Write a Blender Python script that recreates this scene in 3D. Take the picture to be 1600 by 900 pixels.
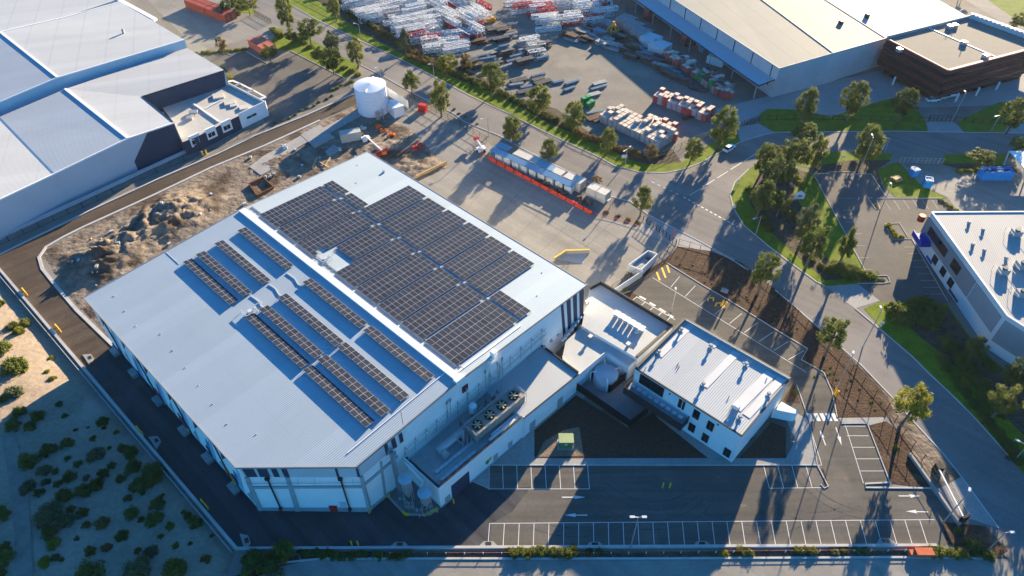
import bpy, bmesh, math, random
from mathutils import Vector, Matrix, noise
random.seed(7)
R_=math.radians
for o in list(bpy.data.objects): bpy.data.objects.remove(o)
sc=bpy.context.scene
COL=sc.collection
# ---------------- camera ----------------
PITCH=R_(44.1); CAMH=115.0; FPX=1110.0
cd=bpy.data.cameras.new('camera'); cam=bpy.data.objects.new('camera',cd); COL.objects.link(cam)
cam.location=(0,0,CAMH); cam.rotation_euler=(math.pi/2-PITCH,0,0)
cd.sensor_fit='HORIZONTAL'; cd.sensor_width=36.0; cd.lens=36.0*FPX/1600.0
cd.clip_start=1; cd.clip_end=6000; sc.camera=cam
# ---------------- light ----------------
SUN_EL=13.2; SUN_AZ=60.2      # towards the sun, degrees from +x
w=bpy.data.worlds.new('World'); sc.world=w; w.use_nodes=True
nt=w.node_tree; bg=nt.nodes['Background']
sky=nt.nodes.new('ShaderNodeTexSky'); sky.sky_type='NISHITA'; sky.sun_disc=False
sky.sun_elevation=R_(SUN_EL); sky.sun_rotation=R_(90-SUN_AZ); sky.ozone_density=6.0; sky.dust_density=0.3; sky.air_density=1.0
tn=nt.nodes.new('ShaderNodeMix'); tn.data_type='RGBA'; tn.blend_type='MULTIPLY'; tn.inputs[0].default_value=1; tn.inputs[7].default_value=(.36,1.0,1.2,1)
nt.links.new(sky.outputs[0],tn.inputs[6]); nt.links.new(tn.outputs[2],bg.inputs[0]); bg.inputs[1].default_value=0.066
sl=bpy.data.lights.new('sun','SUN'); sl.energy=5.0; sl.angle=R_(0.5); sl.color=(1.0,0.81,0.55)
so=bpy.data.objects.new('sun',sl); COL.objects.link(so); so.location=(100,200,200)
sd=Vector((math.cos(R_(SUN_AZ))*math.cos(R_(SUN_EL)),math.sin(R_(SUN_AZ))*math.cos(R_(SUN_EL)),math.sin(R_(SUN_EL))))
so.rotation_euler=sd.to_track_quat('Z','Y').to_euler()
vs=sc.view_settings; vs.view_transform='Standard'; vs.look='None'; vs.gamma=1.0; vs.exposure=2.08
sc.render.engine='CYCLES'
# ---------------- helpers ----------------
F_=Vector((0,math.cos(PITCH),-math.sin(PITCH))); U_=Vector((0,math.sin(PITCH),math.cos(PITCH)))
def G(x,y,z=0.0):
    """survey point: where the plan position seen at (x,y) of the 1600x900 reference lies at height z"""
    d=Vector((1,0,0))*((x-800)/FPX)-U_*((y-450)/FPX)+F_
    t=(z-CAMH)/d.z
    return Vector((d.x*t,d.y*t,z))
def Gl(pts,z=0.0): return [G(x,y,z) for x,y in pts]
def onwall(x,y,A,B):
    d=Vector((1,0,0))*((x-800)/FPX)-U_*((y-450)/FPX)+F_
    e=Vector((B.x-A.x,B.y-A.y,0)); n=Vector((e.y,-e.x,0)).normalized()
    t=(Vector((A.x,A.y,0)).dot(n))/d.dot(n)
    return Vector((d.x*t,d.y*t,CAMH+d.z*t))
def hgt(b,t):
    q=G(*b); best=(1e9,0)
    for i in range(1,400):
        z=i*0.05; v=Vector((q.x,q.y,z-CAMH)); dd=v.dot(F_); yy=450-FPX*v.dot(U_)/dd
        e=abs(yy-t[1])
        if e<best[0]: best=(e,z)
    return best[1]
def tag(o,label=None,cat=None,group=None,kind=None):
    if label: o['label']=label
    if cat: o['category']=cat
    if group: o['group']=group
    if kind: o['kind']=kind
    return o
def empty(name,loc,label,cat,group=None,rz=0.0):
    o=bpy.data.objects.new(name,None); COL.objects.link(o); o.location=loc; o.rotation_euler=(0,0,rz)
    o.empty_display_size=0.5
    return tag(o,label,cat,group)
class MB:
    def __init__(s): s.v=[];s.f=[];s.m=[];s.cur=0
    def face(s,pts):
        n=len(s.v); s.v+= [tuple(p) for p in pts]; s.f.append(tuple(range(n,n+len(pts)))); s.m.append(s.cur)
    def box(s,c,d,rz=0.0,M=None):
        x,y,z=d[0]/2,d[1]/2,d[2]/2; n=len(s.v); cs,sn=math.cos(rz),math.sin(rz)
        for k in (-1,1):
            for a,b in ((-1,-1),(1,-1),(1,1),(-1,1)):
                p=Vector((a*x*cs-b*y*sn,a*x*sn+b*y*cs,k*z))
                p=(M@p) if M else p+Vector(c); s.v.append(tuple(p))
        for q in ((3,2,1,0),(4,5,6,7),(0,1,5,4),(1,2,6,5),(2,3,7,6),(3,0,4,7)):
            s.f.append(tuple(n+i for i in q)); s.m.append(s.cur)
    def prism(s,pts,z0,z1=None):
        """pts: list of Vectors; vertical walls from z0 up to z1 (or each point's own z)"""
        P=[Vector(p) for p in pts]
        if sum((P[i].x*P[(i+1)%len(P)].y-P[(i+1)%len(P)].x*P[i].y) for i in range(len(P)))<0: P=P[::-1]
        n=len(s.v); k=len(P)
        for p in P: s.v.append((p.x,p.y,z0))
        for p in P: s.v.append((p.x,p.y,p.z if z1 is None else z1))
        for i in range(k):
            j=(i+1)%k; s.f.append((n+i,n+j,n+k+j,n+k+i)); s.m.append(s.cur)
        s.f.append(tuple(n+k+i for i in range(k))); s.m.append(s.cur)
        s.f.append(tuple(n+i for i in range(k))[::-1]); s.m.append(s.cur)
    def bar(s,a,b,wd,ht=None,n=4):
        """bar of rectangular or round section between two points"""
        a=Vector(a);b=Vector(b);ht=ht or wd;d=(b-a)
        if d.length<1e-5:return
        d.normalize(); up=Vector((0,0,1)) if abs(d.z)<0.95 else Vector((0,1,0))
        x=d.cross(up).normalized(); y=x.cross(d).normalized(); b0=len(s.v)
        off=math.pi/4 if n==4 else 0; k=(math.sqrt(2)/2 if n==4 else .5)
        for p in (a,b):
            for i in range(n):
                t=2*math.pi*i/n+off; s.v.append(tuple(p+x*(math.cos(t)*wd*k)+y*(math.sin(t)*ht*k)))
        for i in range(n):
            j=(i+1)%n; s.f.append((b0+i,b0+j,b0+n+j,b0+n+i)); s.m.append(s.cur)
        s.f.append(tuple(b0+i for i in range(n))[::-1]); s.m.append(s.cur)
        s.f.append(tuple(b0+n+i for i in range(n))); s.m.append(s.cur)
    def cone(s,c,r0,r1,h,n=16,cap=True):
        c=Vector(c); b0=len(s.v)
        for z,r in ((0,r0),(h,r1)):
            for i in range(n):
                t=2*math.pi*i/n; s.v.append((c.x+r*math.cos(t),c.y+r*math.sin(t),c.z+z))
        for i in range(n):
            j=(i+1)%n; s.f.append((b0+i,b0+j,b0+n+j,b0+n+i)); s.m.append(s.cur)
        if cap:
            s.f.append(tuple(b0+i for i in range(n))[::-1]); s.m.append(s.cur)
            s.f.append(tuple(b0+n+i for i in range(n))); s.m.append(s.cur)
    def quad(s,a,b,c,d): s.face([a,b,c,d])
    def mesh(s,name,mats):
        me=bpy.data.meshes.new(name); me.from_pydata(s.v,[],s.f)
        for m in (mats if isinstance(mats,(list,tuple)) else [mats]): me.materials.append(m)
        if any(s.m): me.polygons.foreach_set('material_index',s.m)
        me.update(); return me
    def build(s,name,mats,parent=None,smooth=False,loc=None):
        me=s.mesh(name,mats); o=bpy.data.objects.new(name,me); COL.objects.link(o)
        if smooth: me.shade_smooth()
        if parent is not None:
            o.parent=parent
            if loc is None:   # vertices are given in world space: keep them there
                o.matrix_parent_inverse=(Matrix.Translation(parent.location)@parent.rotation_euler.to_matrix().to_4x4()).inverted()
        if loc is not None: o.location=loc
        return o
def bcopy(o,parent=None,loc=None,rz=None,scale=None,name=None):
    c=o.copy(); COL.objects.link(c)
    if parent: c.parent=parent
    if loc is not None: c.location=loc
    if rz is not None: c.rotation_euler=(0,0,rz)
    if scale is not None: c.scale=scale
    return c
def copy_thing(root,loc,rz=0,scale=(1,1,1),label=None,group=None):
    r=bcopy(root,loc=loc,rz=rz,scale=scale)
    if label: r['label']=label
    if group: r['group']=group
    for ch in root.children:
        c=ch.copy(); COL.objects.link(c); c.parent=r
    return r
# ---------------- materials ----------------
MATS={}
def mk(name):
    m=bpy.data.materials.new(name); m.use_nodes=True; n=m.node_tree
    return m,n,n.nodes['Principled BSDF']
def mat(name,col,rough=.7,metal=0,var=.12,scale=.35,spec=.18,bump=0,bscale=3.0,scale2=None,var2=.0,tint=None,streak=None):
    """surface with two octaves of mottling in metres"""
    if name in MATS: return MATS[name]
    m,n,b=mk(name); L=n.links
    tc=n.nodes.new('ShaderNodeTexCoord')
    geo=n.nodes.new('ShaderNodeNewGeometry')
    nz=n.nodes.new('ShaderNodeTexNoise'); nz.inputs['Scale'].default_value=scale; nz.inputs['Detail'].default_value=6; nz.inputs['Roughness'].default_value=.62
    L.new(geo.outputs['Position'],nz.inputs['Vector'])
    rp=n.nodes.new('ShaderNodeMapRange'); rp.inputs[1].default_value=.3; rp.inputs[2].default_value=.7
    rp.inputs[3].default_value=1-var; rp.inputs[4].default_value=1+var
    L.new(nz.outputs[0],rp.inputs[0]); fac=rp.outputs[0]
    if scale2:
        n2=n.nodes.new('ShaderNodeTexNoise'); n2.inputs['Scale'].default_value=scale2; n2.inputs['Detail'].default_value=5
        L.new(geo.outputs['Position'],n2.inputs['Vector'])
        r2=n.nodes.new('ShaderNodeMapRange'); r2.inputs[1].default_value=.3; r2.inputs[2].default_value=.7
        r2.inputs[3].default_value=1-var2; r2.inputs[4].default_value=1+var2
        L.new(n2.outputs[0],r2.inputs[0]); mm=n.nodes.new('ShaderNodeMath'); mm.operation='MULTIPLY'
        L.new(fac,mm.inputs[0]); L.new(r2.outputs[0],mm.inputs[1]); fac=mm.outputs[0]
    if streak:
        mp=n.nodes.new('ShaderNodeMapping'); mp.inputs['Rotation'].default_value=(0,0,R_(-streak[0])); mp.inputs['Scale'].default_value=(.025,.5,1)
        m0=n.nodes.new('ShaderNodeMapping'); m0.inputs['Rotation'].default_value=(0,0,R_(-streak[0])); L.new(geo.outputs['Position'],m0.inputs[0]); mp.inputs['Rotation'].default_value=(0,0,0); L.new(m0.outputs[0],mp.inputs[0])
        n4=n.nodes.new('ShaderNodeTexNoise'); n4.inputs['Scale'].default_value=1.; n4.inputs['Detail'].default_value=5; n4.inputs['Distortion'].default_value=.6; L.new(mp.outputs[0],n4.inputs['Vector'])
        r4=n.nodes.new('ShaderNodeMapRange'); r4.inputs[1].default_value=.3; r4.inputs[2].default_value=.7; r4.inputs[3].default_value=1-streak[1]; r4.inputs[4].default_value=1+streak[1]; L.new(n4.outputs[0],r4.inputs[0])
        m4=n.nodes.new('ShaderNodeMath'); m4.operation='MULTIPLY'; L.new(fac,m4.inputs[0]); L.new(r4.outputs[0],m4.inputs[1]); fac=m4.outputs[0]
    mx=n.nodes.new('ShaderNodeMix'); mx.data_type='RGBA'; mx.blend_type='MULTIPLY'; mx.inputs[0].default_value=1
    mx.inputs[6].default_value=(*col,1); L.new(fac,mx.inputs[7]); outc=mx.outputs[2]
    if tint:
        n3=n.nodes.new('ShaderNodeTexNoise'); n3.inputs['Scale'].default_value=tint[1]; n3.inputs['Detail'].default_value=4
        L.new(geo.outputs['Position'],n3.inputs['Vector'])
        r3=n.nodes.new('ShaderNodeMapRange'); r3.inputs[1].default_value=tint[2]; r3.inputs[2].default_value=tint[2]+.12
        L.new(n3.outputs[0],r3.inputs[0])
        m3=n.nodes.new('ShaderNodeMix'); m3.data_type='RGBA'; L.new(r3.outputs[0],m3.inputs[0]); L.new(outc,m3.inputs[6])
        m3.inputs[7].default_value=(*tint[0],1); outc=m3.outputs[2]
    L.new(outc,b.inputs['Base Color'])
    b.inputs['Roughness'].default_value=rough; b.inputs['Metallic'].default_value=metal; b.inputs['Specular IOR Level'].default_value=spec
    if bump:
        bn=n.nodes.new('ShaderNodeTexNoise'); bn.inputs['Scale'].default_value=bscale; bn.inputs['Detail'].default_value=5
        L.new(geo.outputs['Position'],bn.inputs['Vector'])
        bu=n.nodes.new('ShaderNodeBump'); bu.inputs['Strength'].default_value=1; bu.inputs['Distance'].default_value=bump
        L.new(bn.outputs[0],bu.inputs['Height']); L.new(bu.outputs[0],b.inputs['Normal'])
    MATS[name]=m; return m
def ribbed(name,col,ang,period=.75,rough=.75,metal=0.0,var=.05,bump=.03,stripe=.05,lap=None,lapdark=.85,lapstep=11.):
    """profiled sheet: ribs run along direction ang (deg); colour streaks per sheet; laps across"""
    if name in MATS: return MATS[name]
    m,n,b=mk(name); L=n.links
    geo=n.nodes.new('ShaderNodeNewGeometry'); mp=n.nodes.new('ShaderNodeMapping'); mp.vector_type='POINT'
    mp.inputs['Rotation'].default_value=(0,0,R_(-ang)); L.new(geo.outputs['Position'],mp.inputs[0])
    sx=n.nodes.new('ShaderNodeSeparateXYZ'); L.new(mp.outputs[0],sx.inputs[0])
    def math_(op,a,bv=None):
        k=n.nodes.new('ShaderNodeMath'); k.operation=op
        if hasattr(a,'links'): L.new(a,k.inputs[0])
        else: k.inputs[0].default_value=a
        if bv is not None:
            if hasattr(bv,'links'): L.new(bv,k.inputs[1])
            else: k.inputs[1].default_value=bv
        return k.outputs[0]
    ph=math_('MULTIPLY',sx.outputs[1],2*math.pi/period); sn=math_('SINE',ph)
    ht=math_('POWER',math_('ABSOLUTE',sn),3.0)
    bu=n.nodes.new('ShaderNodeBump'); bu.inputs['Distance'].default_value=bump; L.new(ht,bu.inputs['Height']); L.new(bu.outputs[0],b.inputs['Normal'])
    st=math_('MULTIPLY',sx.outputs[1],1/(period*3.3)); fl=math_('FLOOR',st)
    wn=n.nodes.new('ShaderNodeTexWhiteNoise'); wn.noise_dimensions='1D'; L.new(fl,wn.inputs['W'])
    k1=math_('MULTIPLY',math_('SUBTRACT',wn.outputs['Value'],.5),stripe*2)
    k1b=math_('MULTIPLY',ht,-stripe)
    nz=n.nodes.new('ShaderNodeTexNoise'); nz.inputs['Scale'].default_value=.12; nz.inputs['Detail'].default_value=7; nz.inputs['Roughness'].default_value=.65
    L.new(geo.outputs['Position'],nz.inputs['Vector'])
    k2=math_('MULTIPLY',math_('SUBTRACT',nz.outputs[0],.5),var*4)
    tot=math_('ADD',math_('ADD',math_('ADD',k1,k2),k1b),1.0)
    if lap:
        lf=math_('FRACT',math_('MULTIPLY',sx.outputs[0],1/lapstep)); lm=math_('LESS_THAN',lf,lap/lapstep)
        tot=math_('MULTIPLY',tot,math_('SUBTRACT',1.0,math_('MULTIPLY',lm,1-lapdark)))
    mx=n.nodes.new('ShaderNodeMix'); mx.data_type='RGBA'; mx.blend_type='MULTIPLY'; mx.inputs[0].default_value=1
    mx.inputs[6].default_value=(*col,1); L.new(tot,mx.inputs[7]); L.new(mx.outputs[2],b.inputs['Base Color'])
    b.inputs['Roughness'].default_value=rough; b.inputs['Metallic'].default_value=metal; b.inputs['Specular IOR Level'].default_value=.2
    MATS[name]=m; return m
SK=[0]
def sheet(name,px,z,m,label=None,kind='structure',world=False):
    """flat ground surface"""
    SK[0]+=1
    if name not in ('car_park','asphalt_apron','ground','upper_car_park','road','concrete_yard'): z+=(SK[0]%4)*.0028
    pts=px if world else Gl(px,z)
    bm=bmesh.new(); vs_=[bm.verts.new((p.x,p.y,z)) for p in pts]; f=bm.faces.new(vs_)
    f.normal_update()
    if f.normal.z<0: f.normal_flip()
    bmesh.ops.triangulate(bm,faces=[f]); me=bpy.data.meshes.new(name); bm.to_mesh(me); bm.free()
    me.materials.append(m); o=bpy.data.objects.new(name,me); COL.objects.link(o); tag(o,kind=kind)
    return o
# ground surfaces
M_gravel=mat('yard_gravel',(.19,.172,.145),.95,var=.18,scale=.09,scale2=1.6,var2=.1,bump=.05,tint=((.25,.222,.18),.05,.55))
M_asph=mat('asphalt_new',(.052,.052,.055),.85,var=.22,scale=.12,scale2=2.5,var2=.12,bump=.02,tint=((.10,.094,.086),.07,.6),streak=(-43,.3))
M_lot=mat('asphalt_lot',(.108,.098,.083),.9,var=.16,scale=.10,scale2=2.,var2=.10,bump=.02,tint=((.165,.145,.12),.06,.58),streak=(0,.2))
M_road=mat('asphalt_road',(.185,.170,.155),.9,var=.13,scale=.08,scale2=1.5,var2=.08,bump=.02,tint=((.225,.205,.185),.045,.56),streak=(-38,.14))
M_lot2=mat('asphalt_old',(.125,.112,.098),.9,var=.2,scale=.12,scale2=2.,var2=.1,bump=.02)
M_brown=mat('dusty_asphalt',(.075,.056,.041),.9,var=.2,scale=.15,scale2=1.4,var2=.12,bump=.03,streak=(40,.22))
M_conc=mat('concrete',(.235,.218,.19),.85,streak=(-43,.1),var=.16,scale=.12,scale2=1.2,var2=.07,bump=.01)
M_path=mat('path_concrete',(.30,.29,.27),.85,var=.12,scale=.2,scale2=1.6,var2=.08)
M_kerb=mat('kerb_concrete',(.42,.41,.39),.85,var=.12,scale=.4)
M_mulch=mat('mulch',(.072,.04,.024),.95,var=.4,scale=1.1,scale2=4.,var2=.35,bump=.12,bscale=2.5,tint=((.13,.085,.055),.25,.6))
M_dirt=mat('dirt',(.20,.158,.118),.95,var=.3,scale=.3,scale2=1.6,var2=.25,bump=.25,bscale=.8,tint=((.075,.052,.036),.13,.5))
M_sand=mat('sand',(.30,.235,.17),.95,var=.15,scale=.12,scale2=1.3,var2=.14,bump=.12,bscale=.9,tint=((.36,.30,.235),.08,.57))
M_grass=mat('grass',(.13,.172,.008),.95,var=.3,scale=.35,scale2=2.5,var2=.25,bump=.08,bscale=4,tint=((.09,.13,.012),.12,.58))
M_scrub=mat('scrub_soil',(.085,.065,.042),.95,var=.4,scale=.6,scale2=2.5,var2=.4,bump=.15,bscale=2)
M_white=mat('white_paint',(.62,.62,.60),.6,var=.06,scale=.8,tint=((.5,.49,.47),1.2,.64))
M_yellow=mat('yellow_paint',(.75,.45,.03),.6,var=.1,scale=1)
# ================= GROUND =================
wallpx=[(-2,412),(134,574),(368,853)]
A_=G(2,424); B_=G(370,858)
dirw=(A_-B_).normalized(); Aext=A_+dirw*500; C_=G(352,905); Cext=C_+(C_-B_).normalized()*300
sheet('ground',[Aext,A_,B_,C_,Cext,Vector((1500,-900,0)),Vector((2500,3500,0)),Vector((-2500,3500,0)),Vector((-1500,900,0))],0.0,M_gravel,world=True)
nW=Vector((-dirw.y,dirw.x,0)); nW = nW if nW.x<0 else -nW
dC=(C_-B_).normalized(); nC=Vector((dC.y,-dC.x,0)); nC= nC if nC.x<0 else -nC
def sand_h(x,y):
    p=Vector((x,y,0)); d=min((p-A_).dot(nW),(p-B_).dot(nC))
    if d<0.4: return -1.1
    k=max(0.25,min(1,(y-62)/30))
    h=-1.1+max(0,min(1,(d-.4)/2.2))*.9+min(max(d-3,0)*.21*k,5.6*k)
    return h+noise.noise(Vector((x*.11,y*.11,0)))*.22*min(1,d/4)+noise.noise(Vector((x*.5,y*.5,3)))*.07
def Gs(x,y):
    z=0
    for _ in range(12):
        p=G(x,y,z); z=.5*z+.5*sand_h(p.x,p.y)
    return G(x,y,z)
mb=MB(); nx,ny=190,200; x0,x1,y0,y1=-190,-30,10,150
for j in range(ny+1):
    for i in range(nx+1):
        x=x0+(x1-x0)*i/nx; y=y0+(y1-y0)*j/ny; mb.v.append((x,y,sand_h(x,y)))
for j in range(ny):
    for i in range(nx):
        a=j*(nx+1)+i; mb.f.append((a,a+1,a+nx+2,a+nx+1)); mb.m.append(0)
tag(mb.build('sand_terrain',M_sand,smooth=True),kind='structure')
# faint wheel track over the sand
mb=MB(); tr=[(10,680),(22,720),(32,780),(36,840),(38,905)]
for (a,b) in zip(tr,tr[1:]):
    for s in range(6):
        p=Gs(a[0]+(b[0]-a[0])*s/6,a[1]+(b[1]-a[1])*s/6); q=Gs(a[0]+(b[0]-a[0])*(s+1)/6,a[1]+(b[1]-a[1])*(s+1)/6)
        for o_ in (0,):
            e=Vector((1.5,0,0)); mb.quad(p-e+Vector((0,0,.1)),q-e+Vector((0,0,.1)),q+e+Vector((0,0,.1)),p+e+Vector((0,0,.1)))
tag(mb.build('dirt_track',mat('track_soil',(.24,.20,.16),.95,var=.2,scale=.5)),kind='structure')
Z1,Z2,Z3,Z4,Z5=.012,.024,.036,.048,.060
# main road and side road
road_top=[(400,-25),(450,5),(490,28),(560,62),(625,92),(675,118),(735,150),(800,180),(845,203),(892,225),(935,245),(960,259),(1000,269),(1040,270),(1070,264),(1100,252),(1109,246),(1157,222),(1190,211),(1211,207),(1400,205),(1507,207),(1620,208)]
road_right=[(1620,241),(1476,240),(1370,238),(1308,237),(1235,241),(1195,250),(1170,264),(1148,285),(1141,305),(1146,325),(1162,352),(1200,384),(1230,407),(1275,440),(1289,447),(1336,482),(1390,527),(1425,557),(1455,587),(1487,617),(1520,650),(1540,672),(1575,712),(1640,790)]
road_left=[(1640,935),(1560,825),(1502,745),(1470,705),(1442,675),(1415,645),(1391,618),(1345,570),(1285,517),(1245,482),(1211,453),(1169,422),(1145,407),(1097,379),(1050,355),(1012,335),(985,315),(955,307),(920,285),(862,255),(812,230),(780,212),(725,190),(710,178),(650,148),(600,120),(560,100),(515,78),(470,50),(440,42),(400,20),(330,-25)]
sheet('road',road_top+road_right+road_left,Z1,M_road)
sheet('access_road',[(-30,412),(0,398),(140,330),(250,279),(340,241),(400,212),(480,180),(555,146),(565,160),(500,188),(415,227),(330,262),(240,305),(130,355),(100,370),(72,386),(61,402),(66,420),(90,450),(120,485),(182,545),(142,573),(134,573),(-5,412)],Z1,M_brown)
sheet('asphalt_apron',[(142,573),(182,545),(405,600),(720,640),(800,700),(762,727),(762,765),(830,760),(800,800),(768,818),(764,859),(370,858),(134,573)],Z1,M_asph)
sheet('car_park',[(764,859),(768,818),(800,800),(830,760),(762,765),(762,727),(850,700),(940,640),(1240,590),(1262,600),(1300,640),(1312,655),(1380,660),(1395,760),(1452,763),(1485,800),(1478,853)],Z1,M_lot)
sheet('upper_car_park',[(975,455),(1040,412),(1090,440),(1140,470),(1200,507),(1262,545),(1252,562),(1285,580),(1296,600),(1312,655),(1240,660),(1200,600),(1050,520)],Z2,M_lot)
sheet('concrete_yard',[(600,195),(650,165),(700,190),(745,205),(780,240),(850,290),(925,337),(1000,355),(1060,382),(1040,402),(970,455),(925,445),(905,455),(640,282),(690,262),(672,240),(635,215)],Z1,M_conc)
sheet('driveway',[(1012,335),(1050,355),(1097,379),(1150,405),(1140,412),(1060,385),(995,360)],Z2,M_path)
sheet('office_driveway',[(1289,447),(1336,482),(1362,474),(1375,470),(1340,443)],Z2,M_path)
sheet('exit_driveway',[(1502,745),(1560,825),(1520,812),(1499,808),(1466,764)],Z2,M_path)
sheet('south_road',[(352,905),(470,878),(500,872),(1000,873),(1400,871),(1570,873),(1660,940),(1500,1000),(352,1000)],Z2,M_conc)
sheet('neighbour_car_park',[(320,88),(344,78),(360,86),(382,79),(418,100),(455,80),(538,122),(552,140),(480,166),(427,198),(418,196),(400,170),(340,110)],Z1,M_lot2)
sheet('neighbour_yard',[(200,-30),(310,-30),(372,22),(395,22),(440,45),(416,72),(385,62),(330,75),(300,88),(285,55)],Z1,M_conc)
sheet('office_car_park',[(1271,272),(1296,270),(1332,270),(1361,272),(1384,307),(1471,310),(1485,325),(1500,345),(1460,380),(1480,475),(1370,473),(1340,444),(1387,442),(1391,432),(1360,431),(1350,420)],Z1,M_lot2)
sheet('east_yard',[(1403,253),(1420,262),(1470,272),(1640,262),(1640,345),(1500,335),(1480,308),(1440,290)],Z1,M_conc)
sheet('warehouse_yard',[(1120,170),(1200,150),(1420,100),(1640,90),(1640,150),(1540,165),(1440,168),(1375,160),(1330,185),(1240,182),(1185,180),(1160,195),(1120,215)],Z1,mat('yard_concrete',(.30,.295,.28),.9,var=.12,scale=.1,scale2=1.,var2=.06))
sheet('warehouse_driveway',[(1157,222),(1211,207),(1185,193),(1152,198)],Z2,M_path)
sheet('entrance_driveway',[(1450,206),(1507,207),(1490,190),(1448,190)],Z2,M_path)
sheet('entrance_driveway',[(1568,208),(1640,210),(1640,150),(1600,160)],Z2,M_path)
# grass
def verge(px,z=Z2,m=M_grass,name='grass_verge'): return sheet(name,px,z,m)
verge([(430,-20),(450,5),(490,28),(560,62),(625,92),(675,118),(735,150),(800,180),(845,203),(892,225),(935,245),(960,259),(1000,269),(1040,270),(1070,264),(1100,252),(1135,234),(1090,235),(1065,254),(1015,257),(985,250),(950,232),(930,225),(905,212),(857,193),(815,168),(770,145),(700,117),(665,100),(625,82),(575,55),(540,32),(495,0),(470,-20)])
sheet('scrub_strip',[(495,0),(540,32),(575,55),(625,82),(665,100),(700,117),(770,145),(815,168),(857,193),(905,212),(930,225),(985,250),(1015,257),(1065,254),(1050,232),(1000,245),(940,218),(905,196),(870,170),(800,150),(760,125),(700,95),(660,72),(600,40),(540,8),(520,-20),(470,-20)],Z1+.004,M_scrub)
verge([(455,78),(440,45),(425,42),(440,60)])
verge([(416,76),(432,52),(470,52),(515,79),(560,101),(560,112),(538,122),(455,80)])
verge([(370,-10),(400,18),(395,22),(375,20),(360,0)])
verge([(1141,305),(1146,325),(1162,352),(1200,384),(1230,407),(1275,440),(1289,447),(1342,443),(1350,420),(1271,272),(1245,262),(1215,250),(1195,250),(1170,264),(1148,285)])
sheet('mulch_bed',[(1190,262),(1215,258),(1262,270),(1240,300),(1262,340),(1290,400),(1320,436),(1290,438),(1240,395),(1190,350),(1168,310)],Z3,M_scrub)
verge([(1195,250),(1235,241),(1308,237),(1370,238),(1395,241),(1390,250),(1330,252),(1262,262)])
sheet('mulch_bed',[(1271,272),(1262,262),(1330,250),(1392,250),(1371,265),(1384,307),(1361,272),(1332,270),(1296,270)],Z3,M_scrub)
verge([(1371,265),(1392,256),(1404,253),(1440,290),(1480,309),(1471,310),(1400,308),(1384,295)],Z3+.004)
verge([(1476,241),(1580,241),(1560,262),(1500,262),(1470,256)])
sheet('mulch_bed',[(1470,256),(1500,255),(1560,258),(1590,262),(1590,270),(1520,270)],Z3,M_scrub)
verge([(1190,194),(1187,178),(1200,170),(1240,171),(1300,182),(1375,158),(1400,152),(1425,165),(1445,185),(1450,206),(1400,205),(1232,205),(1211,207)])
verge([(1520,178),(1560,160),(1640,155),(1640,160),(1600,165),(1568,208),(1507,207),(1495,190)])
verge([(1100,252),(1157,222),(1150,205),(1130,215),(1090,235)])
verge([(1350,482),(1363,476),(1372,473),(1400,472),(1480,475),(1530,545),(1600,600),(1650,640),(1650,800),(1575,712),(1540,672),(1487,617),(1455,587),(1425,557),(1390,527)])
sheet('mulch_bed',[(1400,495),(1480,480),(1530,548),(1600,605),(1660,660),(1660,740),(1560,640),(1480,560)],Z3,M_scrub)
verge([(1500,-20),(1640,-20),(1640,55),(1560,20),(1545,8)],Z1,M_grass)
sheet('north_street',[(1500,-5),(1536,18),(1600,58),(1660,95),(1660,80),(1610,45),(1560,12),(1530,-10)],Z2,M_road)
# mulch on the subject site
sheet('mulch_bed',[(1040,405),(1060,385),(1110,392),(1160,412),(1215,455),(1250,487),(1330,560),(1387,620),(1395,640),(1385,650),(1380,655),(1350,656),(1320,656),(1308,652),(1300,612),(1287,582),(1252,562),(1262,545),(1215,517),(1100,447),(1042,411),(970,455),(965,448)],Z3,M_mulch)
sheet('verge_soil',[(1169,422),(1211,453),(1245,482),(1285,517),(1345,570),(1391,618),(1415,645),(1442,675),(1470,705),(1502,745),(1462,764),(1400,680),(1385,640),(1330,570),(1250,495),(1160,418)],Z3+.004,M_dirt)
sheet('mulch_bed',[(1318,662),(1355,662),(1394,755),(1450,762),(1462,758),(1430,715),(1412,680),(1385,658)],Z3+.004,M_mulch)
sheet('mulch_bed',[(1472,815),(1540,822),(1575,860),(1560,868),(1480,850)],Z3,M_mulch)
sheet('mulch_bed',[(835,672),(900,617),(980,668),(1030,640),(1105,706),(1110,715),(880,716),(835,713)],Z3,mat('mulch_dark',(.075,.042,.028),.95,var=.3,scale=1.5,scale2=5,var2=.3,bump=.06))
sheet('mulch_bed',[(1155,716),(1205,660),(1228,668),(1228,715)],Z3+.004,MATS['mulch_dark'])
sheet('mulch_bed',[(1222,627),(1240,598),(1250,630)],Z3+.008,M_mulch)
sheet('mulch_bed',[(963,463),(985,455),(996,462),(974,477)],Z3+.008,M_mulch)
sheet('mulch_bed',[(395,905),(400,870),(465,868),(470,878),(352,905)],Z3,M_scrub)
sheet('mulch_bed',[(470,862),(1560,860),(1575,872),(470,873)],Z3,M_scrub)
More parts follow.
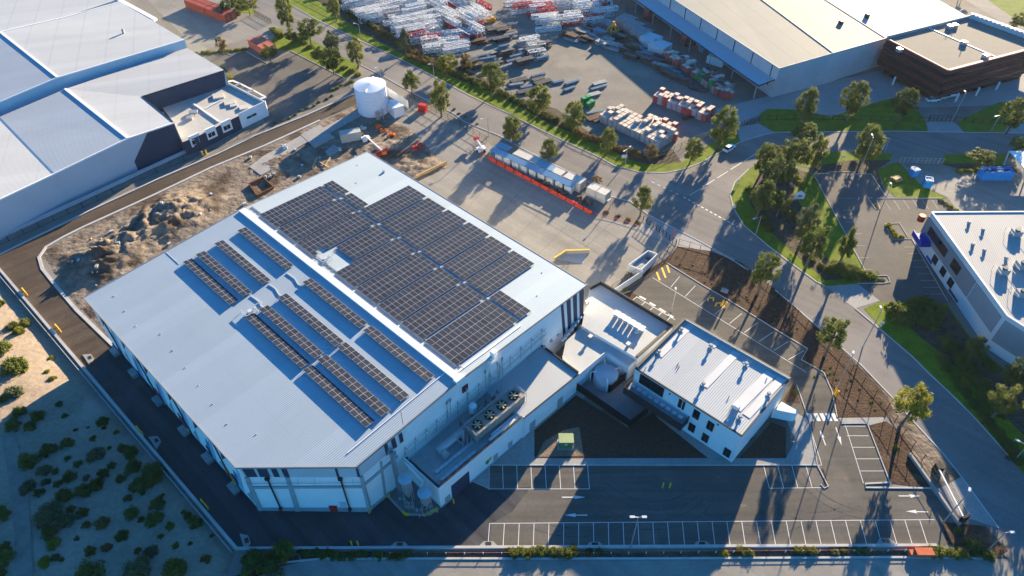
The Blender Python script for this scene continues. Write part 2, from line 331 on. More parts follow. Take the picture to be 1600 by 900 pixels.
# footpaths
sheet('footpath',[(765,727),(780,716),(1143,716),(1228,716),(1243,688),(1228,655),(1235,640),(1262,655),(1270,690),(1277,727)],Z2+.004,M_path)
sheet('footpath',[(733,750),(765,727),(765,764)],Z2+.004,M_path)
sheet('footpath',[(735,745),(900,600),(925,612),(838,675),(835,716),(765,727)],Z2+.006,M_path)
sheet('footpath',[(1310,653),(1380,652),(1384,658),(1360,664),(1315,660)],Z4+.004,M_path)
sheet('footpath',[(1000,620),(1040,648),(1140,717),(1108,717),(1030,655)],Z4,M_path)
sheet('gravel_patch',[(880,672),(905,667),(912,712),(838,714),(850,690)],Z4,mat('gravel_bed',(.22,.16,.11),.95,var=.4,scale=3,bump=.08))
sheet('courtyard',[(900,600),(935,570),(1020,640),(980,667)],Z4,mat('court_paving',(.24,.235,.23),.9,var=.1,scale=.4))
# dirt lot with spoil beside the main building: a height field
def Ddist(p,poly):
    s=1e9;ins=False;n=len(poly)
    for i in range(n):
        a=poly[i];b=poly[(i+1)%n]; e=b-a; t=max(0,min(1,(p-a).dot(e)/e.length_squared)); s=min(s,(p-a-e*t).length)
        if (a.y>p.y)!=(b.y>p.y) and p.x<(b.x-a.x)*(p.y-a.y)/(b.y-a.y)+a.x: ins=not ins
    return s if ins else -s
dpoly=[Vector((p.x,p.y)) for p in Gl([(74,408),(62,402),(76,388),(130,357),(240,307),(330,264),(415,229),(500,190),(560,163),(640,200),(700,262),(640,290),(577,272),(400,350),(250,430),(180,505),(176,540),(150,505),(120,478),(95,445)])]
mounds=[((195,385),6,2.6),((160,405),5,3.0),((140,420),4,1.4),((225,370),5,1.7),((255,345),6.5,2.6),((285,325),6,2.8),((300,345),4.5,1.3),((265,365),3,1.4),((330,320),4,.8),((180,430),4,1.4),((120,405),3,.7),((235,345),3,1.2),((210,400),3,1.3),((440,255),5,.6),((640,262),5,1.2),((690,250),4,.8),((600,230),4,.8)]
md=[(G(*c),r*1.25,h) for c,r,h in mounds]
def dirt_h(x,y):
    p=Vector((x,y)); d=Ddist(p,dpoly)
    if d<=0: return -.05
    k=min(1,d/3); h=.03
    for c,r,hh in md:
        q=math.hypot(x-c.x,y-c.y)/r
        if q<1.6: h+=.6*hh*math.exp(-q*q*1.6)*(1+.7*noise.noise(Vector((x*.5,y*.5,hh)))+.5*noise.noise(Vector((x*1.3,y*1.3,hh+4))))
    h+=.22*abs(noise.noise(Vector((x*.35,y*.35,1))))+.14*noise.noise(Vector((x*1.1,y*1.1,5)))+.1*noise.noise(Vector((x*2.6,y*2.6,9)))
    return max(h,.02)*k+.03
xs=[p.x for p in dpoly]; ys=[p.y for p in dpoly]
mb=MB(); stp=.55; NX=int((max(xs)-min(xs))/stp)+1; NY=int((max(ys)-min(ys))/stp)+1; idx={}
for j in range(NY+1):
    for i in range(NX+1):
        x=min(xs)+i*stp;y=min(ys)+j*stp
        if Ddist(Vector((x,y)),dpoly)>-.8: idx[(i,j)]=len(mb.v); mb.v.append((x,y,dirt_h(x,y)))
for j in range(NY):
    for i in range(NX):
        k=[(i,j),(i+1,j),(i+1,j+1),(i,j+1)]
        if all(q in idx for q in k): mb.f.append(tuple(idx[q] for q in k)); mb.m.append(0)
tag(mb.build('dirt_lot',M_dirt,smooth=True),kind='structure')
# concrete slabs poking through the dirt lot
def slab(px,h,m=None,label=None,name='concrete_slab',z0=0):
    mb=MB(); mb.prism(Gl(px),z0,h); o=mb.build(name,m or M_path)
    return tag(o,label,'slab') if label else tag(o,kind='structure')
slab([(470,212),(500,196),(523,216),(492,232)],.35,label='pale square concrete slab in shade left of the grey site cabin')
slab([(390,262),(412,245),(485,205),(500,212),(430,252),(436,260),(408,275)],.3,label='long sunlit concrete strip crossing the dirt lot')
slab([(497,205),(560,173),(568,180),(510,212)],.28,label='narrow concrete path strip between slab and water tank')
slab([(508,238),(522,227),(533,234),(515,246)],.3,label='small concrete pad in shadow near the roof corner')
# kerbs
def kerb(px,wd=.18,h=.13,close=False,name='kerb',m=None):
    P=Gl(px); mb=MB(); mb_pts=P+([P[0]] if close else [])
    n=len(mb_pts); L_=[];R2=[]
    for i,p in enumerate(mb_pts):
        a=mb_pts[max(i-1,0)]; b=mb_pts[min(i+1,n-1)]; d=(b-a); d.z=0; d.normalize(); nrm=Vector((-d.y,d.x,0))
        L_.append(p+nrm*wd/2); R2.append(p-nrm*wd/2)
    for i in range(n-1):
        mb.prism([L_[i],L_[i+1],R2[i+1],R2[i]],0,h)
    return tag(mb.build(name,m or M_kerb),kind='structure')
kerb(road_top[1:],.28,.1); kerb(road_left[1:11],.28,.1); kerb(road_left[11:27],.28,.1)
kerb(road_right[6:15],.28,.1); kerb(road_right[15:23],.28,.1)
kerb([(0,398),(140,330),(250,279),(340,241),(400,212),(480,180),(555,146)],.5,.25)
kerb([(500,188),(415,227),(330,262),(240,305),(130,355),(100,370),(72,386),(61,402),(66,420),(90,450),(120,485),(182,545)],.7,.14)
kerb([(1042,411),(1100,447),(1140,470),(1215,517),(1262,545),(1252,562),(1287,582),(1300,612),(1308,652)])
kerb([(1315,662),(1355,662),(1390,753)]); kerb([(1390,754),(1352,756),(1352,762),(1455,763)],.3,.15)
kerb([(765,727),(1277,727)]); kerb([(1277,727),(1294,760),(1288,763),(1282,757)],.2)
kerb([(974,477),(963,463),(985,455)]); kerb([(765,727),(764,764),(733,750)],.15,.1)
kerb([(1245,602),(1265,660),(1277,727)],.15)
kerb([(1271,272),(1296,271),(1296,269),(1332,269),(1337,272),(1361,272),(1384,307)]); kerb([(1271,272),(1350,420),(1355,431),(1386,431),(1391,441),(1380,443),(1340,443)])
kerb([(1363,310),(1355,308),(1368,327),(1375,327),(1370,313)],.18); kerb([(1370,310),(1471,310),(1485,325)],.18)
kerb([(1382,350),(1395,374),(1425,374),(1480,470)],.18); kerb([(1382,350),(1405,349),(1418,370)],.15)
kerb([(344,78),(360,86),(382,79),(418,100)],.2); kerb([(455,80),(538,122)],.2)
kerb([(500,873),(1000,873),(1400,871),(1555,873)],.35,.16); kerb([(395,890),(440,880),(500,873)],.3,.14)
sheet('mulch_bed',[(1283,732),(1287,732),(1294,758),(1289,760)],Z4,M_mulch)
# painted lines
def lines(name,segs,wd=.11,z=None,m=None):
    mb=MB(); z=z or .030
    for (a,b) in segs:
        p,q=G(*a),G(*b); d=(q-p).normalized(); nrm=Vector((-d.y,d.x,0))*wd/2
        mb.face([Vector((v.x,v.y,z)) for v in (p+nrm,p-nrm,q-nrm,q+nrm)])
    return tag(mb.build(name,m or M_white),kind='structure')
def lerp(a,b,t): return (a[0]+(b[0]-a[0])*t,a[1]+(b[1]-a[1])*t)
seg=[((765,818),(1460,812))]
for i in range(30):
    a=lerp((765,818),(1437,813),i/29.); b=lerp((762,859),(1449,850),i/29.); seg.append((a,b))
lines('bay_lines',seg)
seg=[((763,764),(921,764)),((763,727),(763,764))]
for i in range(1,8): seg.append((lerp((763,727),(918,727),i/7),lerp((764,764),(921,764),i/7)))
lines('bay_lines',seg)
seg=[((1193,727),(1202,763)),((1202,763),(1290,762))]+[(lerp((1193,727),(1259,727),i/3),lerp((1202,763),(1269,762),i/3)) for i in (1,2,3)]
seg+=[((1235,675),(1268,675)),((1236,690),(1273,690)),((1241,708),(1279,708)),((1247,727),(1283,727)),((1268,675),(1284,727))]
lines('bay_lines',seg)
seg=[((1320,662),(1349,755)),((1323,681),(1357,681)),((1331,699),(1367,699)),((1336,717),(1374,717)),((1344,736),(1382,736)),((1318,666),(1352,666))]
lines('bay_lines',seg)
seg=[((1020,434),(1260,582))]+[(lerp((1048,449),(1232,562),i/8.),lerp((1062,432),(1256,548),i/8.)) for i in range(9)]
lines('bay_lines',seg)
seg=[((985,458),(1055,500))]+[(lerp((995,464),(1047,496),i/4),lerp((977,478),(1031,512),i/4)) for i in range(5)]
lines('bay_lines',seg,.13)
lines('hatching_lines',[((1034,418),(1040,434)),((1026,425),(1031,438)),((1042,414),(1046,426))],.45,m=M_yellow)
# bay number bars near the building
lines('bay_marks',[((999,463),(1009,468)),((1015,473),(1024,478)),((1030,482),(1040,488)),((1044,491),(1052,496))],.5)
# arrows
def arrow(a,b):
    p,q=G(*a),G(*b); d=(q-p); L_=d.length; d.normalize(); n_=Vector((-d.y,d.x,0)); z=.030
    mb=MB(); f=lambda s,t:Vector(((p+d*s+n_*t).x,(p+d*s+n_*t).y,z))
    mb.face([f(0,-.1),f(L_*.55,-.1),f(L_*.55,.1),f(0,.1)]); mb.face([f(L_*.5,-.36),f(L_,0),f(L_*.5,.36),f(L_*.56,0)])
    tag(mb.build('painted_arrow',M_white),kind='structure')
for a,b in [((878,777),(915,777)),((918,805),(882,805)),((1404,775),(1438,775)),((1450,800),(1415,799)),((1290,696),(1281,672)),((1306,668),(1315,696))]: arrow(a,b)
lines('zebra_crossing',[((1263,646),(1269,658)),((1274,646),(1280,658)),((1283,646),(1289,658)),((1292,646),(1298,658)),((1301,646),(1307,658))],.75)
seg=[(lerp((1068,308),(1157,357),i/13.),lerp((1068,308),(1157,357),(i+.55)/13.)) for i in range(13)]
lines('give_way_line',seg,.35)
lines('centre_line',[(lerp((1078,305),(1205,225),i/6.),lerp((1078,305),(1205,225),(i+.82)/6.)) for i in range(6)]+[((1380,238-7),(1385,222))],.18)
lines('lane_line',[(lerp((1018,284),(1065,306),i/5.),lerp((1018,284),(1065,306),(i+.5)/5.)) for i in range(5)],.2)
lines('bay_lines',[((1381+i*15,312),(1391+i*15,327)) for i in range(7)],.1,m=mat('faded_paint',(.4,.4,.38),.8))
lines('bay_lines',[((1310+i*5.5,310+i*18.5),(1330+i*5.5,310+i*18.5)) for i in range(7)]+[((1413+i*5,386+i*10.5),(1432+i*6,386+i*10.5)) for i in range(8)],.1,m=MATS['faded_paint'])
# expansion joints in the yard slab
mb=MB(); P=Gl([(700,262),(1040,402)]); 
def cut_line(a,b,wd=.07,z=Z2):
    d=(b-a).normalized(); n_=Vector((-d.y,d.x,0))*wd/2; mb.face([Vector((v.x,v.y,z)) for v in (a+n_,a-n_,b-n_,b+n_)])
M_joint=mat('joint_sealant',(.12,.11,.10),.9)
for i in range(1,8):
    cut_line(G(*lerp((660,190),(1010,358),i/8.)),G(*lerp((620,255) if i<3 else (620,255),(905,455),i/8.)) if i>2 else G(*lerp((660,190),(1010,358),i/8.))+Vector((-6,-8,0)))
for t in (.3,.62): cut_line(G(*lerp((745,205),(700,300),t)),G(*lerp((1030,370),(930,445),t)))
tag(mb.build('slab_joints',M_joint),kind='structure')
# ================= BUILDINGS =================
M_wall=mat('precast_white',(.74,.76,.75),.8,var=.06,scale=.25,scale2=1.5,var2=.03)
M_navy=mat('navy_cladding',(.035,.05,.085),.6,var=.08,scale=.5)
M_grey=mat('grey_paint',(.32,.34,.35),.7,var=.05,scale=.4)
M_lgrey=mat('light_grey_cladding',(.48,.51,.53),.55,var=.05,scale=.3)
M_dark=mat('dark_trim',(.03,.032,.036),.5,var=.1,scale=1)
M_steel=mat('galvanised',(.42,.43,.44),.45,.6,var=.12,scale=1.5)
M_trim=mat('white_trim',(.75,.75,.74),.5,var=.04,scale=.5)
M_glass=mat('window_glass',(.012,.016,.022),.12,var=.2,scale=.5)
M_red=mat('red_paint',(.45,.03,.025),.5,var=.12,scale=1)
M_orange=mat('orange_paint',(.65,.14,.03),.55,var=.1,scale=1)
M_black=mat('black_plastic',(.015,.015,.016),.6)
M_roofW=ribbed('roof_white',(.385,.45,.49),46.6,.8,var=.035,stripe=.05,rough=.75,metal=.3,bump=.04,lap=.25,lapdark=.97,lapstep=12)
UANG=46.6
dv=Vector((math.cos(R_(-43.2)),math.sin(R_(-43.2)),0)); nn=Vector((-dv.y,dv.x,0))
W0=G(134,465,14.4); W0.z=0
def rz_(d): return 14.4+1.8*(1-abs(d-35.75)/35.75)
def Rf(a,d,h=0): p=W0+dv*a+nn*d; p.z=rz_(d)+h; return p
def Rpx(x,y,h=0):
    z=15
    for _ in range(20):
        p=G(x,y,z); d=(p-W0).dot(nn); z=rz_(max(-3,min(75,d)))+h
    return ((p-W0).dot(dv),(p-W0).dot(nn))
wh=empty('warehouse',W0,'huge cold store warehouse with pale gabled roof carrying solar arrays, centre of the photo','warehouse')
cW=(0,0);cSW=(56.3,0);cS=(70.6,13.1);cE=(70.6,71.5);cN=(0,71.5);cRS=(70.6,35.75);cRN=(0,35.75)
def flat(p): return Vector((p.x,p.y,0))
mb=MB()
ring=[cW,cSW,cS,cRS,cE,cN,cRN]
for a,b in zip(ring,ring[1:]+ring[:1]):
    p,q=Rf(*a,-.25),Rf(*b,-.25); mb.face([flat(p),flat(q),q,p])
mb.build('wall',M_wall,wh)
mb=MB(); e=.35
def rp(a,d): return Rf(a,d,0.02)
o1=[rp(-e,-e),rp(56.4,-e),rp(70.6+e,12.9),rp(70.6+e,35.75),rp(-e,35.75)]
o2=[rp(-e,35.75),rp(70.6+e,35.75),rp(70.6+e,71.5+e),rp(-e,71.5+e)]
M_roofB=M_roofW
mb.face(o1); mb.build('roof',M_roofB,wh)
mb=MB(); mb.face(o2); mb.build('roof',M_roofW,wh)
# edge flashings round the roof
mb=MB()
rr=[(-e,-e),(56.4,-e),(70.95,12.9),(70.95,35.75),(70.95,71.85),(-e,71.85),(-e,35.75)]
for a,b in zip(rr,rr[1:]+rr[:1]): mb.bar(Rf(*a,-.12),Rf(*b,-.12),.16,.42)
mb.build('roof_flashing',mat('flashing',(.30,.29,.28),.5,.2),wh)
mb=MB(); mb.prism([Rf(69.2,.0+13,0),Rf(70.5,13.8,0),Rf(70.5,35,0),Rf(69.2,35,0)],14.3); 
# ridge vent box, white, from gable to gable
mb=MB()
for a0,a1 in ((.2,70.9),):
    p=[Rf(a0,35.2),Rf(a1,35.2),Rf(a1,36.6),Rf(a0,36.6)]
    for q in p: q.z=16.55
    mb.prism(p,15.9)
mb.prism([Rf(70.4,34.9),Rf(71.3,34.9),Rf(71.3,36.9),Rf(70.4,36.9)],15.6,16.75)
mb.build('ridge_vent',M_trim,wh)
mb=MB()
for i in range(48):
    a=1+i*1.45; p=Rf(a,37.9,.12); mb.box(p,(.1,.9,.12),R_(46.6))
    if i%3==0: mb.bar(Rf(a,37.6,0),Rf(a,37.6,.45),.06)
mb.bar(Rf(.6,37.4,.45),Rf(69.6,37.4,.45),.05); mb.bar(Rf(.6,38.2,.14),Rf(69.6,38.2,.14),.25,.12)
mb.build('cable_tray',M_steel,wh)
# central walkways and perimeter gutter strip on roof
mb=MB()
for (x0,y0),(x1,y1) in [((503,291),(811,500)),((500,563),(725,716)) if 0 else ((503,291),(811,500))]:
    A=Rpx(x0,y0);B=Rpx(x1,y1); mb.bar(Rf(*A,.1),Rf(*B,.1),.5,.08)
mb.bar(Rf(69.4,36.9,.12),Rf(69.4,53.5,.12),.35,.14); mb.bar(Rf(67.9,13.5,.1),Rf(67.9,35,.1),.14,.12)
mb.build('roof_walkway',M_trim,wh)
for a in (4,9.5,15,20.5,26,31.5,37,42.5,48,53.5): mb=MB(); mb.cone(Rf(a,3.2+.9*(a%3)),.16,.12,.12,8); mb.build('roof_vent',M_steel,wh)
for a,d in ((3,66),(9,61),(6,54),(26,63.5),(50,69),(56,67),(60,55),(66,62),(62,68)): mb=MB(); mb.cone(Rf(a,d),.15,.12,.14,8); mb.build('roof_vent',M_steel,wh)
mb=MB(); mb.cone(Rf(10,68.6),.35,.3,.5,10)
mb.build('roof_vent',M_steel,wh)
# wall cladding details
def plane(a,b): return flat(Rf(*a)),flat(Rf(*b))
def wallpoly(name,px,A,B,off,m,parent,thick=.05):
    """panel lying on the vertical plane A-B, standing off by thick towards the camera side"""
    n=Vector((B.y-A.y,-(B.x-A.x),0)).normalized()
    if n.dot(Vector((0,0,0))-A)<0: n=-n
    P=[onwall(x,y,A,B) for x,y in px]
    mb=MB(); k=len(P); O=[p+n*(off+thick) for p in P]; I=[p+n*(off-.02) for p in P]
    mb.face(O)
    for i in range(k): j=(i+1)%k; mb.face([I[i],I[j],O[j],O[i]])
    return mb.build(name,m,parent)
def wallrect(name,c,w_,h_,A,B,m,parent,thick=.06,frame=None,off=0):
    """rectangle of w x h metres centred on a point of the wall; optional frame bars"""
    n=Vector((B.y-A.y,-(B.x-A.x),0)).normalized()
    if n.dot(-A)<0: n=-n
    u=(B-A); u.z=0; u.normalize(); p=onwall(*c,A,B) if not isinstance(c,Vector) else c
    mb=MB()
    f=lambda a,b,o:p+u*a*w_/2+Vector((0,0,b*h_/2))+n*o
    O=[f(a,b,off+thick) for a,b in ((-1,-1),(1,-1),(1,1),(-1,1))]; I=[f(a,b,off-.02) for a,b in ((-1,-1),(1,-1),(1,1),(-1,1))]
    mb.face(O)
    for i in range(4): j=(i+1)%4; mb.face([I[i],I[j],O[j],O[i]])
    o=mb.build(name,m,parent)
    if frame:
        mb=MB(); t=.09; 
        O2=[f(a,b,off+thick+.01) for a,b in ((-1,-1),(1,-1),(1,1),(-1,1))]
        for i in range(4): mb.bar(O2[i],O2[(i+1)%4],t,.12)
        mb.bar((O2[0]+O2[1])/2,(O2[2]+O2[3])/2,.06,.08)
        mb.build('frame',frame,o)
    return o
A,B=plane(cSW,cS)
wallpoly('cladding_band',[(374,731),(557,731),(562,744.5),(383,744.5)],A,B,0,M_lgrey,wh,.12)
for q in ([(401,731),(417,731),(423,744),(407,744)],[(423,731),(432,731),(438,744),(429,744)],[(439,731),(448,731),(453,744),(445,744)],[(523,731),(527,731),(531,744),(527,744)],[(556,731),(560,731),(563,744),(559,744)],[(378,731),(396,731),(403,744),(386,744)]):
    wallpoly('dark_panel',q,A,B,.12,M_navy,wh,.05)
wallpoly('ledge',[(392,759),(567,758),(568,761),(393,762)],A,B,0,M_grey,wh,.25)
wallpoly('plinth',[(402,793),(576,793),(577,800),(406,798.5)],A,B,0,M_grey,wh,.1)
for q in ([(446,745),(452,745),(470,798),(462,798)],[(382,745),(389,745),(411,797),(404,797)],[(562,745),(566,745),(580,799),(575,799)]):
    wallpoly('pilaster',q,A,B,0,M_grey,wh,.2)
nrm=Vector((B.y-A.y,-(B.x-A.x),0)).normalized(); nrm=nrm if nrm.dot(-A)>0 else -nrm
for a,b in (((418,746),(446,793)),((532,746),(545,794))):
    mb=MB(); p=onwall(*a,A,B)+nrm*.25; q=onwall(*b,A,B)+nrm*.25; q.x,q.y=p.x,p.y; mb.bar(p,q,.28,n=8); mb.box(p,(.7,.5,.7)); mb.box(q,(.5,.5,.6)); mb.build('downpipe',M_dark,wh)
wallpoly('door',[(530,784),(540,784),(543,797),(534,797)],A,B,0,M_lgrey,wh,.1)
mb=MB()
for x in (466,492,536,552): 
    p=onwall(x,747,A,B)+nrm*.1; mb.bar(p,p+nrm*.5,.05); mb.bar(p+nrm*.5,p+nrm*.5-Vector((0,0,1.1)),.05)
mb.bar(onwall(386,753,A,B)+nrm*.3,onwall(564,752,A,B)+nrm*.3,.07)
mb.build('wall_conduit',M_steel,wh)
# south-east face
A2,B2=plane(cS,cE)
n2=Vector((B2.y-A2.y,-(B2.x-A2.x),0)).normalized(); n2=n2 if n2.x>0 else -n2
def wp2(name,px,m,th,off=0):
    P=[onwall(x,y,A2,B2) for x,y in px]; mb=MB(); O=[p+n2*(off+th) for p in P]; I=[p+n2*(off-.02) for p in P]; mb.face(O)
    for i in range(len(P)): j=(i+1)%len(P); mb.face([I[i],I[j],O[j],O[i]])
    return mb.build(name,m,wh)
wp2('cladding_band',[(560,729),(608,689),(611,703),(564,744)],M_lgrey,.12)
for q in ([(599,696),(604,692),(608,708),(603,711)],[(610,688),(616,683),(620,697),(614,701)],[(622,679),(627,675),(630,688),(625,692)]): wp2('dark_panel',q,M_navy,.05,.12)
for q in ([(876,477),(880,474),(884,525),(880,528)],[(885,470),(891,466),(893,520),(888,524)],[(895,463),(901,459),(902,515),(897,518)],[(905,456),(912,451),(911,505),(906,509)]): wp2('dark_panel',q,M_navy,.06)
wp2('ledge',[(566,757),(620,711),(620.5,714),(567,760)],M_grey,.25); wp2('plinth',[(577,793),(611,766),(611,771),(578,800)],M_grey,.1)
for q in ([(593,722),(596,720),(603,773),(600,775)],[(562,744),(566,741),(581,797),(577,800)]): wp2('pilaster',q,M_grey,.2)
# pipes and service rails along the south-east wall
mb=MB()
def wpt(x,y,o=.4): return onwall(x,y,A2,B2)+n2*o
for dy,o in ((0,.5),(4,.8),(9,.5),(13,1.0)): mb.bar(wpt(628,703+dy,o),wpt(850,512+dy,o),.16,n=6)
for i in range(14):
    t=i/13.; mb.bar(wpt(632+t*214,699-t*184,.05),wpt(632+t*214,699-t*184,1.1),.08); mb.bar(wpt(632+t*214,697-t*184,.1),wpt(632+t*214,716-t*184,.1),.1)
for x,y in ((697,628),(702,624),(728,606),(757,580),(764,572),(776,566),(783,560)):
    mb.bar(wpt(x,y,.15),wpt(x+2,y+26,.15),.1); mb.box(wpt(x,y,.2),(.4,.4,.5))
mb.build('wall_pipework',M_steel,wh)
mb=MB(); 
for x,y,s in ((768,553,1.2),(762,566,1.0),(627,660,.0)):
    if s:
        c=wpt(x,y,.6); mb.box(c,(1.0,1.0,2.6),R_(46.6))
        for k in range(-4,5): mb.bar(c+dv*.9+nn*k*.2-Vector((0,0,1.3)),c+dv*.9+nn*k*.2+Vector((0,0,1.3)),.05)
mb.build('access_platform',M_trim,wh)
mb=MB()
for x,y in ((724,608),(728,605)): mb.box(wpt(x,y,.1),(.7,.2,1.6),R_(46.6))
mb.build('wall_sign_panel',mat('maroon_paint',(.12,.015,.03),.6),wh)
mb=MB(); p=onwall(627,656,A2,B2)+n2*.3; mb.bar(p-Vector((0,0,1)),p+Vector((0,0,2.6)),.07); mb.build('aerial',M_dark,wh)
# south-west face with coloured shards
A3,B3=plane(cW,cSW)
n3=Vector((A3.y-B3.y,B3.x-A3.x,0)).normalized(); n3=n3 if n3.x<0 else -n3
L3=(B3-A3).length; u3=(B3-A3).normalized()
def shard(pts,m,name='graphic_panel',o=.05):
    P=[A3+u3*a+Vector((0,0,z))+n3*o for a,z in pts]; mb=MB(); mb.face(P); Q=[p-n3*(o+.02) for p in P]
    for i in range(len(P)): j=(i+1)%len(P); mb.face([Q[i],Q[j],P[j],P[i]])
    mb.build(name,m,wh)
M_lb=mat('pale_blue_paint',(.25,.42,.55),.7); M_mb=mat('mid_blue_paint',(.06,.16,.30),.7); M_or=mat('orange_graphic',(.55,.16,.03),.7)
for i in range(6):
    a=3+i*9.2
    shard([(a,0.6),(a+1.6,.6),(a+4.6,7),(a+3.4,9)],M_mb,o=.05); shard([(a+2,2),(a+3.2,1.2),(a+6.5,11),(a+6,12.5)],M_lb,o=.08)
    shard([(a-.5,8),(a+4,13.4),(a+1.5,13.4)],M_navy,o=.11)
    shard([(a+5,3),(a+6.3,.8),(a+8,7)],M_grey,o=.05)
for px,m in ((196,561),M_or),((249,617),M_red),((285,656),M_red),((357,737),M_or): 
    p=onwall(px[0],px[1],A3,B3); a=(p-A3).dot(u3); z=p.z
    shard([(a-1.3,z-.6),(a+.4,z-2.2),(a+1.4,z-.4),(a-.2,z+2.2)],m,o=.15); shard([(a+.3,z-2.2),(a+1.5,z-2.6),(a+2.0,z-.8)],M_yellow,o=.17)
for px in ((190,553),(219,586),(253,622),(290,661),(328,704),(368,748)):
    p=onwall(px[0],px[1],A3,B3); a=(p-A3).dot(u3); shard([(a-.6,p.z-1.2),(a+.6,p.z-1.2),(a+.6,p.z+1.2),(a-.6,p.z+1.2)],M_navy,'service_hatch',o=.2)
    c=A3+u3*(a-1.2)+n3*.7; c.z=.4; mb=MB(); mb.box(c,(2.4,1.4,.8),R_(-43.2)); mb.build('door_landing',M_path,wh)
mb=MB(); 
for a in (6.,20,34,48): mb.bar(A3+u3*a+n3*.15+Vector((0,0,.3)),A3+u3*a+n3*.15+Vector((0,0,14)),.22,n=8)
mb.bar(A3+n3*.02+Vector((0,0,0.4)),B3+n3*.02+Vector((0,0,.4)),.3,.8)
mb.build('downpipe',M_dark,wh)
# ---- solar arrays ----
def panel_mat():
    m,n,b=mk('solar_cells'); L=n.links; geo=n.nodes.new('ShaderNodeNewGeometry')
    nz=n.nodes.new('ShaderNodeTexNoise'); nz.inputs['Scale'].default_value=.5; L.new(geo.outputs['Position'],nz.inputs[0])
    oi=n.nodes.new('ShaderNodeObjectInfo'); ad=n.nodes.new('ShaderNodeMath'); ad.operation='ADD'; L.new(nz.outputs[0],ad.inputs[0]); L.new(oi.outputs['Random'],ad.inputs[1])
    cr=n.nodes.new('ShaderNodeValToRGB'); cr.color_ramp.elements[0].color=(.016,.018,.027,1); cr.color_ramp.elements[1].color=(.028,.031,.043,1)
    cr.color_ramp.elements[0].position=.3; cr.color_ramp.elements[1].position=1.3 if 0 else 1.0
    L.new(ad.outputs[0],cr.inputs[0]); L.new(cr.outputs[0],b.inputs['Base Color']); b.inputs['Roughness'].default_value=.45; b.inputs['Specular IOR Level'].default_value=.12
    return m
M_pv=panel_mat(); M_fr=mat('panel_frame',(.40,.43,.48),.6,.0)
def panel_mesh(w,l,name='solar_panel'):
    mb=MB(); g=.042
    mb.cur=1; mb.box((0,0,.02),(w-.03,l-.03,.04)); mb.cur=0
    mb.face([(-w/2+g,-l/2+g,.046),(w/2-g,-l/2+g,.046),(w/2-g,l/2-g,.046),(-w/2+g,l/2-g,.046)])
    return mb.mesh(name,[M_pv,M_fr])
flatmesh={}
def array(label,c4,rows,cols,skip=(),h=(.35,.35),label_group=None):
    """c4: a,d coordinates on the roof: start corner, along-v corner, opposite, along-u corner"""
    P00,P10,P11,P01=[Rf(*c,hh) for c,hh in zip(c4,(h[0],h[0],h[1],h[1]))]
    root=empty('solar_array',Rf(*c4[0]),label,'solar array','solar arrays on the warehouse roof')
    R=root.location
    wv=((P10-P00).length+(P11-P01).length)/2/rows; lu=((P01-P00).length+(P11-P10).length)/2/cols
    me=panel_mesh(wv,lu)
    for i in range(rows):
        for j in range(cols):
            if (i,j) in skip: continue
            s=(i+.5)/rows;t=(j+.5)/cols
            p=P00*(1-s)*(1-t)+P10*s*(1-t)+P11*s*t+P01*(1-s)*t
            ex=((P10-P00)*(1-t)+(P11-P01)*t).normalized(); ey=((P01-P00)*(1-s)+(P11-P10)*s).normalized(); ez=ex.cross(ey).normalized(); ey=ez.cross(ex)
            if ez.z<0: ez=-ez; ex=-ex
            o=bpy.data.objects.new('solar_panel',me); COL.objects.link(o); o.parent=root
            o.matrix_local=Matrix.Translation(p-R)@Matrix((ex,ey,ez)).transposed().to_4x4()
    # rails and legs
    mb=MB()
    for i in range(rows):
        for s in ((i+.25)/rows,(i+.75)/rows): 
            a=P00.lerp(P10,s)-Vector((0,0,.05)); b=P01.lerp(P11,s)-Vector((0,0,.05)); mb.bar(a,b,.06)
    for t in (.03,.97) if h[0]<.5 else (.05,.95):
        for k in range(max(2,rows//1+1)):
            s=k/max(1,rows); a=P00.lerp(P10,s).lerp(P01.lerp(P11,s),t); b=a.copy(); d=(b-W0).dot(nn); b.z=rz_(d); mb.bar(a,b,.07)
    mb.build('mounting_frame',M_steel,root)
    return root
def px4(q,h): return [Rpx(*p,h) for p in q]
# large array lanes on the sunny slope: (left edge start, left edge end, ridge-divider start/end) in plan a = along eaves, d = up the slope
PXa=lambda x,y:Rpx(x,y,.35)
lanes=[((406,335),(432,356),(500,291),(525,309)),((434,357.5),(461,379),(529,311),(555,329)),((463,380.5),(490,400),(557,330),(586,350)),
 ((525,385),(552,407),(589,352),(617,371)),((525,425),(555,448),(619,373),(650,392)),((557,450),(587,475),(652,394),(685,416)),
 ((590,477),(624,502),(687,418),(722,440)),((626,504),(662,530),(725,442),(758,464)),((665,532),(716,571),(762,467),(808,500))]
lab=['uppermost','second','third','fourth','fifth','sixth','seventh','eighth','lowest']
def rect_from(q):
    c=[PXa(*p) for p in q]; a0=(c[0][0]+c[2][0])/2; a1=(c[1][0]+c[3][0])/2; d0=(c[0][1]+c[1][1])/2; d1=(c[2][1]+c[3][1])/2
    return a0,a1,d0,d1
Ls=[rect_from(q) for q in lanes]; dm=sum(l[3] for l in Ls)/len(Ls)
d0std=(Ls[0][2]+Ls[1][2]+Ls[5][2]+Ls[6][2]+Ls[7][2]+Ls[8][2])/6
for i,(a0,a1,d0,d1) in enumerate(Ls):
    rows=5 if i==8 else 4
    if i in (0,1,2,4,5,6,7,8): d0=d0std
    cols=max(2,round((dm-d0)/1.06)); skip=set()
    if i==2: skip={(3,0),(3,1),(2,1)} and {(3,1),(3,2)}
    if i==3: pass
    array(lab[i]+' flat solar block between ridge vent and middle walkway of the warehouse roof',[(a0,d0),(a1,d0),(a1,dm),(a0,dm)],rows,cols,skip)
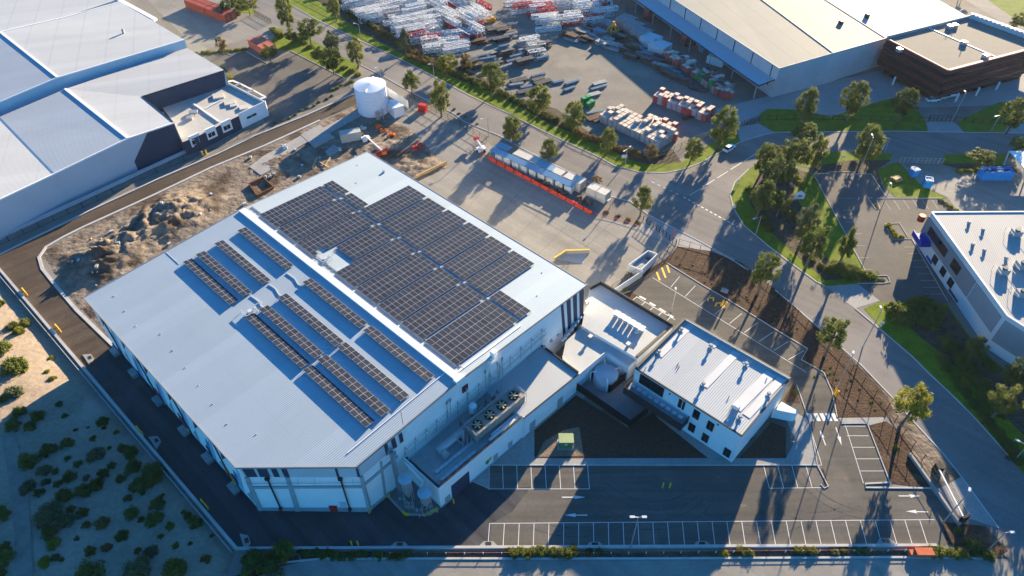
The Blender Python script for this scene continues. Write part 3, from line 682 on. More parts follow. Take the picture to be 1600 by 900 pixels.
rl=[((504,290),(529,310),(520,282),(546,300)),((531,311),(556,328),(547,300),(566,313)),((560,331),(588,349),(627,282),(666,307)),((591,352),(618,370),(669,309),(697,326)),
 ((621,373),(651,391),(700,327),(730,346)),((654,394),(686,416),(732,347),(764,366)),((689,418),(723,440),(767,368),(799,389)),((727,443),(757,462),(801,391),(824,405)),((768,460),(811,500),(790,459),(828,485))]
for i,q in enumerate(rl):
    a0,a1,_,_=Ls[i]; d1=(PXa(*q[2])[1]+PXa(*q[3])[1])/2; dd=dm+.75
    if i==7: d1=Ls[7][3]+ (PXa(824,405)[1]-Ls[7][3])
    rows=5 if i==8 else 4
    cols=max(2,round((d1-dd)/1.06))
    array(lab[i]+' flat solar block between middle walkway and far eave of the warehouse roof',[(a0,dd),(a1,dd),(a1,d1),(a0,d1)],rows,cols)
# tilted racks on the shaded slope
racks=[('upper group, nearest the ridge vent',(383,355),(459.5,414)),('upper group, second from the ridge vent',(347.5,375),(424,437)),('upper group, third from the ridge vent',(319,392),(394,456)),('upper group, farthest from the ridge vent',(300,403),(372.5,469)),
 ('middle group, nearest the ridge vent',(486,434),(574,505)),('lower group, nearest the ridge vent',(579,509),(680,586)),('middle group, second from the ridge vent',(449,457),(536,534)),('lower group, second from the ridge vent',(539,535),(641,616)),
 ('middle group, third from the ridge vent',(419,476),(505,552)),('lower group, third from the ridge vent',(509,554),(611,640)),('middle group, farthest from the ridge vent',(398,488),(484,567)),('lower group, farthest from the ridge vent',(487,570),(587,657))]
for lb,p,q in racks:
    a0,d0=Rpx(*p,.2); a1,d1=Rpx(*q,.2); d=(d0+d1)/2; n=round((a1-a0)/1.55)
    array('long tilted solar rack, '+lb,[(a0,d-2.0),(a1,d-2.0),(a1,d),(a0,d)],n,2,h=(.50,.14))
for k,(d_,pts) in enumerate(((31.0,[(25,0),(27.5,.15),(29.5,-.35),(31.2,.1)]),(26.7,[(25,0),(27,.2),(29,-.3),(31,.1)]),(22.5,[(25,0),(27.4,.2),(29,-.2),(30.6,.1)]))):
    mb=MB()
    for (a,o_),(a2,o2_) in zip(pts,pts[1:]): mb.bar(Rf(a,d_+o_,.12),Rf(a2,d_+o2_,.12),.14,.12)
    mb.build('rooftop_conduit',M_lgrey,wh)
def roof_frame(a,d,lb):
    r=empty('roof_pipe_frame',Rf(a,d),lb,'pipe frame'); mb=MB()
    q=[(a,d),(a+2.2,d),(a+2.2,d+2.4),(a+.9,d+2.4),(a+.9,d+4)]
    for p_,q_ in zip(q,q[1:]): mb.bar(Rf(*p_,.55),Rf(*q_,.55),.12)
    for p_ in q: mb.bar(Rf(*p_,0),Rf(*p_,.6),.1)
    mb.build('pipe',M_lgrey,r); mb=MB(); mb.box(Rf(a+1.4,d+1.2,.3),(.8,.8,.6),R_(46)); mb.build('valve_box',M_lgrey,r)
c=Rpx(512,402); roof_frame(c[0]-1,c[1]-2,'small pipe frame in the gap of the big solar array')
c=Rpx(388,488); roof_frame(c[0]-1,c[1]-1,'small pipe frame between the upper and middle solar racks')
mb=MB()
for d_ in (6.,12.,18.): mb.bar(Rf(.2,d_,.03),Rf(.2,d_,.03)+dv*.01,.1)
a0=Rpx(257,392); mb.bar(Rf(0,a0[1],.04),Rf(5.5,a0[1],.04),.1); mb.build('sheet_joint',M_lgrey,wh)
# ---- generic flat-roofed annexes ----
def block(name,label,cat,px,z,wallm,roofm,par=.5,parm=None,zb=0,th=.25,trim=None):
    P=Gl(px,z); root=empty(name,Vector((P[0].x,P[0].y,zb)),label,cat)
    mb=MB(); mb.prism(P,zb,z-.06) ; w_=mb.build('wall',wallm,root)
    c=sum(P,Vector())/len(P); n=len(P)
    area=sum(P[i].x*P[(i+1)%n].y-P[(i+1)%n].x*P[i].y for i in range(n)); sg=1 if area>0 else -1
    ins=[]
    for i in range(n):
        a,b,d=P[i-1],P[i],P[(i+1)%n]; e1=(b-a).normalized(); e2=(d-b).normalized(); n1=Vector((-e1.y,e1.x,0))*sg; n2_=Vector((-e2.y,e2.x,0))*sg
        k=(n1+n2_); k=k/max(.3,k.length_squared)*2; ins.append(b+k*th)
    mb=MB(); mb.face([Vector((p.x,p.y,z-.04)) for p in P]); mb.build('roof',roofm,root)
    if par>0:
        mb=MB()
        for i in range(n):
            j=(i+1)%n; mb.prism([Vector((q.x,q.y,0)) for q in (P[i],P[j],ins[j],ins[i])],z-.02,z+par)
        mb.build('parapet',parm or wallm,root)
    return root,P
# plant annex along the south-east wall
F1=G(685,762.5,6.8);F2=G(816.5,652,6.8)
def tow(p): # foot on the SE wall plane, 0.2 m clear
    t=(A2-p).dot(n2); return Vector((p.x,p.y,p.z))+n2*(t+.2)
K1=tow(F1);K2=tow(F2)
K1b=Vector((*G(636,719,6.8).xy,6.8)); dK=(K1b-F1).dot(-n2)
K1b=F1-n2*min(dK,(F1-K1).length)
dk=(F1-K1).length
pa=empty('plant_annex',flat(F1),'low white plant annex with open services deck against the warehouse, roller door and grey doors','plant building')
mb=MB(); mb.prism([F1,F2,K2,K1],0,5.7); mb.build('wall',M_wall,pa)
mb=MB(); mb.face([Vector((p.x,p.y,5.72)) for p in (F1,F2,K2,K1)]); mb.build('roof',mat('deck_concrete',(.34,.36,.35),.85,var=.12,scale=.4,scale2=2,var2=.08),pa)
eu=(F2-F1).normalized()
mb=MB(); i1,i2=F1-n2*.3,F2-n2*.3
mb.prism([F1,F2,i2,i1],5.70,6.8); mb.prism([i1,i1+eu*.3,K1+eu*.3,K1],5.70,6.79); mb.build('parapet',M_wall,pa)
mb=MB(); mb.bar(F1+Vector((0,0,.02))-n2*.15,F2-n2*.15+Vector((0,0,.02)),.42,.1); mb.bar(F1-n2*.15+Vector((0,0,.05))+eu*.15,K1+eu*.15+Vector((0,0,.05)),.42,.1); mb.build('parapet_capping',M_dark,pa)
def front(name,x0,x1,z0,z1,m,parent,th=.08,Fa=None,Fe=None):
    Fa=Fa or F1; Fe=Fe or eu
    P=[flat(Fa)+Fe*a+Vector((0,0,z))+n2*th for a,z in ((x0,z0),(x1,z0),(x1,z1),(x0,z1))]; Q=[p-n2*(th+.02) for p in P]
    mb=MB(); mb.face(P)
    for i in range(4): j=(i+1)%4; mb.face([Q[i],Q[j],P[j],P[i]])
    return mb.build(name,m,parent)
def along(x,y,Fa,Fe): return (onwall(x,y,flat(Fa),flat(Fa)+Fe*10)-flat(Fa)).dot(Fe)
for (x,y),w_,z1,m,nm in (((699,776),1.2,2.2,M_grey,'door'),((719,752),4.2,4.2,M_navy,'roller_door'),((774,707),1.1,2.3,M_grey,'door'),((797,688),1.1,2.3,M_grey,'door')):
    a=along(x,y,F1,eu); o=front(nm,a-w_/2,a+w_/2,.05,z1,m,pa)
    if nm=='door': front('handle',a+w_*.28,a+w_*.4,1.0,1.15,M_steel,o,.14)
a=along(762,720,F1,eu); front('safety_sign',a-.5,a+.2,1.6,2.6,mat('green_paint',(.02,.22,.05),.6),pa); front('safety_sign',a+.25,a+.9,1.9,2.8,M_yellow,pa)
front('plinth',0,(F2-F1).length,0,.5,M_grey,pa,.06)
# deck services
def dk_(a,d,z=5.75): p=flat(F1)+eu*a-n2*d; p.z=z; return p
Dp=(F1-K1).length; Lp=(F2-F1).length
cu=empty('condenser',dk_(15.4,3.4),'long evaporative condenser with four fans on the plant deck','condenser')
mb=MB(); mb.prism([dk_(11,2.2),dk_(23.4,2.2),dk_(23.4,4.9),dk_(11,4.9)],6.6,8.7); mb.build('casing',mat('weathered_zinc',(.30,.27,.22),.6,.2,var=.2,scale=1),cu)
for i in range(4):
    c=dk_(12.6+i*3.05,3.55,8.7); mb=MB(); mb.cone(c,1.0,.97,.4,20,cap=False); mb.cone(c+Vector((0,0,.05)),.95,.95,.02,20); f=mb.build('fan_shroud',M_dark,cu)
    mb=MB(); mb.cone(c+Vector((0,0,.2)),.22,.22,.25,10)
    for k in range(6):
        t=k*math.pi/3; mb.box(c+Vector((math.cos(t)*.5,math.sin(t)*.5,.3)),(.75,.28,.06),t)
    mb.build('fan_blades',mat('fan_tan',(.5,.38,.22),.6),f)
mb=MB()
for i in range(9):
    for d in (2.0,5.1):
        p=dk_(10.8+i*1.6,d,6.0); mb.bar(p,p+Vector((0,0,3.5)),.07)
for z in (9.0,9.5):
    q=[dk_(10.8,2.0,z),dk_(23.6,2.0,z),dk_(23.6,5.1,z),dk_(10.8,5.1,z)]
    for i in range(4): mb.bar(q[i],q[(i+1)%4],.07)
mb.build('guard_rail',M_steel,cu)
mb=MB(); mb.bar(dk_(9.5,4,6.4),dk_(9.5,4,9.6),.5,n=10)
for i in range(10):
    mb.bar(dk_(8.5+i*.25,3+.3*(i%4),6.0),dk_(8.5+i*.25,3+.3*(i%4),7.2+.3*(i%3)),.14,n=6)
mb.bar(dk_(8,5.6,7.8),dk_(23,5.6,7.8),.2,n=6); mb.bar(dk_(8,6.2,7.2),dk_(23,6.2,7.2),.16,n=6); mb.bar(dk_(8.6,3,7.4),dk_(8.6,6.2,7.4),.2,n=6)
mb.build('pipework',M_steel,cu)
for k,(a0,a1,d,lb) in enumerate(((1.6,9.4,1.2,'near'),(1.9,10.2,3.0,'middle'))):
    mb=MB(); a=a0
    while a<a1: mb.box(dk_(a+.45,d,6.0),(.9,.55,.35),R_(46.6)); a+=1.02
    tag(mb.build('duct_run',M_lgrey,loc=None),'row of pale duct boxes on the deck, %s the front parapet'%('next to' if k==0 else 'one step in from'),'duct')
mb=MB(); mb.bar(dk_(13,.95,6.3),dk_(24,.95,6.3),.55,.3); mb.bar(dk_(14,1.6,6.2),dk_(22,1.6,6.2),.3,.25); tag(mb.build('duct_run',M_trim),'long pale duct in front of the condenser','duct')
v=empty('pressure_vessel',dk_(7,5.6),'horizontal blue grey pressure vessel on the plant deck','vessel')
mb=MB(); mb.bar(dk_(4.6,5.4,7.1),dk_(10.4,5.4,7.1),1.5,n=16); mb.build('drum',M_steel,v); mb=MB(); mb.box(dk_(5.4,5.4,6.2),(.3,1.4,1.0),R_(46.6)); mb.box(dk_(9.4,5.4,6.2),(.3,1.4,1.0),R_(46.6)); mb.build('saddle',M_dark,v)
mb=MB(); mb.box(dk_(5.2,4.1,7.0),(1.1,1.1,.9),R_(46.6)); mb.cone(dk_(5.2,4.1,7.4),.4,.3,.5,12); mb.build('pump',M_steel,v)
mb=MB()
for i in range(26):
    a=11.5+random.random()*11; d=5.6+random.random()*(Dp-6.6); h=.5+random.random()*1.8
    if random.random()<.5: mb.bar(dk_(a,d,5.7),dk_(a,d,5.7+h),.12+random.random()*.25,n=8)
    else: mb.box(dk_(a,d,5.7+h/2),(.3+random.random()*.9,.3+random.random()*.6,h),R_(46.6))
for i in range(6): a=11+random.random()*9; mb.bar(dk_(a,5.8,6.8+i*.15),dk_(a+3,Dp-.8,6.8+i*.15),.1,n=6)
tag(mb.build('compressor_skid',mat('dull_steel',(.2,.21,.22),.5,.4,var=.4,scale=2)),'cluster of compressors and valves between condenser and warehouse wall','machinery')
v=empty('vessel',dk_(16,6.9),'small pale round topped vessel behind the condenser','vessel')
mb=MB(); mb.cone(dk_(15.3,7.6),.75,.75,2.6,16); mb.cone(dk_(15.3,7.6,8.35),.75,.1,.4,16); mb.build('drum',M_trim,v)
# silo group in front of plant
bd=empty('silo_pad',G(636,806),'hexagonal concrete pad with yellow corners at the warehouse foot','pad')
mb=MB(); mb.prism(Gl([(606,776),(634,805),(672,805),(686,794),(640,745)]),0,.35); mb.build('slab',mat('pad_grey',(.16,.17,.165),.8,var=.2,scale=1),bd)
mb=MB(); P=Gl([(606,776),(634,805),(672,805),(686,794)])
for a,b in ((0,1),(1,2),(2,3)): mb.bar(P[a]+Vector((0,0,.25)),P[b]+Vector((0,0,.25)),.35,.3)
mb.build('edge_kerb',M_path,bd)
mb=MB()
for t in (.82,): 
    mb.bar(P[0].lerp(P[1],.85)+Vector((0,0,.3)),P[1]+Vector((0,0,.3)),.4,.33); mb.bar(P[1]+Vector((0,0,.3)),P[1].lerp(P[2],.15)+Vector((0,0,.3)),.4,.33); mb.bar(P[1].lerp(P[2],.85)+Vector((0,0,.3)),P[2].lerp(P[3],.9)+Vector((0,0,.3)),.4,.33)
mb.bar(P[0]+Vector((0,0,.3)),P[0].lerp(P[1],.1)+Vector((0,0,.3)),.4,.33)
mb.build('yellow_edge',M_yellow,bd)
for (b,t),lb in ((((641,787),(632,743)),'taller silo with round blue grey lid beside the warehouse wall'),(((668,798),(660,766)),'shorter silo with round blue grey lid near the roller door')):
    s=empty('silo',G(*b,.35),lb,'silo'); h=hgt(b,t)-.3; c=G(*b,.35)
    for k in range(4):
        p=c+Vector((math.cos(k*1.57+.8)*1.0,math.sin(k*1.57+.8)*1.0,0)); mb=MB(); mb.bar(p,p+Vector((0,0,h*.5)),.14); mb.build('leg',M_steel,s)
    mb=MB(); mb.cone(c+Vector((0,0,h*.28)),.25,.9,h*.25,18,False); mb.cone(c+Vector((0,0,h*.53)),.9,.9,h*.4,18,False); mb.build('hopper',M_steel,s)
    mb=MB(); mb.cone(c+Vector((0,0,h*.93)),1.25,1.2,.12,20); mb.cone(c+Vector((0,0,h*.93+.12)),1.2,.1,.35,20); mb.build('lid',mat('blue_grey_lid',(.35,.42,.46),.5),s)
    mb=MB()
    for k in range(7):
        q=c+Vector((random.uniform(-1.5,1.5),random.uniform(-1.5,.6),0)); mb.bar(q,q+Vector((0,0,.8+random.random()*.8)),.13,n=6); q2=q+Vector((random.choice((-1,1))*.9,0,.8)); mb.bar(q+Vector((0,0,.8)),q2,.11,n=6); mb.box(q2,(.3,.3,.5))
    mb.build('pipework',M_steel,s)
mb=MB(); 
for a,b in (((630,715),(664,745)),((632,722),(660,752))):
    p,q=G(*a,7.3),G(*b,6.2); mb.bar(p,q,.35,n=8)
mb.bar(G(664,745,6.2),G(655,768,3.5),.3,n=8)
tag(mb.build('transfer_pipe',M_trim),'pair of white transfer pipes from the deck down to the silos','pipe')
# pipe rack tower at wall
mb=MB()
c0=onwall(612,745,A2,B2); c0.z=0
for k in range(2):
    p=c0+n2*(.6+.8*k)+eu*.4; mb.bar(p,p+Vector((0,0,12.6)),.5,n=10); mb.box(p+Vector((0,0,12.6)),(.9,.9,.7))
tag(mb.build('exhaust_flue',M_steel),'twin galvanised flues rising up the warehouse wall','flue')
# second annex with skillion roof
F3=G(900,580,6.2); d2=(F2-flat(F2)).length
F2b=F2+eu*.05; e3=(F3-F2b); e3.z=0; e3=eu*e3.dot(eu); F3=F2b+e3
K3=tow(F3)
an=empty('workshop_annex',flat(F2b),'white annex with ribbed metal roof half in shadow between plant deck and link building','annex')
for p,z in ((F2b,6.6),(F3,5.9)): p.z=z
Kb,K3=tow(F2b),tow(F3); Kb.z=6.9;K3.z=6.4
mb=MB(); P=[F2b,F3,K3,Kb]
mb.prism(P,0); mb.build('wall',M_wall,an)
mb=MB(); mb.face([p+Vector((0,0,.05)) for p in (F2b-eu*.1+n2*.2,F3+n2*.2,K3,Kb)]); mb.build('roof',ribbed('roof_annex',(.36,.38,.39),-43.2,.85,var=.04,stripe=.03,bump=.025),an)
mb=MB(); mb.bar(F2b+n2*.2,F3+n2*.2,.2,.25); mb.bar(F3+eu*.08+Vector((0,0,.2)),K3+eu*.08+Vector((0,0,.2)),.3,.6); mb.build('gutter',M_dark,an)
for (x,y) in ((832,661),(875,625)):
    a=along(x,y,F2b,eu); o=front('door',a-.75,a+.75,.05,2.7,M_grey,an,.08,F2b,eu); front('handle',a+.45,a+.6,1.0,1.15,M_steel,o,.14,F2b,eu)
mb=MB(); p=flat(F2b)+n2*.15+eu*.3; mb.bar(p,p+Vector((0,0,6.8)),.16,n=8); mb.build('downpipe',M_trim,an)
mb=MB()
for k in range(5): c=tow(G(880-k*10,530+k*10,7.4)); mb.box(flat(c)+n2*1.2+Vector((0,0,7.7)),(.5,.5,.5),R_(46.6))
mb.build('roof_fitting',M_steel,an)
# link building: lower roof then upper roof
M_roofC=mat('membrane_cream',(.44,.45,.435),.6,var=.05,scale=.3,scale2=2,var2=.02)
lk,P=block('link_building','low cream roofed link building wrapping the round tank court','link building',[(910,510),(995,561),(983,572),(947,549.5),(901,588),(879,557),(884,533)],4.6,M_wall,M_roofC,par=0)
mb=MB(); n_=len(P)
for i in range(1,5): mb.bar(P[i],P[(i+1)%n_],.22,.3)
mb.build('roof_flashing',M_lgrey,lk)
am,P=block('amenities_block','cream flat roofed amenities block with parapet and row of white roof cowls','building',[(938,443),(1051,511),(996,560),(909,509),(921,452)],5.4,M_wall,M_roofC,par=0)
mb=MB(); q=P[0:2]; 
def parap(P,i,j,h,th,m,root,nm='parapet',z0=None):
    a,b=P[i],P[j]; d=(b-a).normalized(); nr=Vector((-d.y,d.x,0)); c=sum(P,Vector())/len(P)
    if (c-a).dot(nr)<0: nr=-nr
    mb=MB(); mb.prism([a,b,b+nr*th,a+nr*th],(z0 if z0 is not None else a.z-.03),a.z+h); return mb.build(nm,m,root)
parap(P,0,1,.95,.3,M_dark,am); parap(P,0,4,.9,.3,M_dark,am); parap(P,1,2,.5,.5,mat('brown_capping',(.10,.09,.08),.6),am)
for k in range(6):
    c=Vector(G(963,494,5.4)).lerp(G(1006,520,5.4),k/5.5); h=.95
    r=empty('roof_cowl',c,['first','second','third','fourth','fifth','sixth'][k]+' white cowl from the left in the row on the amenities roof','cowl','white cowls on the amenities roof')
    mb=MB(); mb.box(c+Vector((0,0,h+.05)),(1.25,1.5,.12),R_(-33)); mb.build('cap',M_trim,r); mb=MB(); mb.box(c+Vector((0,0,h/2)),(.95,.95,h),R_(-33)); mb.build('shaft',M_lgrey,r)
for (x,y,s,lb) in ((918,474,.7,'grey vent on the amenities roof beside the warehouse corner'),(981,541,.8,'small white box vent near the lower edge of the amenities roof'),(994,522,.6,'white box vent in the cowls\' shadow'),(922,530,.9,'tall white vent on the cream link roof')):
    z=5.4 if y<545 and x>905 and not (x==922) else 4.6; r=empty('roof_vent',G(x,y,z),lb,'vent'); c=G(x,y,z)
    mb=MB(); mb.box(c+Vector((0,0,s*.5)),(.5,.5,s),R_(46)); mb.build('shaft',M_steel,r); mb=MB(); mb.box(c+Vector((0,0,s+.08)),(.85,.75,.16),R_(46)); mb.build('cap',M_trim,r)
mb=MB()
for k in range(7):
    c=G(880+k*4.8,530-k*6.2,4.9); mb.box(c,(.9,.5,.7),R_(46)); mb.cone(c+Vector((.5,.3,.0)),.3,.3,.5,10)
tag(mb.build('condensing_unit',M_lgrey),'line of small grey air conditioning units at the warehouse foot on the link roof','air conditioner')
# office
of,P=block('office_building','two storey white office with corrugated grey white roof beside the car park','office building',[(1068.4,499),(1233,592.7),(1159.4,681),(993,575)],8.6,mat('office_render',(.70,.72,.72),.8,var=.05,scale=.3),ribbed('roof_office',(.42,.44,.44),47.5,.85,var=.05,stripe=.05,bump=.05),par=0)
oN,oE,oS,oW=P
mb=MB()
for a,b in ((oW,oS),(oS,oE)): mb.bar(a+Vector((0,0,-.05)),b+Vector((0,0,-.05)),.22,.3)
mb.build('gutter',M_dark,of)
parap(P,0,3,.55,.45,MATS['brown_capping'],of); parap(P,0,1,.45,.3,M_grey,of)
for (x,y) in ((1064,512),(1102,532),(1043,503)): pass
dO=(oS-oN).normalized()
mb=MB()
def strip(x0,y0,x1,y1,w_): 
    a,b=G(x0,y0,8.62),G(x1,y1,8.62); mb.bar(a,b,w_,.05)
strip(1082,506,1030,556,1.3); strip(1121,533,1112,541,1.3); strip(1152,550,1100,603,1.5); strip(1172,562,1165,569,1.3); strip(1205,583,1150,638,2.0); strip(1222,591,1166,650,1.5)
mb.build('translucent_sheet',mat('translucent_sheet',(.50,.50,.49),.5,var=.04),of)
for i,(x,y) in enumerate(((1064,518),(1110,544),(1165,572),(1029,553),(1098,603),(1200,619),(1155,655))):
    c=G(x,y,8.6); r=empty('roof_exhaust',c,'dark roof exhaust on the office roof, '+['upper left','upper middle','upper right','left edge','centre','right edge','lower corner'][i],'exhaust','exhausts on the office roof')
    mb=MB(); mb.cone(c,.22,.22,.8,10); mb.build('shaft',M_steel,r); mb=MB(); mb.cone(c+Vector((0,0,.8)),.42,.3,.3,12); mb.box(c+Vector((0,0,.1)),(.7,.7,.2)); mb.build('cap',M_grey,r)
mb=MB()
for (x,y) in ((1009,575),(1061,573),(1099,596),(1139,620),(1198,592),(1060,568)): mb.cone(G(x,y,8.6),.1,.1,.35,8)
mb.build('pipe_vent',M_grey,of)
rf=empty('access_hatch',G(1146,642,8.6),'galvanised ladder hatch near the lower corner of the office roof','hatch')
mb=MB(); c=G(1150,637,8.6); mb.box(c+Vector((0,0,.5)),(1.1,1.1,1.0),R_(47)); mb.build('hatch_box',M_trim,rf)
mb=MB(); a,b=G(1144,640,8.65),G(1135,656,8.65)
for o_ in (-.45,.45): mb.bar(a+dO*o_+Vector((0,0,.6)),b+dO*o_+Vector((0,0,.15)),.07); mb.bar(a+dO*o_,a+dO*o_+Vector((0,0,1.0)),.07)
for k in range(5): q=a.lerp(b,k/4)+Vector((0,0,.55-.1*k)); mb.bar(q-dO*.45,q+dO*.45,.06)
mb.build('ladder',M_steel,rf)
# office windows
for (x,y) in ((1065,628),(1088,644),(1110,662)): 
    wallrect('window',(x,y+3.5),1.25,2.3,oW,oS,M_glass,of,frame=M_dark)
for (x,y) in ((1058,649),(1081,665),(1102,681),(1136,704)): wallrect('window',(x,y+3),1.25,2.2,oW,oS,M_glass,of,frame=M_dark)
wallrect('window',(1018,602),5.4,2.6,oW,oS,M_glass,of,frame=M_dark)
for (x,y) in ((1171,690),(1183,678),(1195,665),(1208,650),(1216,640),(1165,703),(1178,690),(1190,677)): wallrect('window',(x,y),1.1,1.9,oS,oE,M_glass,of,frame=M_dark)
nO=Vector((oS.y-oW.y,-(oS.x-oW.x),0)).normalized(); nO=nO if nO.y<0 else -nO; eO=(oS-oW).normalized(); eO.z=0
# balcony
c=onwall(1000,610,oW,oS); a0=(c-oW).dot(eO)-2.2
mb=MB(); B0=flat(oW)+eO*a0
mb.prism([B0,B0+eO*13.2,B0+eO*13.2+nO*2.6,B0+nO*2.6],3.6,3.85); bo=mb.build('balcony',M_grey,of)
mb=MB()
for p,q in ((B0+nO*2.6,B0+eO*13.2+nO*2.6),(B0,B0+nO*2.6),(B0+eO*13.2,B0+eO*13.2+nO*2.6)): 
    mb.bar(p+Vector((0,0,4.0)),q+Vector((0,0,4.0)),.1,2.0)
mb.build('screen',M_dark,bo)
mb=MB()
for k in range(9): p=B0+eO*(1.2+k*1.35)+nO*1.2; mb.box(p+Vector((0,0,5.02)),(.9,.7,.12),R_(-30)); mb.bar(p+Vector((0,0,3.9)),p+Vector((0,0,5)),.1)
tag(mb.build('balcony_table',M_lgrey),'row of pale tables along the dark screened balcony of the office','table')
for x in (1076,): pass
for px in ((1075,600),(1157,684)):
    p=onwall(*px,oW,oS)+nO*.12; mb=MB(); mb.bar(Vector((p.x,p.y,.1)),Vector((p.x,p.y,8.3)),.14,n=8); mb.build('downpipe',M_trim,of)
for t,w_ in ((.35,1),(.8,1)): wallrect('downlight',flat(oW).lerp(flat(oS),t)+Vector((0,0,7.6)),.3,.3,oW,oS,M_dark,of,.15)
# entry fin wall and sunshade slats on the north-east side of the office
mb=MB(); mb.prism(Gl([(1204,652),(1216,640),(1242,655),(1238,659)],0),0,2.6)
tag(mb.build('screen_wall',M_wall),'free standing white screen wall at the office entry by the zebra crossing','wall')
nE=(oE-oN).normalized(); nrmE=-Vector((-nE.y,nE.x,0)); nrmE=nrmE if nrmE.y>0 else -nrmE
mb=MB(); n_s=int(((oE-oN).length-1)/.8)
for k in range(n_s): p=oN+nE*(.6+k*.8)+nrmE*.6+Vector((0,0,-.9)); mb.box(p,(.28,1.1,.5),R_(-30))
mb.bar(oN+nrmE*1.15+Vector((0,0,-.7)),oE+nrmE*1.15+Vector((0,0,-.7)),.15,.3); mb.build('sunshade',mat('bronze_trim',(.16,.13,.09),.5),of)
# court fence and tank
fz=empty('courtyard_screen',G(983,666),'dark slatted screen fence round the courtyard below the round tank','fence')
mb=MB()
for a,b in (((898,607),(983,667)),((983,667),(1012,645))): p,q=G(*a),G(*b); mb.bar(p+Vector((0,0,1.1)),q+Vector((0,0,1.1)),.12,2.1)
mb.build('screen_panel',M_black,fz)
mb=MB()
for a,b in (((918,588),(953,614)),((953,614),(980,590))): p,q=G(*a),G(*b); mb.bar(p+Vector((0,0,1.2)),q+Vector((0,0,1.2)),.12,2.2)
mb.build('screen_panel',M_black,fz)
tk=empty('water_tank',G(943,600),'blue grey round water tank sunk in the court beside the link building','tank')
c=G(945,597); mb=MB(); mb.cone(c,2.45,2.45,3.0,28); mb.build('tank_shell',M_lgrey,tk); mb=MB(); mb.cone(c+Vector((0,0,3.0)),2.5,.2,.35,28); mb.build('lid',mat('tank_lid',(.38,.44,.48),.6),tk)
for t in (.3,1.6,3.2,4.7):
    mb=MB(); d=Vector((math.cos(t),math.sin(t),0)); mb.bar(c+d*1.9+Vector((0,0,3.5)),c+d*3.1+Vector((0,0,3.5)),.22,n=8); mb.bar(c+d*3.1+Vector((0,0,3.5)),c+d*3.1+Vector((0,0,.6)),.2,n=8); mb.build('pipe',M_trim,tk)
# green kiosk
c=G(884,700); kk=empty('transformer_kiosk',c,'green transformer kiosk on the gravel patch','kiosk')
mb=MB(); mb.box(c+Vector((0,.7,1.1)),(2.5,1.7,2.0)); mb.build('cabinet',mat('kiosk_green',(.09,.16,.07),.6),kk); mb=MB(); mb.box(c+Vector((0,.7,2.2)),(2.8,2.1,.2)); mb.build('lid',mat('kiosk_lid',(.30,.36,.18),.6),kk); mb=MB(); mb.box(c+Vector((0,.7,.05)),(3.2,2.4,.1)); mb.build('plinth',M_path,kk)
mb=MB(); mb.box(c+Vector((0,-.17,1.3)),(.5,.04,.3)); mb.build('label_plate',M_white,kk)
# ================= NEIGHBOURS =================
def gable(name,label,cat,faces,pts,wallm,roofs,zb=0,outline=None):
    """pts: dict name->(x,y,z) roof points; faces: list of (names,roof material)"""
    P={k:G(x,y,z) for k,(x,y,z) in pts.items()}
    root=empty(name,Vector((P[outline[0]].x,P[outline[0]].y,0)),label,cat)
    mb=MB()
    for i in range(len(outline)):
        a,b=P[outline[i]],P[outline[(i+1)%len(outline)]]; mb.face([flat(a),flat(b),b-Vector((0,0,.15)),a-Vector((0,0,.15))])
    mb.build('wall',wallm,root)
    for names,m in faces:
        mb=MB(); mb.face([P[n] for n in names]); mb.build('roof',m,root)
    return root,P
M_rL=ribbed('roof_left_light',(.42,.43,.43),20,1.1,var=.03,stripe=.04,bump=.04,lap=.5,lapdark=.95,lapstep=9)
M_rLshade=ribbed('roof_left_shaded',(.36,.40,.43),20,1.1,var=.03,stripe=.03,bump=.04)  # same sheeting, darker and bluer: shade of the away-facing slopes put into its colour
lw,P=gable('warehouse','long pale metal roofed warehouse with stepped roof in the upper left corner','warehouse',
 [(['a','b','c','d','e','f'],M_rL),(['g','a','f','h'],M_rLshade),(['i','g','h','j'],M_rL)],
 {'a':(102,139,10.3),'b':(292,75,9.6),'c':(351,110,9.3),'d':(222,151,9.5),'e':(272,192,9.4),'f':(200,216,10.0),'g':(-2,183,9.2),'h':(84,272,9.0),'i':(-160,235,10.2),'j':(-60,340,10.0)},
 mat('wall_pale_blue',(.42,.46,.50),.7,var=.05,scale=.2),None,outline=['i','g','a','b','c','d','e','f','h','j'])
lwP=P
mb=MB(); mb.bar(P['a']+Vector((0,0,.1)),P['f']+Vector((0,0,.1)),.8,.25); mb.build('ridge_cap',M_trim,lw)
mb=MB(); mb.bar(P['g'],P['h'],.5,.1); mb.build('valley_gutter',M_mb,lw)
mb=MB()
for a,b in (('j','h'),('h','f'),('f','e')): mb.bar(P[a],P[b],.35,.35)
mb.build('gutter',M_trim,lw)
mb=MB()
for a,b in (('c','d'),('d','e')): mb.bar(P[a],P[b],.25,.3)
mb.build('parapet_capping',M_dark,lw)
A4,B4=flat(P['f']),flat(P['e'])
wallpoly('dark_cladding',[(230,208),(272,193.5),(288.5,237),(199,276)],A4,B4,0,M_navy,lw,.08)
wallpoly('dark_cladding',[(222,152),(350,111),(353,134),(240,180)],flat(P['d']),flat(P['c']),0,M_navy,lw,.08)
wallpoly('dark_cladding',[(222,152),(271,191),(285,228),(240,180)],flat(P['d']),flat(P['e']),-.1,M_navy,lw,.15) if 0 else None
A4j=flat(P['j'])
mb=MB(); a=G(-60,400);b=G(290,238)
dd=(b-a).normalized(); nq=Vector((dd.y,-dd.x,0)); 
mb.bar(a+nq*.3+Vector((0,0,.5)),b+nq*.3+Vector((0,0,.5)),.5,1.0); mb.build('precast_base',mat('base_blue_grey',(.36,.42,.47),.8),lw)
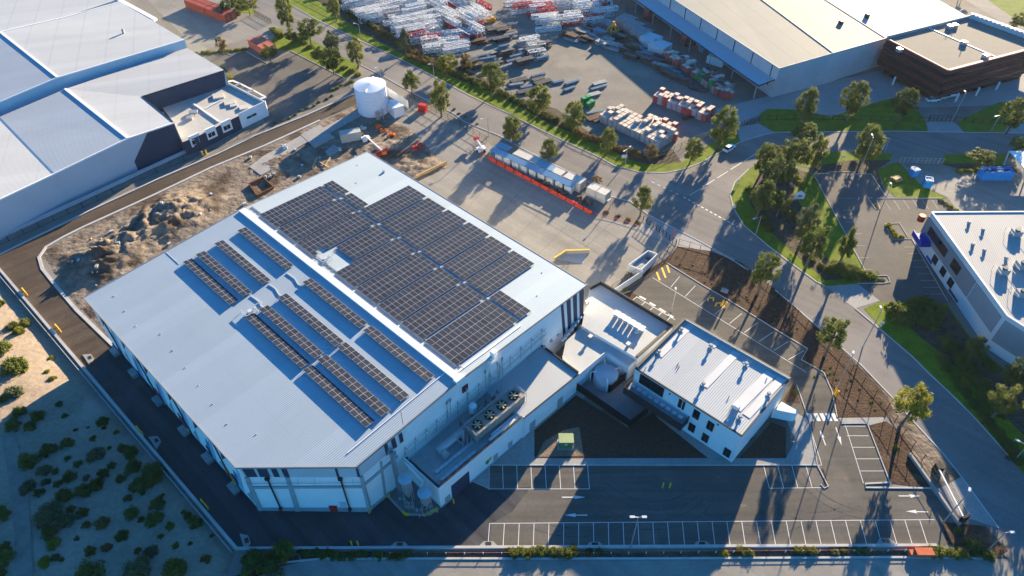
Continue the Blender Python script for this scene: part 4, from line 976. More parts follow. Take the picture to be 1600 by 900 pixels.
# upper step roof
M_rU=ribbed('roof_upper_light',(.43,.44,.435),20,1.1,var=.03,stripe=.04,bump=.04,lap=.6,lapdark=.93,lapstep=8)
up={'a':(90,121,12.6),'b':(288,62,11.9),'c':(188,3,11.9),'k':(100,27,12.3),'d':(0,50,12.9),'e':(-2,160,11.4),'f':(-160,215,12.3),'g':(-170,90,12.6)}
lu_,P=gable('roof_monitor','raised upper roof section of the upper left warehouse with pale blue step wall','roof section',[(['a','b','c','k','d'],M_rU),(['e','a','d'],M_rLshade),(['f','e','d','g'],M_rLshade)],up,mat('wall_sky_blue',(.45,.55,.62),.7,var=.05),None,outline=['f','e','a','b','c','k','d','g'])
for c_ in list(lu_.children): c_.parent=lw; c_.name={'wall':'step_wall','roof':'upper_roof'}[c_.name.split('.')[0]]; c_.matrix_parent_inverse=Matrix.Translation(lw.location).inverted()
bpy.data.objects.remove(lu_)
mb=MB(); mb.bar(P['a']+Vector((0,0,.1)),P['d']+Vector((0,0,.1)),.7,.2); mb.bar(P['e'],P['a'],.35,.3); mb.bar(P['a'],P['b'],.35,.3); mb.bar(P['d'],P['k'],.5,.2);mb.bar(P['k'],P['c'],.5,.2); mb.build('ridge_cap',M_trim,lw)
mb=MB(); mb.prism([G(187,4,11.5),G(241,33,11.5),G(246,30,11.5),G(180,-6,11.5)],11.2,11.9); mb.build('box_gutter',M_trim,lw)
# far roof behind
far=gable('warehouse','further pale roof behind the upper left warehouse, cut by the photo edge','warehouse',[(['a','b','c','d'],M_rU)],{'a':(-100,72,12.2),'b':(100,27,12.0),'c':(182,0,11.6),'d':(60,-70,11.6)},MATS['wall_sky_blue'],None,outline=['a','b','c','d'])
mb=MB(); c=G(194,53,11.9); mb.box(c+Vector((0,0,.5)),(.6,.6,1.4)); mb.cone(c+Vector((0,0,1.2)),.5,.3,.5,10); mb.build('roof_exhaust',M_grey,lw)
# left site office (white frames and dark walls)
so_,P=block('office_annex','white and navy single storey office annex with terrace walls at the warehouse corner','office',[(353,134),(412,161),(305,215),(285,222),(272,192),(241,152)],4.3,M_navy,mat('roof_tan',(.42,.40,.36),.7,var=.06,scale=.5),par=.0)
mb=MB()
P5=Gl([(353,127),(414,158),(372,178)],5.0); 
mb.prism([P5[0],P5[1],P5[1]+Vector((-.35,0,0)),P5[0]+Vector((-.35,0,0))],3.0,5.0)
mb.prism([P5[1],P5[2],P5[2]+Vector((0,.35,0)),P5[1]+Vector((0,.35,0))],0.0,5.0); mb.build('white_frame_wall',M_wall,so_)
a,b=flat(P5[2]),flat(P5[1])
wallrect('window',(393,181),3.6,.9,a,b,mat('green_glass',(.02,.05,.045),.15),so_,.08,frame=M_trim)
mb=MB(); q=[G(353,127,5.0),G(365,132,5.0),G(385,142,5.0),G(405,153,5.0)]
for i,(a_,b_) in enumerate(((0,1),(1,2),(2,3))):
    A0=q[a_]+Vector((.3,0,-.2));B0_=q[b_]+Vector((.3,0,-.2)); o_=Vector((1.6,.8,0)); mb.bar(A0,A0+o_,.25,.4); mb.bar(A0+o_,B0_+o_,.25,.4); mb.bar(B0_+o_,B0_,.25,.4)
mb.build('terrace_frame',M_trim,so_)
e1=flat(P[3]);e2=flat(P[2]); e1b=e1; 
for i,(x,y) in enumerate(((304,220),(329,209),(353,198))):
    A0,B0_=flat(P[3]),flat(P5[2]); 
    wallrect('window_bay',(x,y-2),3.2,3.4,A0,B0_,M_wall,so_,.5)
    wallrect('window',(x,y),2.3,1.5,A0,B0_,M_glass,so_,.58,frame=M_trim)
mb=MB()
for x,y,w_,l_,h_ in ((341,150,3.2,3.2,.45),(359,160,3.2,3.0,.45),(381,168,2.6,2.4,.45),(365,165,2,1.3,.4)):
    mb.box(G(x,y,4.3+h_/2),(w_,l_,h_),R_(22))
mb.build('skylight',mat('roof_tan2',(.5,.47,.41),.7),so_)
mb=MB(); mb.bar(G(302,162,4.5),G(342,190,4.5),.5,.3); mb.bar(G(320,170,4.45),G(346,156,4.45),.35,.25); mb.build('roof_kerb',M_trim,so_)
mb=MB(); mb.box(G(302,175,4.8),(2.4,1.8,.5),R_(15)); mb.box(G(296,184,4.7),(1.6,1.5,.8),R_(15)); mb.box(G(300,181,4.6),(1.0,1.0,.6)); mb.build('air_conditioner',M_steel,so_)
# ---- top right warehouse ----
M_rT=ribbed('roof_tr_light',(.25,.24,.205),17,1.2,var=.03,stripe=.03,bump=.04,lap=.7,lapdark=.9,lapstep=7)
M_rT2=ribbed('roof_tr_white',(.42,.41,.39),17,1.2,var=.02,stripe=.02,bump=.03)
tw,P=gable('warehouse','very large cream roofed warehouse with long side canopy in the upper right','warehouse',
 [(['a','b','c','d'],M_rT),(['d','c','e','f'],M_rT),(['f','e','g','h'],M_rT2)],
 {'a':(1217.7,107,10),'b':(970,-55,10),'c':(1090,-75,10.9),'d':(1302,83,10.9),'e':(1180,-70,10.3),'f':(1384,60,10.2),'g':(1360,-60,9.4),'h':(1520,30,9.2)},
 mat('tilt_panel_grey',(.40,.43,.45),.85,var=.1,scale=.15,scale2=.8,var2=.05),None,outline=['a','b','c','e','g','h','f','d'])
mb=MB()
for a,b in (('c','d'),('e','f')): mb.bar(P[a]+Vector((0,0,.05)),P[b]+Vector((0,0,.05)),.35,.25)
for a,b in (('a','b'),('a','d'),('d','f')): mb.bar(P[a],P[b],.3,.3)
mb.build('roof_flashing',M_grey,tw)
pa_,pb_=P['a'],P['b']; ed=(pb_-pa_); ed.z=0; Lq=ed.length; ed.normalize(); no=Vector((-ed.y,ed.x,0)); no=no if no.x<0 else -no
for i in range(int(Lq/9.5)):
    mb=MB(); p=flat(pa_)+ed*(i*9.5+3)+no*.1; mb.bar(p+Vector((0,0,3)),p+Vector((0,0,9.9)),.25,.2); mb.build('wall_rib',M_dark,tw)
cw=6.2
p0=flat(pa_)+ed*0.5; mb=MB()
mb.face([p0+Vector((0,0,6.0)),p0+ed*(Lq)+Vector((0,0,6.0)),p0+ed*Lq+no*cw+Vector((0,0,5.3)),p0+no*cw+Vector((0,0,5.3))])
can=mb.build('canopy',mat('canopy_blue_grey',(.36,.43,.48),.6,var=.04),tw)
mb=MB(); mb.bar(p0+no*cw+Vector((0,0,5.2)),p0+ed*Lq+no*cw+Vector((0,0,5.2)),.2,.3); mb.bar(p0+Vector((0,0,5.9)),p0+no*cw+Vector((0,0,5.2)),.2,.3); mb.build('fascia',M_dark,can)
for i in range(int(Lq/12)):
    p=p0+ed*(i*12+1)+no*(cw-.3); mb=MB(); mb.bar(p,p+Vector((0,0,5.2)),.25); mb.build('column',M_grey,can)
mb=MB()
for x,y in ((1313,38),(1354,27)): c=G(x,y,10.3); mb.box(c+Vector((0,0,.5)),(.9,1.6,1.6),R_(20))
mb.build('roof_exhaust',M_dark,tw)
# red office
rb,P=block('red_office','dark red banded two storey office with tan roof beside the cream warehouse','office',[(1385,60),(1482,110.5),(1640,69),(1521,26)],12.0,mat('maroon_cladding',(.09,.032,.032),.6,var=.15,scale=.5),mat('roof_tan3',(.23,.205,.17),.9,var=.05,scale=.5),par=0.0,zb=2.9)
if 1:
    c_=sum(P,Vector())/4; mb=MB(); mb.prism([flat(p.lerp(c_,.13)) for p in P],0,2.95); mb.build('ground_floor',M_glass,rb)
rW,rS,rE,rN=P
for (A0,B0_) in ((rW,rS),(rS,rE)):
    nb=Vector((B0_.y-A0.y,-(B0_.x-A0.x),0)).normalized(); nb=nb if nb.y<0 else -nb
    mb=MB(); mb.bar(A0+nb*.25+Vector((0,0,.15)),B0_+nb*.25+Vector((0,0,.15)),.3,.4); mb.build('parapet_capping',mat('coral_trim',(.62,.22,.18),.6),rb)
    mb=MB()
    for z in (3.1,5.4,6.0,8.2,8.8,10.9): mb.bar(flat(A0)+nb*.08+Vector((0,0,z)),flat(B0_)+nb*.08+Vector((0,0,z)),.2,.14)
    mb.build('red_band',mat('red_band',(.28,.03,.025),.6),rb)
    mb=MB()
    for z in (4.3,7.1,9.9): mb.bar(flat(A0)+nb*.04+Vector((0,0,z)),flat(B0_)+nb*.04+Vector((0,0,z)),.16,1.1)
    mb.build('window_band',M_glass,rb)
    mb=MB(); L0=(B0_-A0).length; e0=(B0_-A0).normalized()
    for i in range(1,int(L0/9)): p=flat(A0)+e0*i*9+nb*.8; mb.bar(p,p+Vector((0,0,2.9)),.45)
    mb.build('entry_column',M_trim,rb)
parap(P,1,2,.4,.3,MATS['coral_trim'],rb); parap(P,2,3,1.0,.3,M_lgrey,rb); parap(P,3,0,.9,.3,M_grey,rb)
mb=MB(); mb.bar(rW.lerp(rN,.47)+Vector((0,0,.05)),rS.lerp(rE,.47)+Vector((0,0,.05)),.3,.15); mb.build('roof_joint',M_trim,rb)
for i in range(14):
    c=rN.lerp(rE,.04+i*.058)+ (rW-rN).normalized()*1.9
    mb=MB(); mb.box(c+Vector((0,0,.8)),(1.9,1.5,1.5),R_(-30)); mb.cone(c+Vector((0,0,1.56)),.6,.6,.08,12); tag(mb.build('air_conditioner',M_lgrey),'grey rooftop air conditioner in the row along the far parapet of the red office','air conditioner','air conditioners on the red office roof')
for x,y in ((1484,42),(1492,40),(1506,67),(1540,88),(1405,78)): mb=MB(); mb.box(G(x,y,12.5),(1.4,1.6,1.1),R_(20)); mb.bar(G(x,y,12),G(x,y,13.6),.2); mb.build('roof_plant',M_steel,rb)
# ---- right office ----
ro,P=block('office_warehouse','white roofed office and warehouse with grey panel walls at the right edge of the photo','office building',[(1456,332),(1640,331),(1680,560),(1600,510.5),(1574,494)],9.7,mat('office_white',(.55,.58,.60),.7,var=.04,scale=.3),ribbed('roof_right',(.36,.355,.34),80,.9,var=.03,stripe=.03,bump=.03),par=0)
oA,oB,oC,oD,oE_=P
def strippan(name,A0,B0_,t0,t1,z0,z1,m,off=.12):
    nb=Vector((B0_.y-A0.y,-(B0_.x-A0.x),0)).normalized(); nb=nb if nb.x<0 or nb.y<-.5 else -nb
    q=[flat(A0).lerp(flat(B0_),t)+nb*off+Vector((0,0,z)) for t,z in ((t0,z0),(t1,z0),(t1,z1),(t0,z1))]; k=[p-nb*(off+.02) for p in q]
    mb=MB(); mb.face(q)
    for i in range(4): j=(i+1)%4; mb.face([k[i],k[j],q[j],q[i]])
    return mb.build(name,m,ro)
M_pan=mat('panel_mid_grey',(.20,.22,.24),.7,var=.05,scale=.3)
strippan('grey_panel',oA,oE_,-.01,.66,3.6,8.4,M_pan); strippan('grey_panel',oA,oE_,.67,.97,3.6,8.4,mat('panel_blue_grey',(.24,.28,.31),.7,var=.05))
strippan('window',oA,oE_,.06,.32,5.0,7.2,M_glass,.2); strippan('window',oA,oE_,.40,.50,5.0,7.4,M_glass,.2)
for t in (.22,.34,.45): strippan('window',oA,oE_,t,t+.06,1.2,3.2,M_glass,.1)
strippan('blue_band',oA,oE_,.03,.14,3.0,4.4,mat('royal_blue',(.01,.04,.32),.5),.3); strippan('blue_band',oA,oE_,.16,.24,.4,1.0,MATS['royal_blue'],.15); strippan('blue_band',oA,oE_,.5,.62,.4,1.0,M_navy,.15)
strippan('grey_panel',oE_,oD,.03,1.0,2.5,8.6,MATS['panel_blue_grey']); strippan('grey_panel',oD,oC,.0,1.0,2.5,8.6,MATS['panel_blue_grey'])
mb=MB()
for a,b in ((oA,oE_),(oE_,oD),(oD,oC),(oA,oB)): mb.bar(a+Vector((0,0,.08)),b+Vector((0,0,.08)),.35,.2)
mb.build('roof_flashing',M_trim,ro)
c=G(1438,372); mb=MB(); c2=flat(oA)+(flat(oE_)-flat(oA)).normalized()*3; nb=Vector((-1,-.0,0)); mb.box(c2+Vector((-1.4,0,3.6)),(2.8,4.6,.5)); mb.box(c2+Vector((-2.7,0,4.2)),(.25,4.6,1.2)); mb.build('entry_canopy',MATS['royal_blue'],ro)
mb=MB(); mb.cone(flat(oA)+Vector((-1.2,.8,6.6)),.8,.8,1.6,12); mb.build('red_sign_drum',M_red,ro)
mb=MB()
for x,y in ((1514,348),(1536,359),(1520,382),(1538,391),(1572,403)): mb.cone(G(x,y,9.7),.35,.35,.5,10); mb.cone(G(x,y,10.2),.5,.2,.3,10)
mb.build('roof_vent',M_grey,ro)
for (x,y,s_,lb) in ((1586,367,1.6,'dark square rooftop unit on the right office roof'),(1566,427,1.5,'rooftop unit with guard rails in the middle of the right office roof'),(1596,418,2.0,'large grey rooftop unit at the right photo edge'),(1594,462,1.6,'lower rooftop unit at the right photo edge')):
    c=G(x,y,9.75); r=empty('rooftop_unit',c,lb,'rooftop unit'); mb=MB(); mb.box(c+Vector((0,0,.7)),(s_*1.3,s_,1.4)); mb.build('casing',M_grey,r); mb=MB(); mb.cone(c+Vector((0,0,1.4)),s_*.35,s_*.35,.25,14); mb.build('fan',M_dark,r)
    mb=MB(); 
    for k in (-1,1): mb.bar(c+Vector((k*s_,-s_,0)),c+Vector((k*s_,-s_,1.2)),.06); mb.bar(c+Vector((k*s_,s_,0)),c+Vector((k*s_,s_,1.2)),.06); mb.bar(c+Vector((k*s_,-s_,1.2)),c+Vector((k*s_,s_,1.2)),.06)
    mb.build('rail',M_steel,r)
# white canopy far right
cn=empty('canopy',G(1590,262),'small white carport canopy with sloping posts at the right edge','canopy')
mb=MB(); mb.prism(Gl([(1577,236),(1640,238),(1640,275),(1600,263)],4.2),4.05,4.3); mb.build('roof',M_trim,cn)
for b_,t_ in (((1568,258),(1577,236)),((1600,285),(1600,263))): mb=MB(); mb.bar(G(*b_),G(*t_,4.1),.3); mb.build('post',M_lgrey,cn)
# ---- water tank top left ----
wt=empty('water_tank',G(580,168),'large white corrugated fire water tank beside the road','tank')
c=G(582,158); r_=G(603,120,8.6).x-G(554,120,8.6).x; r_=r_/2; h_=8.6
cT=G(578,132.5,h_); c=flat(cT)
mb=MB(); N=40
mb.cone(c,r_,r_,h_,N,False); mb.build('tank_shell',mat('tank_white',(.66,.70,.74),.55,var=.05,scale=.5),wt)
mb=MB(); mb.cone(c+Vector((0,0,h_)),r_+.1,.2,.7,N); mb.build('tank_roof',mat('tank_roof',(.55,.62,.68),.55,var=.04),wt)
mb=MB()
for k in range(1,7): 
    for i in range(N):
        t=2*math.pi*i/N;t2=2*math.pi*(i+1)/N; mb.bar(c+Vector((math.cos(t)*(r_+.03),math.sin(t)*(r_+.03),k*h_/7)),c+Vector((math.cos(t2)*(r_+.03),math.sin(t2)*(r_+.03),k*h_/7)),.1,.06)
mb.bar(c+Vector((.3,r_,h_+.15)),c+Vector((-.6,-r_,h_+.15)),.5,.3)
mb.build('band',M_trim,wt)
mb=MB()
for s_ in (-.3,.3): mb.bar(c+Vector((r_+.3,-.8+s_,0)),c+Vector((r_+.3,-.8+s_,h_+1)),.12)
for k in range(22): mb.bar(c+Vector((r_+.3,-1.1,.4*k+.2)),c+Vector((r_+.3,-.5,.4*k+.2)),.07)
mb.box(c+Vector((2.2,-r_-.7,1.2)),(1.2,1,2.4)); mb.bar(c+Vector((3.8,-r_-.6,0)),c+Vector((3.8,-r_-.6,3.6)),.45,n=8); mb.bar(c+Vector((3,-r_-.6,2.2)),c+Vector((6.5,-r_+1,2.2)),.3,n=8)
mb.build('ladder_and_valves',M_steel,wt)
ph,P=block('pump_house','small white pump house with blue white roof beside the tank','pump house',[(601,157),(617,155),(631,165),(615,171)],3.2,M_wall,MATS['tank_roof'],par=0)
mb=MB(); mb.box(P[3].lerp(P[2],.5)+Vector((0,.3,.15)),(3.2,.8,.3),R_(32)); mb.build('vent_hood',M_trim,ph)
mb=MB(); a,b=G(602,146),G(638,170)
mb.bar(a+Vector((0,0,1.4)),b+Vector((0,0,1.4)),.1,2.8)
for k in range(14): p=a.lerp(b,k/13); mb.bar(p,p+Vector((0,0,2.9)),.16)
tag(mb.build('screen_fence',M_trim),'white upright sheet screen behind the pump house','fence')
# ---- containers, sheds, stacks ----
M_cont=mat('container_red',(.34,.075,.045),.6,var=.12,scale=.6,tint=((.25,.05,.035),.7,.6))
def cbox(p,L_,W_,H_,rz,m,top=None,name='shipping_container',label=None,cat='container',group=None,ribs=True,z0=0.0):
    c=Vector(p); r=empty(name,c,label,cat,group,rz=rz)
    mb=MB(); n_=int(L_/.6)
    mb.box((0,0,z0+H_/2+.1),(L_,W_,H_-.1))
    b=mb.build('body',m,r,loc=(0,0,0))
    mb=MB()
    if ribs:
        for i in range(n_):
            x=-L_/2+.3+i*(L_-.6)/(n_-1)
            for s_ in (-1,1): mb.box((x,s_*(W_/2+.02),z0+H_/2+.1),(.22,.06,H_-.35))
            mb.box((x,0,z0+H_+.06),(.22,W_-.2,.04))
    for s_ in (-1,1):
        for t in (-1,1): mb.box((s_*(L_/2-.06),t*(W_/2-.06),z0+H_/2+.08),(.2,.2,H_+.06)); 
        mb.box((0,s_*(W_/2-.03),z0+H_+.06),(L_,.14,.12)); mb.box((0,s_*(W_/2-.03),z0+.1),(L_,.14,.16))
    mb.build('frame',m if top is None else top,r,loc=(0,0,0))
    mb=MB()
    for k in (-.6,-.2,.2,.6): mb.bar((L_/2+.05,k,z0+.3),(L_/2+.05,k,z0+H_-.1),.06)
    mb.build('door_bars',M_steel,r,loc=(0,0,0))
    return r
ang=lambda a,b:math.atan2(b.y-a.y,b.x-a.x)
def at_mid(a,b,z=0): p,q=G(*a,z),G(*b,z); return (p+q)/2,ang(p,q),(p-q).length
# top left red containers (two rows of two)
p0=G(297,14);p1=G(354,36); rz=ang(p0,p1); dd=(p1-p0).normalized(); pp=Vector((-dd.y,dd.x,0))
for k,(t,s_) in enumerate(((.0,1.3),(.0,3.9),(12.5,1.3),(12.5,3.9))):
    cbox(p1-dd*(6.2+t)+pp*s_,12.1,2.44,2.75,rz,M_cont,label='red shipping container, '+['near one, front row','near one, back row','far one, front row','far one, back row'][k]+' of the four at the top left yard',group='red containers in the top left yard')
p0=G(387,72);p1=G(415,90); rz=ang(p0,p1); dd=(p1-p0).normalized(); pp=Vector((-dd.y,dd.x,0))
for k,s_ in enumerate((1.3,3.85)): cbox(p0.lerp(p1,.5)+pp*s_,10.5,2.44,2.75,rz,mat('container_coral',(.48,.14,.09),.6,var=.1,scale=.6),label='coral red container beside the sloping lawn, '+['front','back'][k]+' of the pair',group='coral containers beside the lawn')
# site sheds along the road with blue awning
p0=G(770,250);p1=G(944,322)
p0=G(768,243);p1=G(942,322); rz=ang(p0,p1); dd=(p1-p0).normalized(); pp=Vector((-dd.y,dd.x,0)); Ls_=(p1-p0).length
M_shed=mat('shed_white',(.50,.48,.43),.6,var=.08,scale=.7)
offs=[(Ls_-1.6,2.8,2.9,'end shed with two doors nearest the gate'),(Ls_-4.6,2.8,2.9,'second shed from the gate'),(Ls_-11,5.6,2.9,'third shed from the gate'),(Ls_-17.4,5.6,2.8,'fourth shed from the gate, beside the awning'),(Ls_-23.5,5.8,2.8,'fifth shed from the gate, beside the awning'),(11,8,3.1,'cream roofed shed at the far end of the awning')]
for s_,l_,h_,lb in offs: cbox(p0+dd*s_+pp*2.5,l_,3.0,h_-.1,rz,M_shed,name='site_shed',cat='site shed',label='white site shed, '+lb,group='site sheds along the yard fence')
aw=empty('awning',p0,'long sky blue awning in front of the white site sheds','awning')
mb=MB(); a=p0+dd*.5-pp*1.5; b=p0+dd*(Ls_-9)-pp*1.5
mb.face([a+Vector((0,0,2.7)),b+Vector((0,0,2.7)),b+pp*1.9+Vector((0,0,3.0)),a+pp*1.9+Vector((0,0,3.0))]); mb.face([a+pp*2.4+Vector((0,0,3.0)),a+pp*2.4+dd*4.5+Vector((0,0,3.0)),a+dd*4.5+pp*5+Vector((0,0,3.1)),a+pp*5+Vector((0,0,3.1))])
mb.face([a+pp*2.4+dd*14+Vector((0,0,3.0)),a+pp*2.4+dd*20+Vector((0,0,3.0)),a+dd*20+pp*4.6+Vector((0,0,3.1)),a+dd*14+pp*4.6+Vector((0,0,3.1))])
mb.build('roof_sheet',mat('awning_blue',(.16,.33,.47),.5,var=.06),aw)
for k in range(14): q=a.lerp(b,k/13); mb=MB(); mb.bar(q,q+Vector((0,0,2.7)),.1); mb.build('post',M_lgrey,aw)
mb=MB()
for k in range(9): mb.box(a+dd*(3+k*3.0)+pp*1.2+Vector((0,0,1.1)),(2.2,1.6,2.1),rz)
tag(mb.build('site_bench',M_lgrey),'run of pale lockers and benches under the blue awning','lockers')
mb=MB()
for k in range(26): 
    q=p0+dd*(Ls_*.45+random.random()*Ls_*.5)-pp*(1.0+random.random()*1.6); mb.box(q+Vector((0,0,.4)),(.3+random.random(),.3+random.random()*.6,.5+random.random()*.6),random.random()*3)
tag(mb.build('site_clutter',mat('clutter_brown',(.16,.11,.08),.9,var=.5,scale=1.5)),'loose materials heaped between sheds and red barrier','materials',kind='stuff')
# red barrier
def fence(name,label,cat,px,h,postm,railm,step=2.5,rails=(.1,.9),mesh=None,z=0,pw=.09,off=0):
    root=empty(name,G(*px[0],z),label,cat); P=Gl(px,z); mbp=MB(); mbr=MB(); mbm=MB()
    for a,b in zip(P,P[1:]):
        L_=(b-a).length; n_=max(1,round(L_/step))
        for k in range(n_+1): q=a.lerp(b,k/n_); mbp.bar(q,q+Vector((0,0,h)),pw)
        for r_ in rails: mbr.bar(a+Vector((0,0,h*r_)),b+Vector((0,0,h*r_)),.06)
        if mesh=='pales':
            m_=int(L_/.35)
            for k in range(m_): q=a.lerp(b,k/m_); mbr.bar(q+Vector((0,0,.08)),q+Vector((0,0,h-.05)),.022,n=3)
        if mesh=='solid': mbm.bar(a+Vector((0,0,h*.5)),b+Vector((0,0,h*.5)),.05,h*.9)
    mbp.build('post',postm,root); mbr.build('rail',railm,root)
    if mesh=='solid': mbm.build('infill',railm,root)
    return root
M_bar=mat('barrier_red',(.62,.06,.03),.6,var=.15,scale=1)
for i in range(12):
    a=lerp((763,248),(926,335),i/12.+.004); b=lerp((763,248),(926,335),(i+1)/12.-.006); p,q=G(*a),G(*b)
    r=empty('barrier',p,'red plastic water filled barrier in the line across the concrete yard','barrier','red barriers across the yard')
    mb=MB(); mb.bar(p+Vector((0,0,.25)),q+Vector((0,0,.25)),.6,.45); mb.bar(p+Vector((0,0,.7)),q+Vector((0,0,.7)),.3,.6); mb.build('barrier_body',M_bar,r)
tag(fence('barrier_fence','low red rail fence from the yard barrier to the gate','fence',[(926,335),(960,342),(1000,355)],.5,M_dark,M_bar,4.0,(.8,),pw=.06))
fence('barrier_fence','red and white barrier line near the crane mast beside the awning','fence',[(748,222),(752,240),(757,247)],1.2,M_bar,M_bar,1.5,(.3,.6,.95))
# palisade fences
M_pal=M_black
fence('palisade_fence','black palisade fence along the road verge and storage yard','fence',[(480,-10),(540,20),(590,50),(650,82),(720,112),(780,142),(850,180),(915,215),(975,240),(1030,248),(1085,222),(1150,200)],2.1,M_pal,M_pal,2.8,(.12,.5,.9),'pales')
fence('palisade_fence','black palisade fence between the concrete yard and the road','fence',[(640,152),(700,187),(760,222)],2.1,M_pal,M_pal,2.8,(.12,.5,.9),'pales')
fence('palisade_fence','black palisade fence round the mulch bank on the road side','fence',[(1060,383),(1110,397),(1165,425),(1215,465),(1260,510),(1330,580),(1385,640),(1410,680),(1440,720),(1462,755)],2.1,M_pal,M_pal,3.2,(.12,.9),None)
fence('palisade_fence','black fence from the yard gate down to the amenities block','fence',[(1055,385),(1030,405),(985,435),(955,455)],2.1,M_pal,M_pal,2.8,(.12,.5,.9),'pales')
fence('boundary_fence','dark wire boundary fence beside the upper left warehouse','fence',[(-10,388),(130,325),(245,270),(372,218),(430,195)],1.8,M_dark,M_dark,4.0,(.1,.95))
fence('palisade_fence','dark fence along the green verge in front of the cream warehouse','fence',[(1185,189),(1240,187),(1330,188),(1420,190),(1450,191)],1.9,M_pal,M_pal,2.8,(.12,.9),'pales')
fence('palisade_fence','dark fence along the verge in front of the red office','fence',[(1492,191),(1560,194),(1640,193)],1.9,M_pal,M_pal,2.8,(.12,.9),'pales')
def gate(a,b,h,label,m=M_pal): return fence('gate',label,'gate',[a,b],h,m,m,1.2,(.1,.5,.95),'pales',pw=.14)
gate((1152,200),(1186,190),2.0,'black sliding gate at the storage yard entrance on the curve')
gate((1450,189),(1490,190),2.0,'black sliding gate in front of the red office')
gate((1405,254),(1472,256),1.8,'long grey sliding gate to the east concrete yard',M_grey)
gate((1005,345),(1056,383),1.8,'sliding gate between concrete yard and the crossroads driveway')
gate((424,36),(398,22),1.8,'black gate to the top left container yard')
sg=empty('cantilever_gate',G(1465,727),'long white cantilever gate rail across the exit driveway','gate')
mb=MB(); mb.bar(G(1464,727,1.6),G(1505,808,1.6),.25,.25); mb.bar(G(1464,727,.5),G(1505,808,.5),.18,.2); mb.build('rail',M_trim,sg); mb=MB()
for k in range(40): p=G(1464,727).lerp(G(1505,808),k/39); mb.bar(p+Vector((0,0,.3)),p+Vector((0,0,1.6)),.05)
mb.build('pales',M_dark,sg); mb=MB(); mb.box(G(1466,732,.9),(1.2,1.2,1.8)); mb.build('drive_box',M_black,sg); mb=MB(); mb.box(G(1506,811,1.0),(1.6,.4,2.0),.3); mb.build('gate_post',M_black,sg)
mb=MB(); mb.bar(G(1421,709,.35),G(1459,762,.35),.45,.7); mb.bar(G(1459,762,.35),G(1500,820,.35),.45,.7); tag(mb.build('retaining_wall',M_path),'pale low retaining wall running through the mulch to the exit','wall')
# retaining walls by the sand lot
mb=MB(); Pw=[Vector((p.x,p.y,0)) for p in (A_+dirw*300,A_,B_)]
def wallseg(a,b,th,z0,z1):
    d=(b-a).normalized(); n_=Vector((-d.y,d.x,0))*th/2; mb.prism([a+n_,b+n_,b-n_,a-n_],z0,z1)
wallseg(Pw[0],Pw[2],.5,-1.3,.55)
mb.build('wall_panel',M_kerb); rwx=bpy.context.scene.objects['wall_panel']; rwx.name='retaining_wall'; tag(rwx,'long concrete retaining wall between black asphalt and the sandy lot','wall')
mb=MB(); wallseg(G(370,858),G(1462,853),.45,-1,.45); tag(mb.build('retaining_wall',M_kerb),'low concrete wall along the bottom edge of the car park','wall')
mb=MB()
for t in [i/60. for i in range(61)]:
    p=Pw[1].lerp(Pw[2],t)+nW*.9; mb.bar(p+Vector((0,0,-1)),p+Vector((0,0,.4)),.1)
mb.bar(Pw[1]+nW*.9+Vector((0,0,.4)),Pw[2]+nW*.9+Vector((0,0,.4)),.16,.1)
tag(mb.build('boundary_fence',M_grey),'low grey rail fence on the sand side of the retaining wall','fence')
for k,(x,y) in enumerate([(136,562),(240,692),(380,848),(624,857),(763,856),(930,857),(1098,856),(1385,851)]):
    c=G(x,y); r=empty('drain_headwall',c,['concrete drain inlet at the end of the brown road','concrete drain inlet halfway down the shaded retaining wall','concrete drain inlet at the lower left asphalt corner','concrete drain inlet below the warehouse, right of the two bollards','sunlit concrete drain inlet at the first car bay','shaded concrete drain inlet near the light pole','shaded concrete drain inlet in the middle bays','concrete drain inlet in the right bays'][k],'drain inlet')
    a_=0 if k>2 else R_(-47 if k<2 else -60)
    T=Matrix.Translation(c)@Matrix.Rotation(a_,4,'Z'); mb=MB()
    mb.v=[]; q=[T@Vector(v) for v in ((-1.9,-.1,0),(1.9,-.1,0),(.8,1.1,0),(-.8,1.1,0))] if k>1 else [T@Vector(v) for v in ((-1.9,-.2,0),(1.9,-.2,0),(.8,1.2,0),(-.8,1.2,0))]
    mb.prism(q,.0,.2); mb.build('apron',M_path,r); mb=MB(); mb.prism([T@Vector(v) for v in ((-.5,.3,0),(.5,.3,0),(.5,.95,0),(-.5,.95,0))],.0,.23); mb.build('grate',M_dark,r)
fz=fence('construction_fence','strip of orange and white construction mesh along the bottom boundary','fence',[(610,866),(900,866),(1200,863),(1440,861)],.7,M_white,mat('dull_orange',(.35,.10,.05),.8,var=.6,scale=1.2),3.0,(.9,),pw=.12)
mb=MB(); c=G(1441,866); mb.box(c+Vector((0,0,.55)),(2.9,1.3,1.1)); mb.box(c+Vector((-1.9,0,.4)),(.9,.9,.8)); tag(mb.build('skip_bin',mat('rust_orange',(.50,.12,.05),.7,var=.2,scale=1)),'orange red site bin at the right end of the bottom boundary','bin')
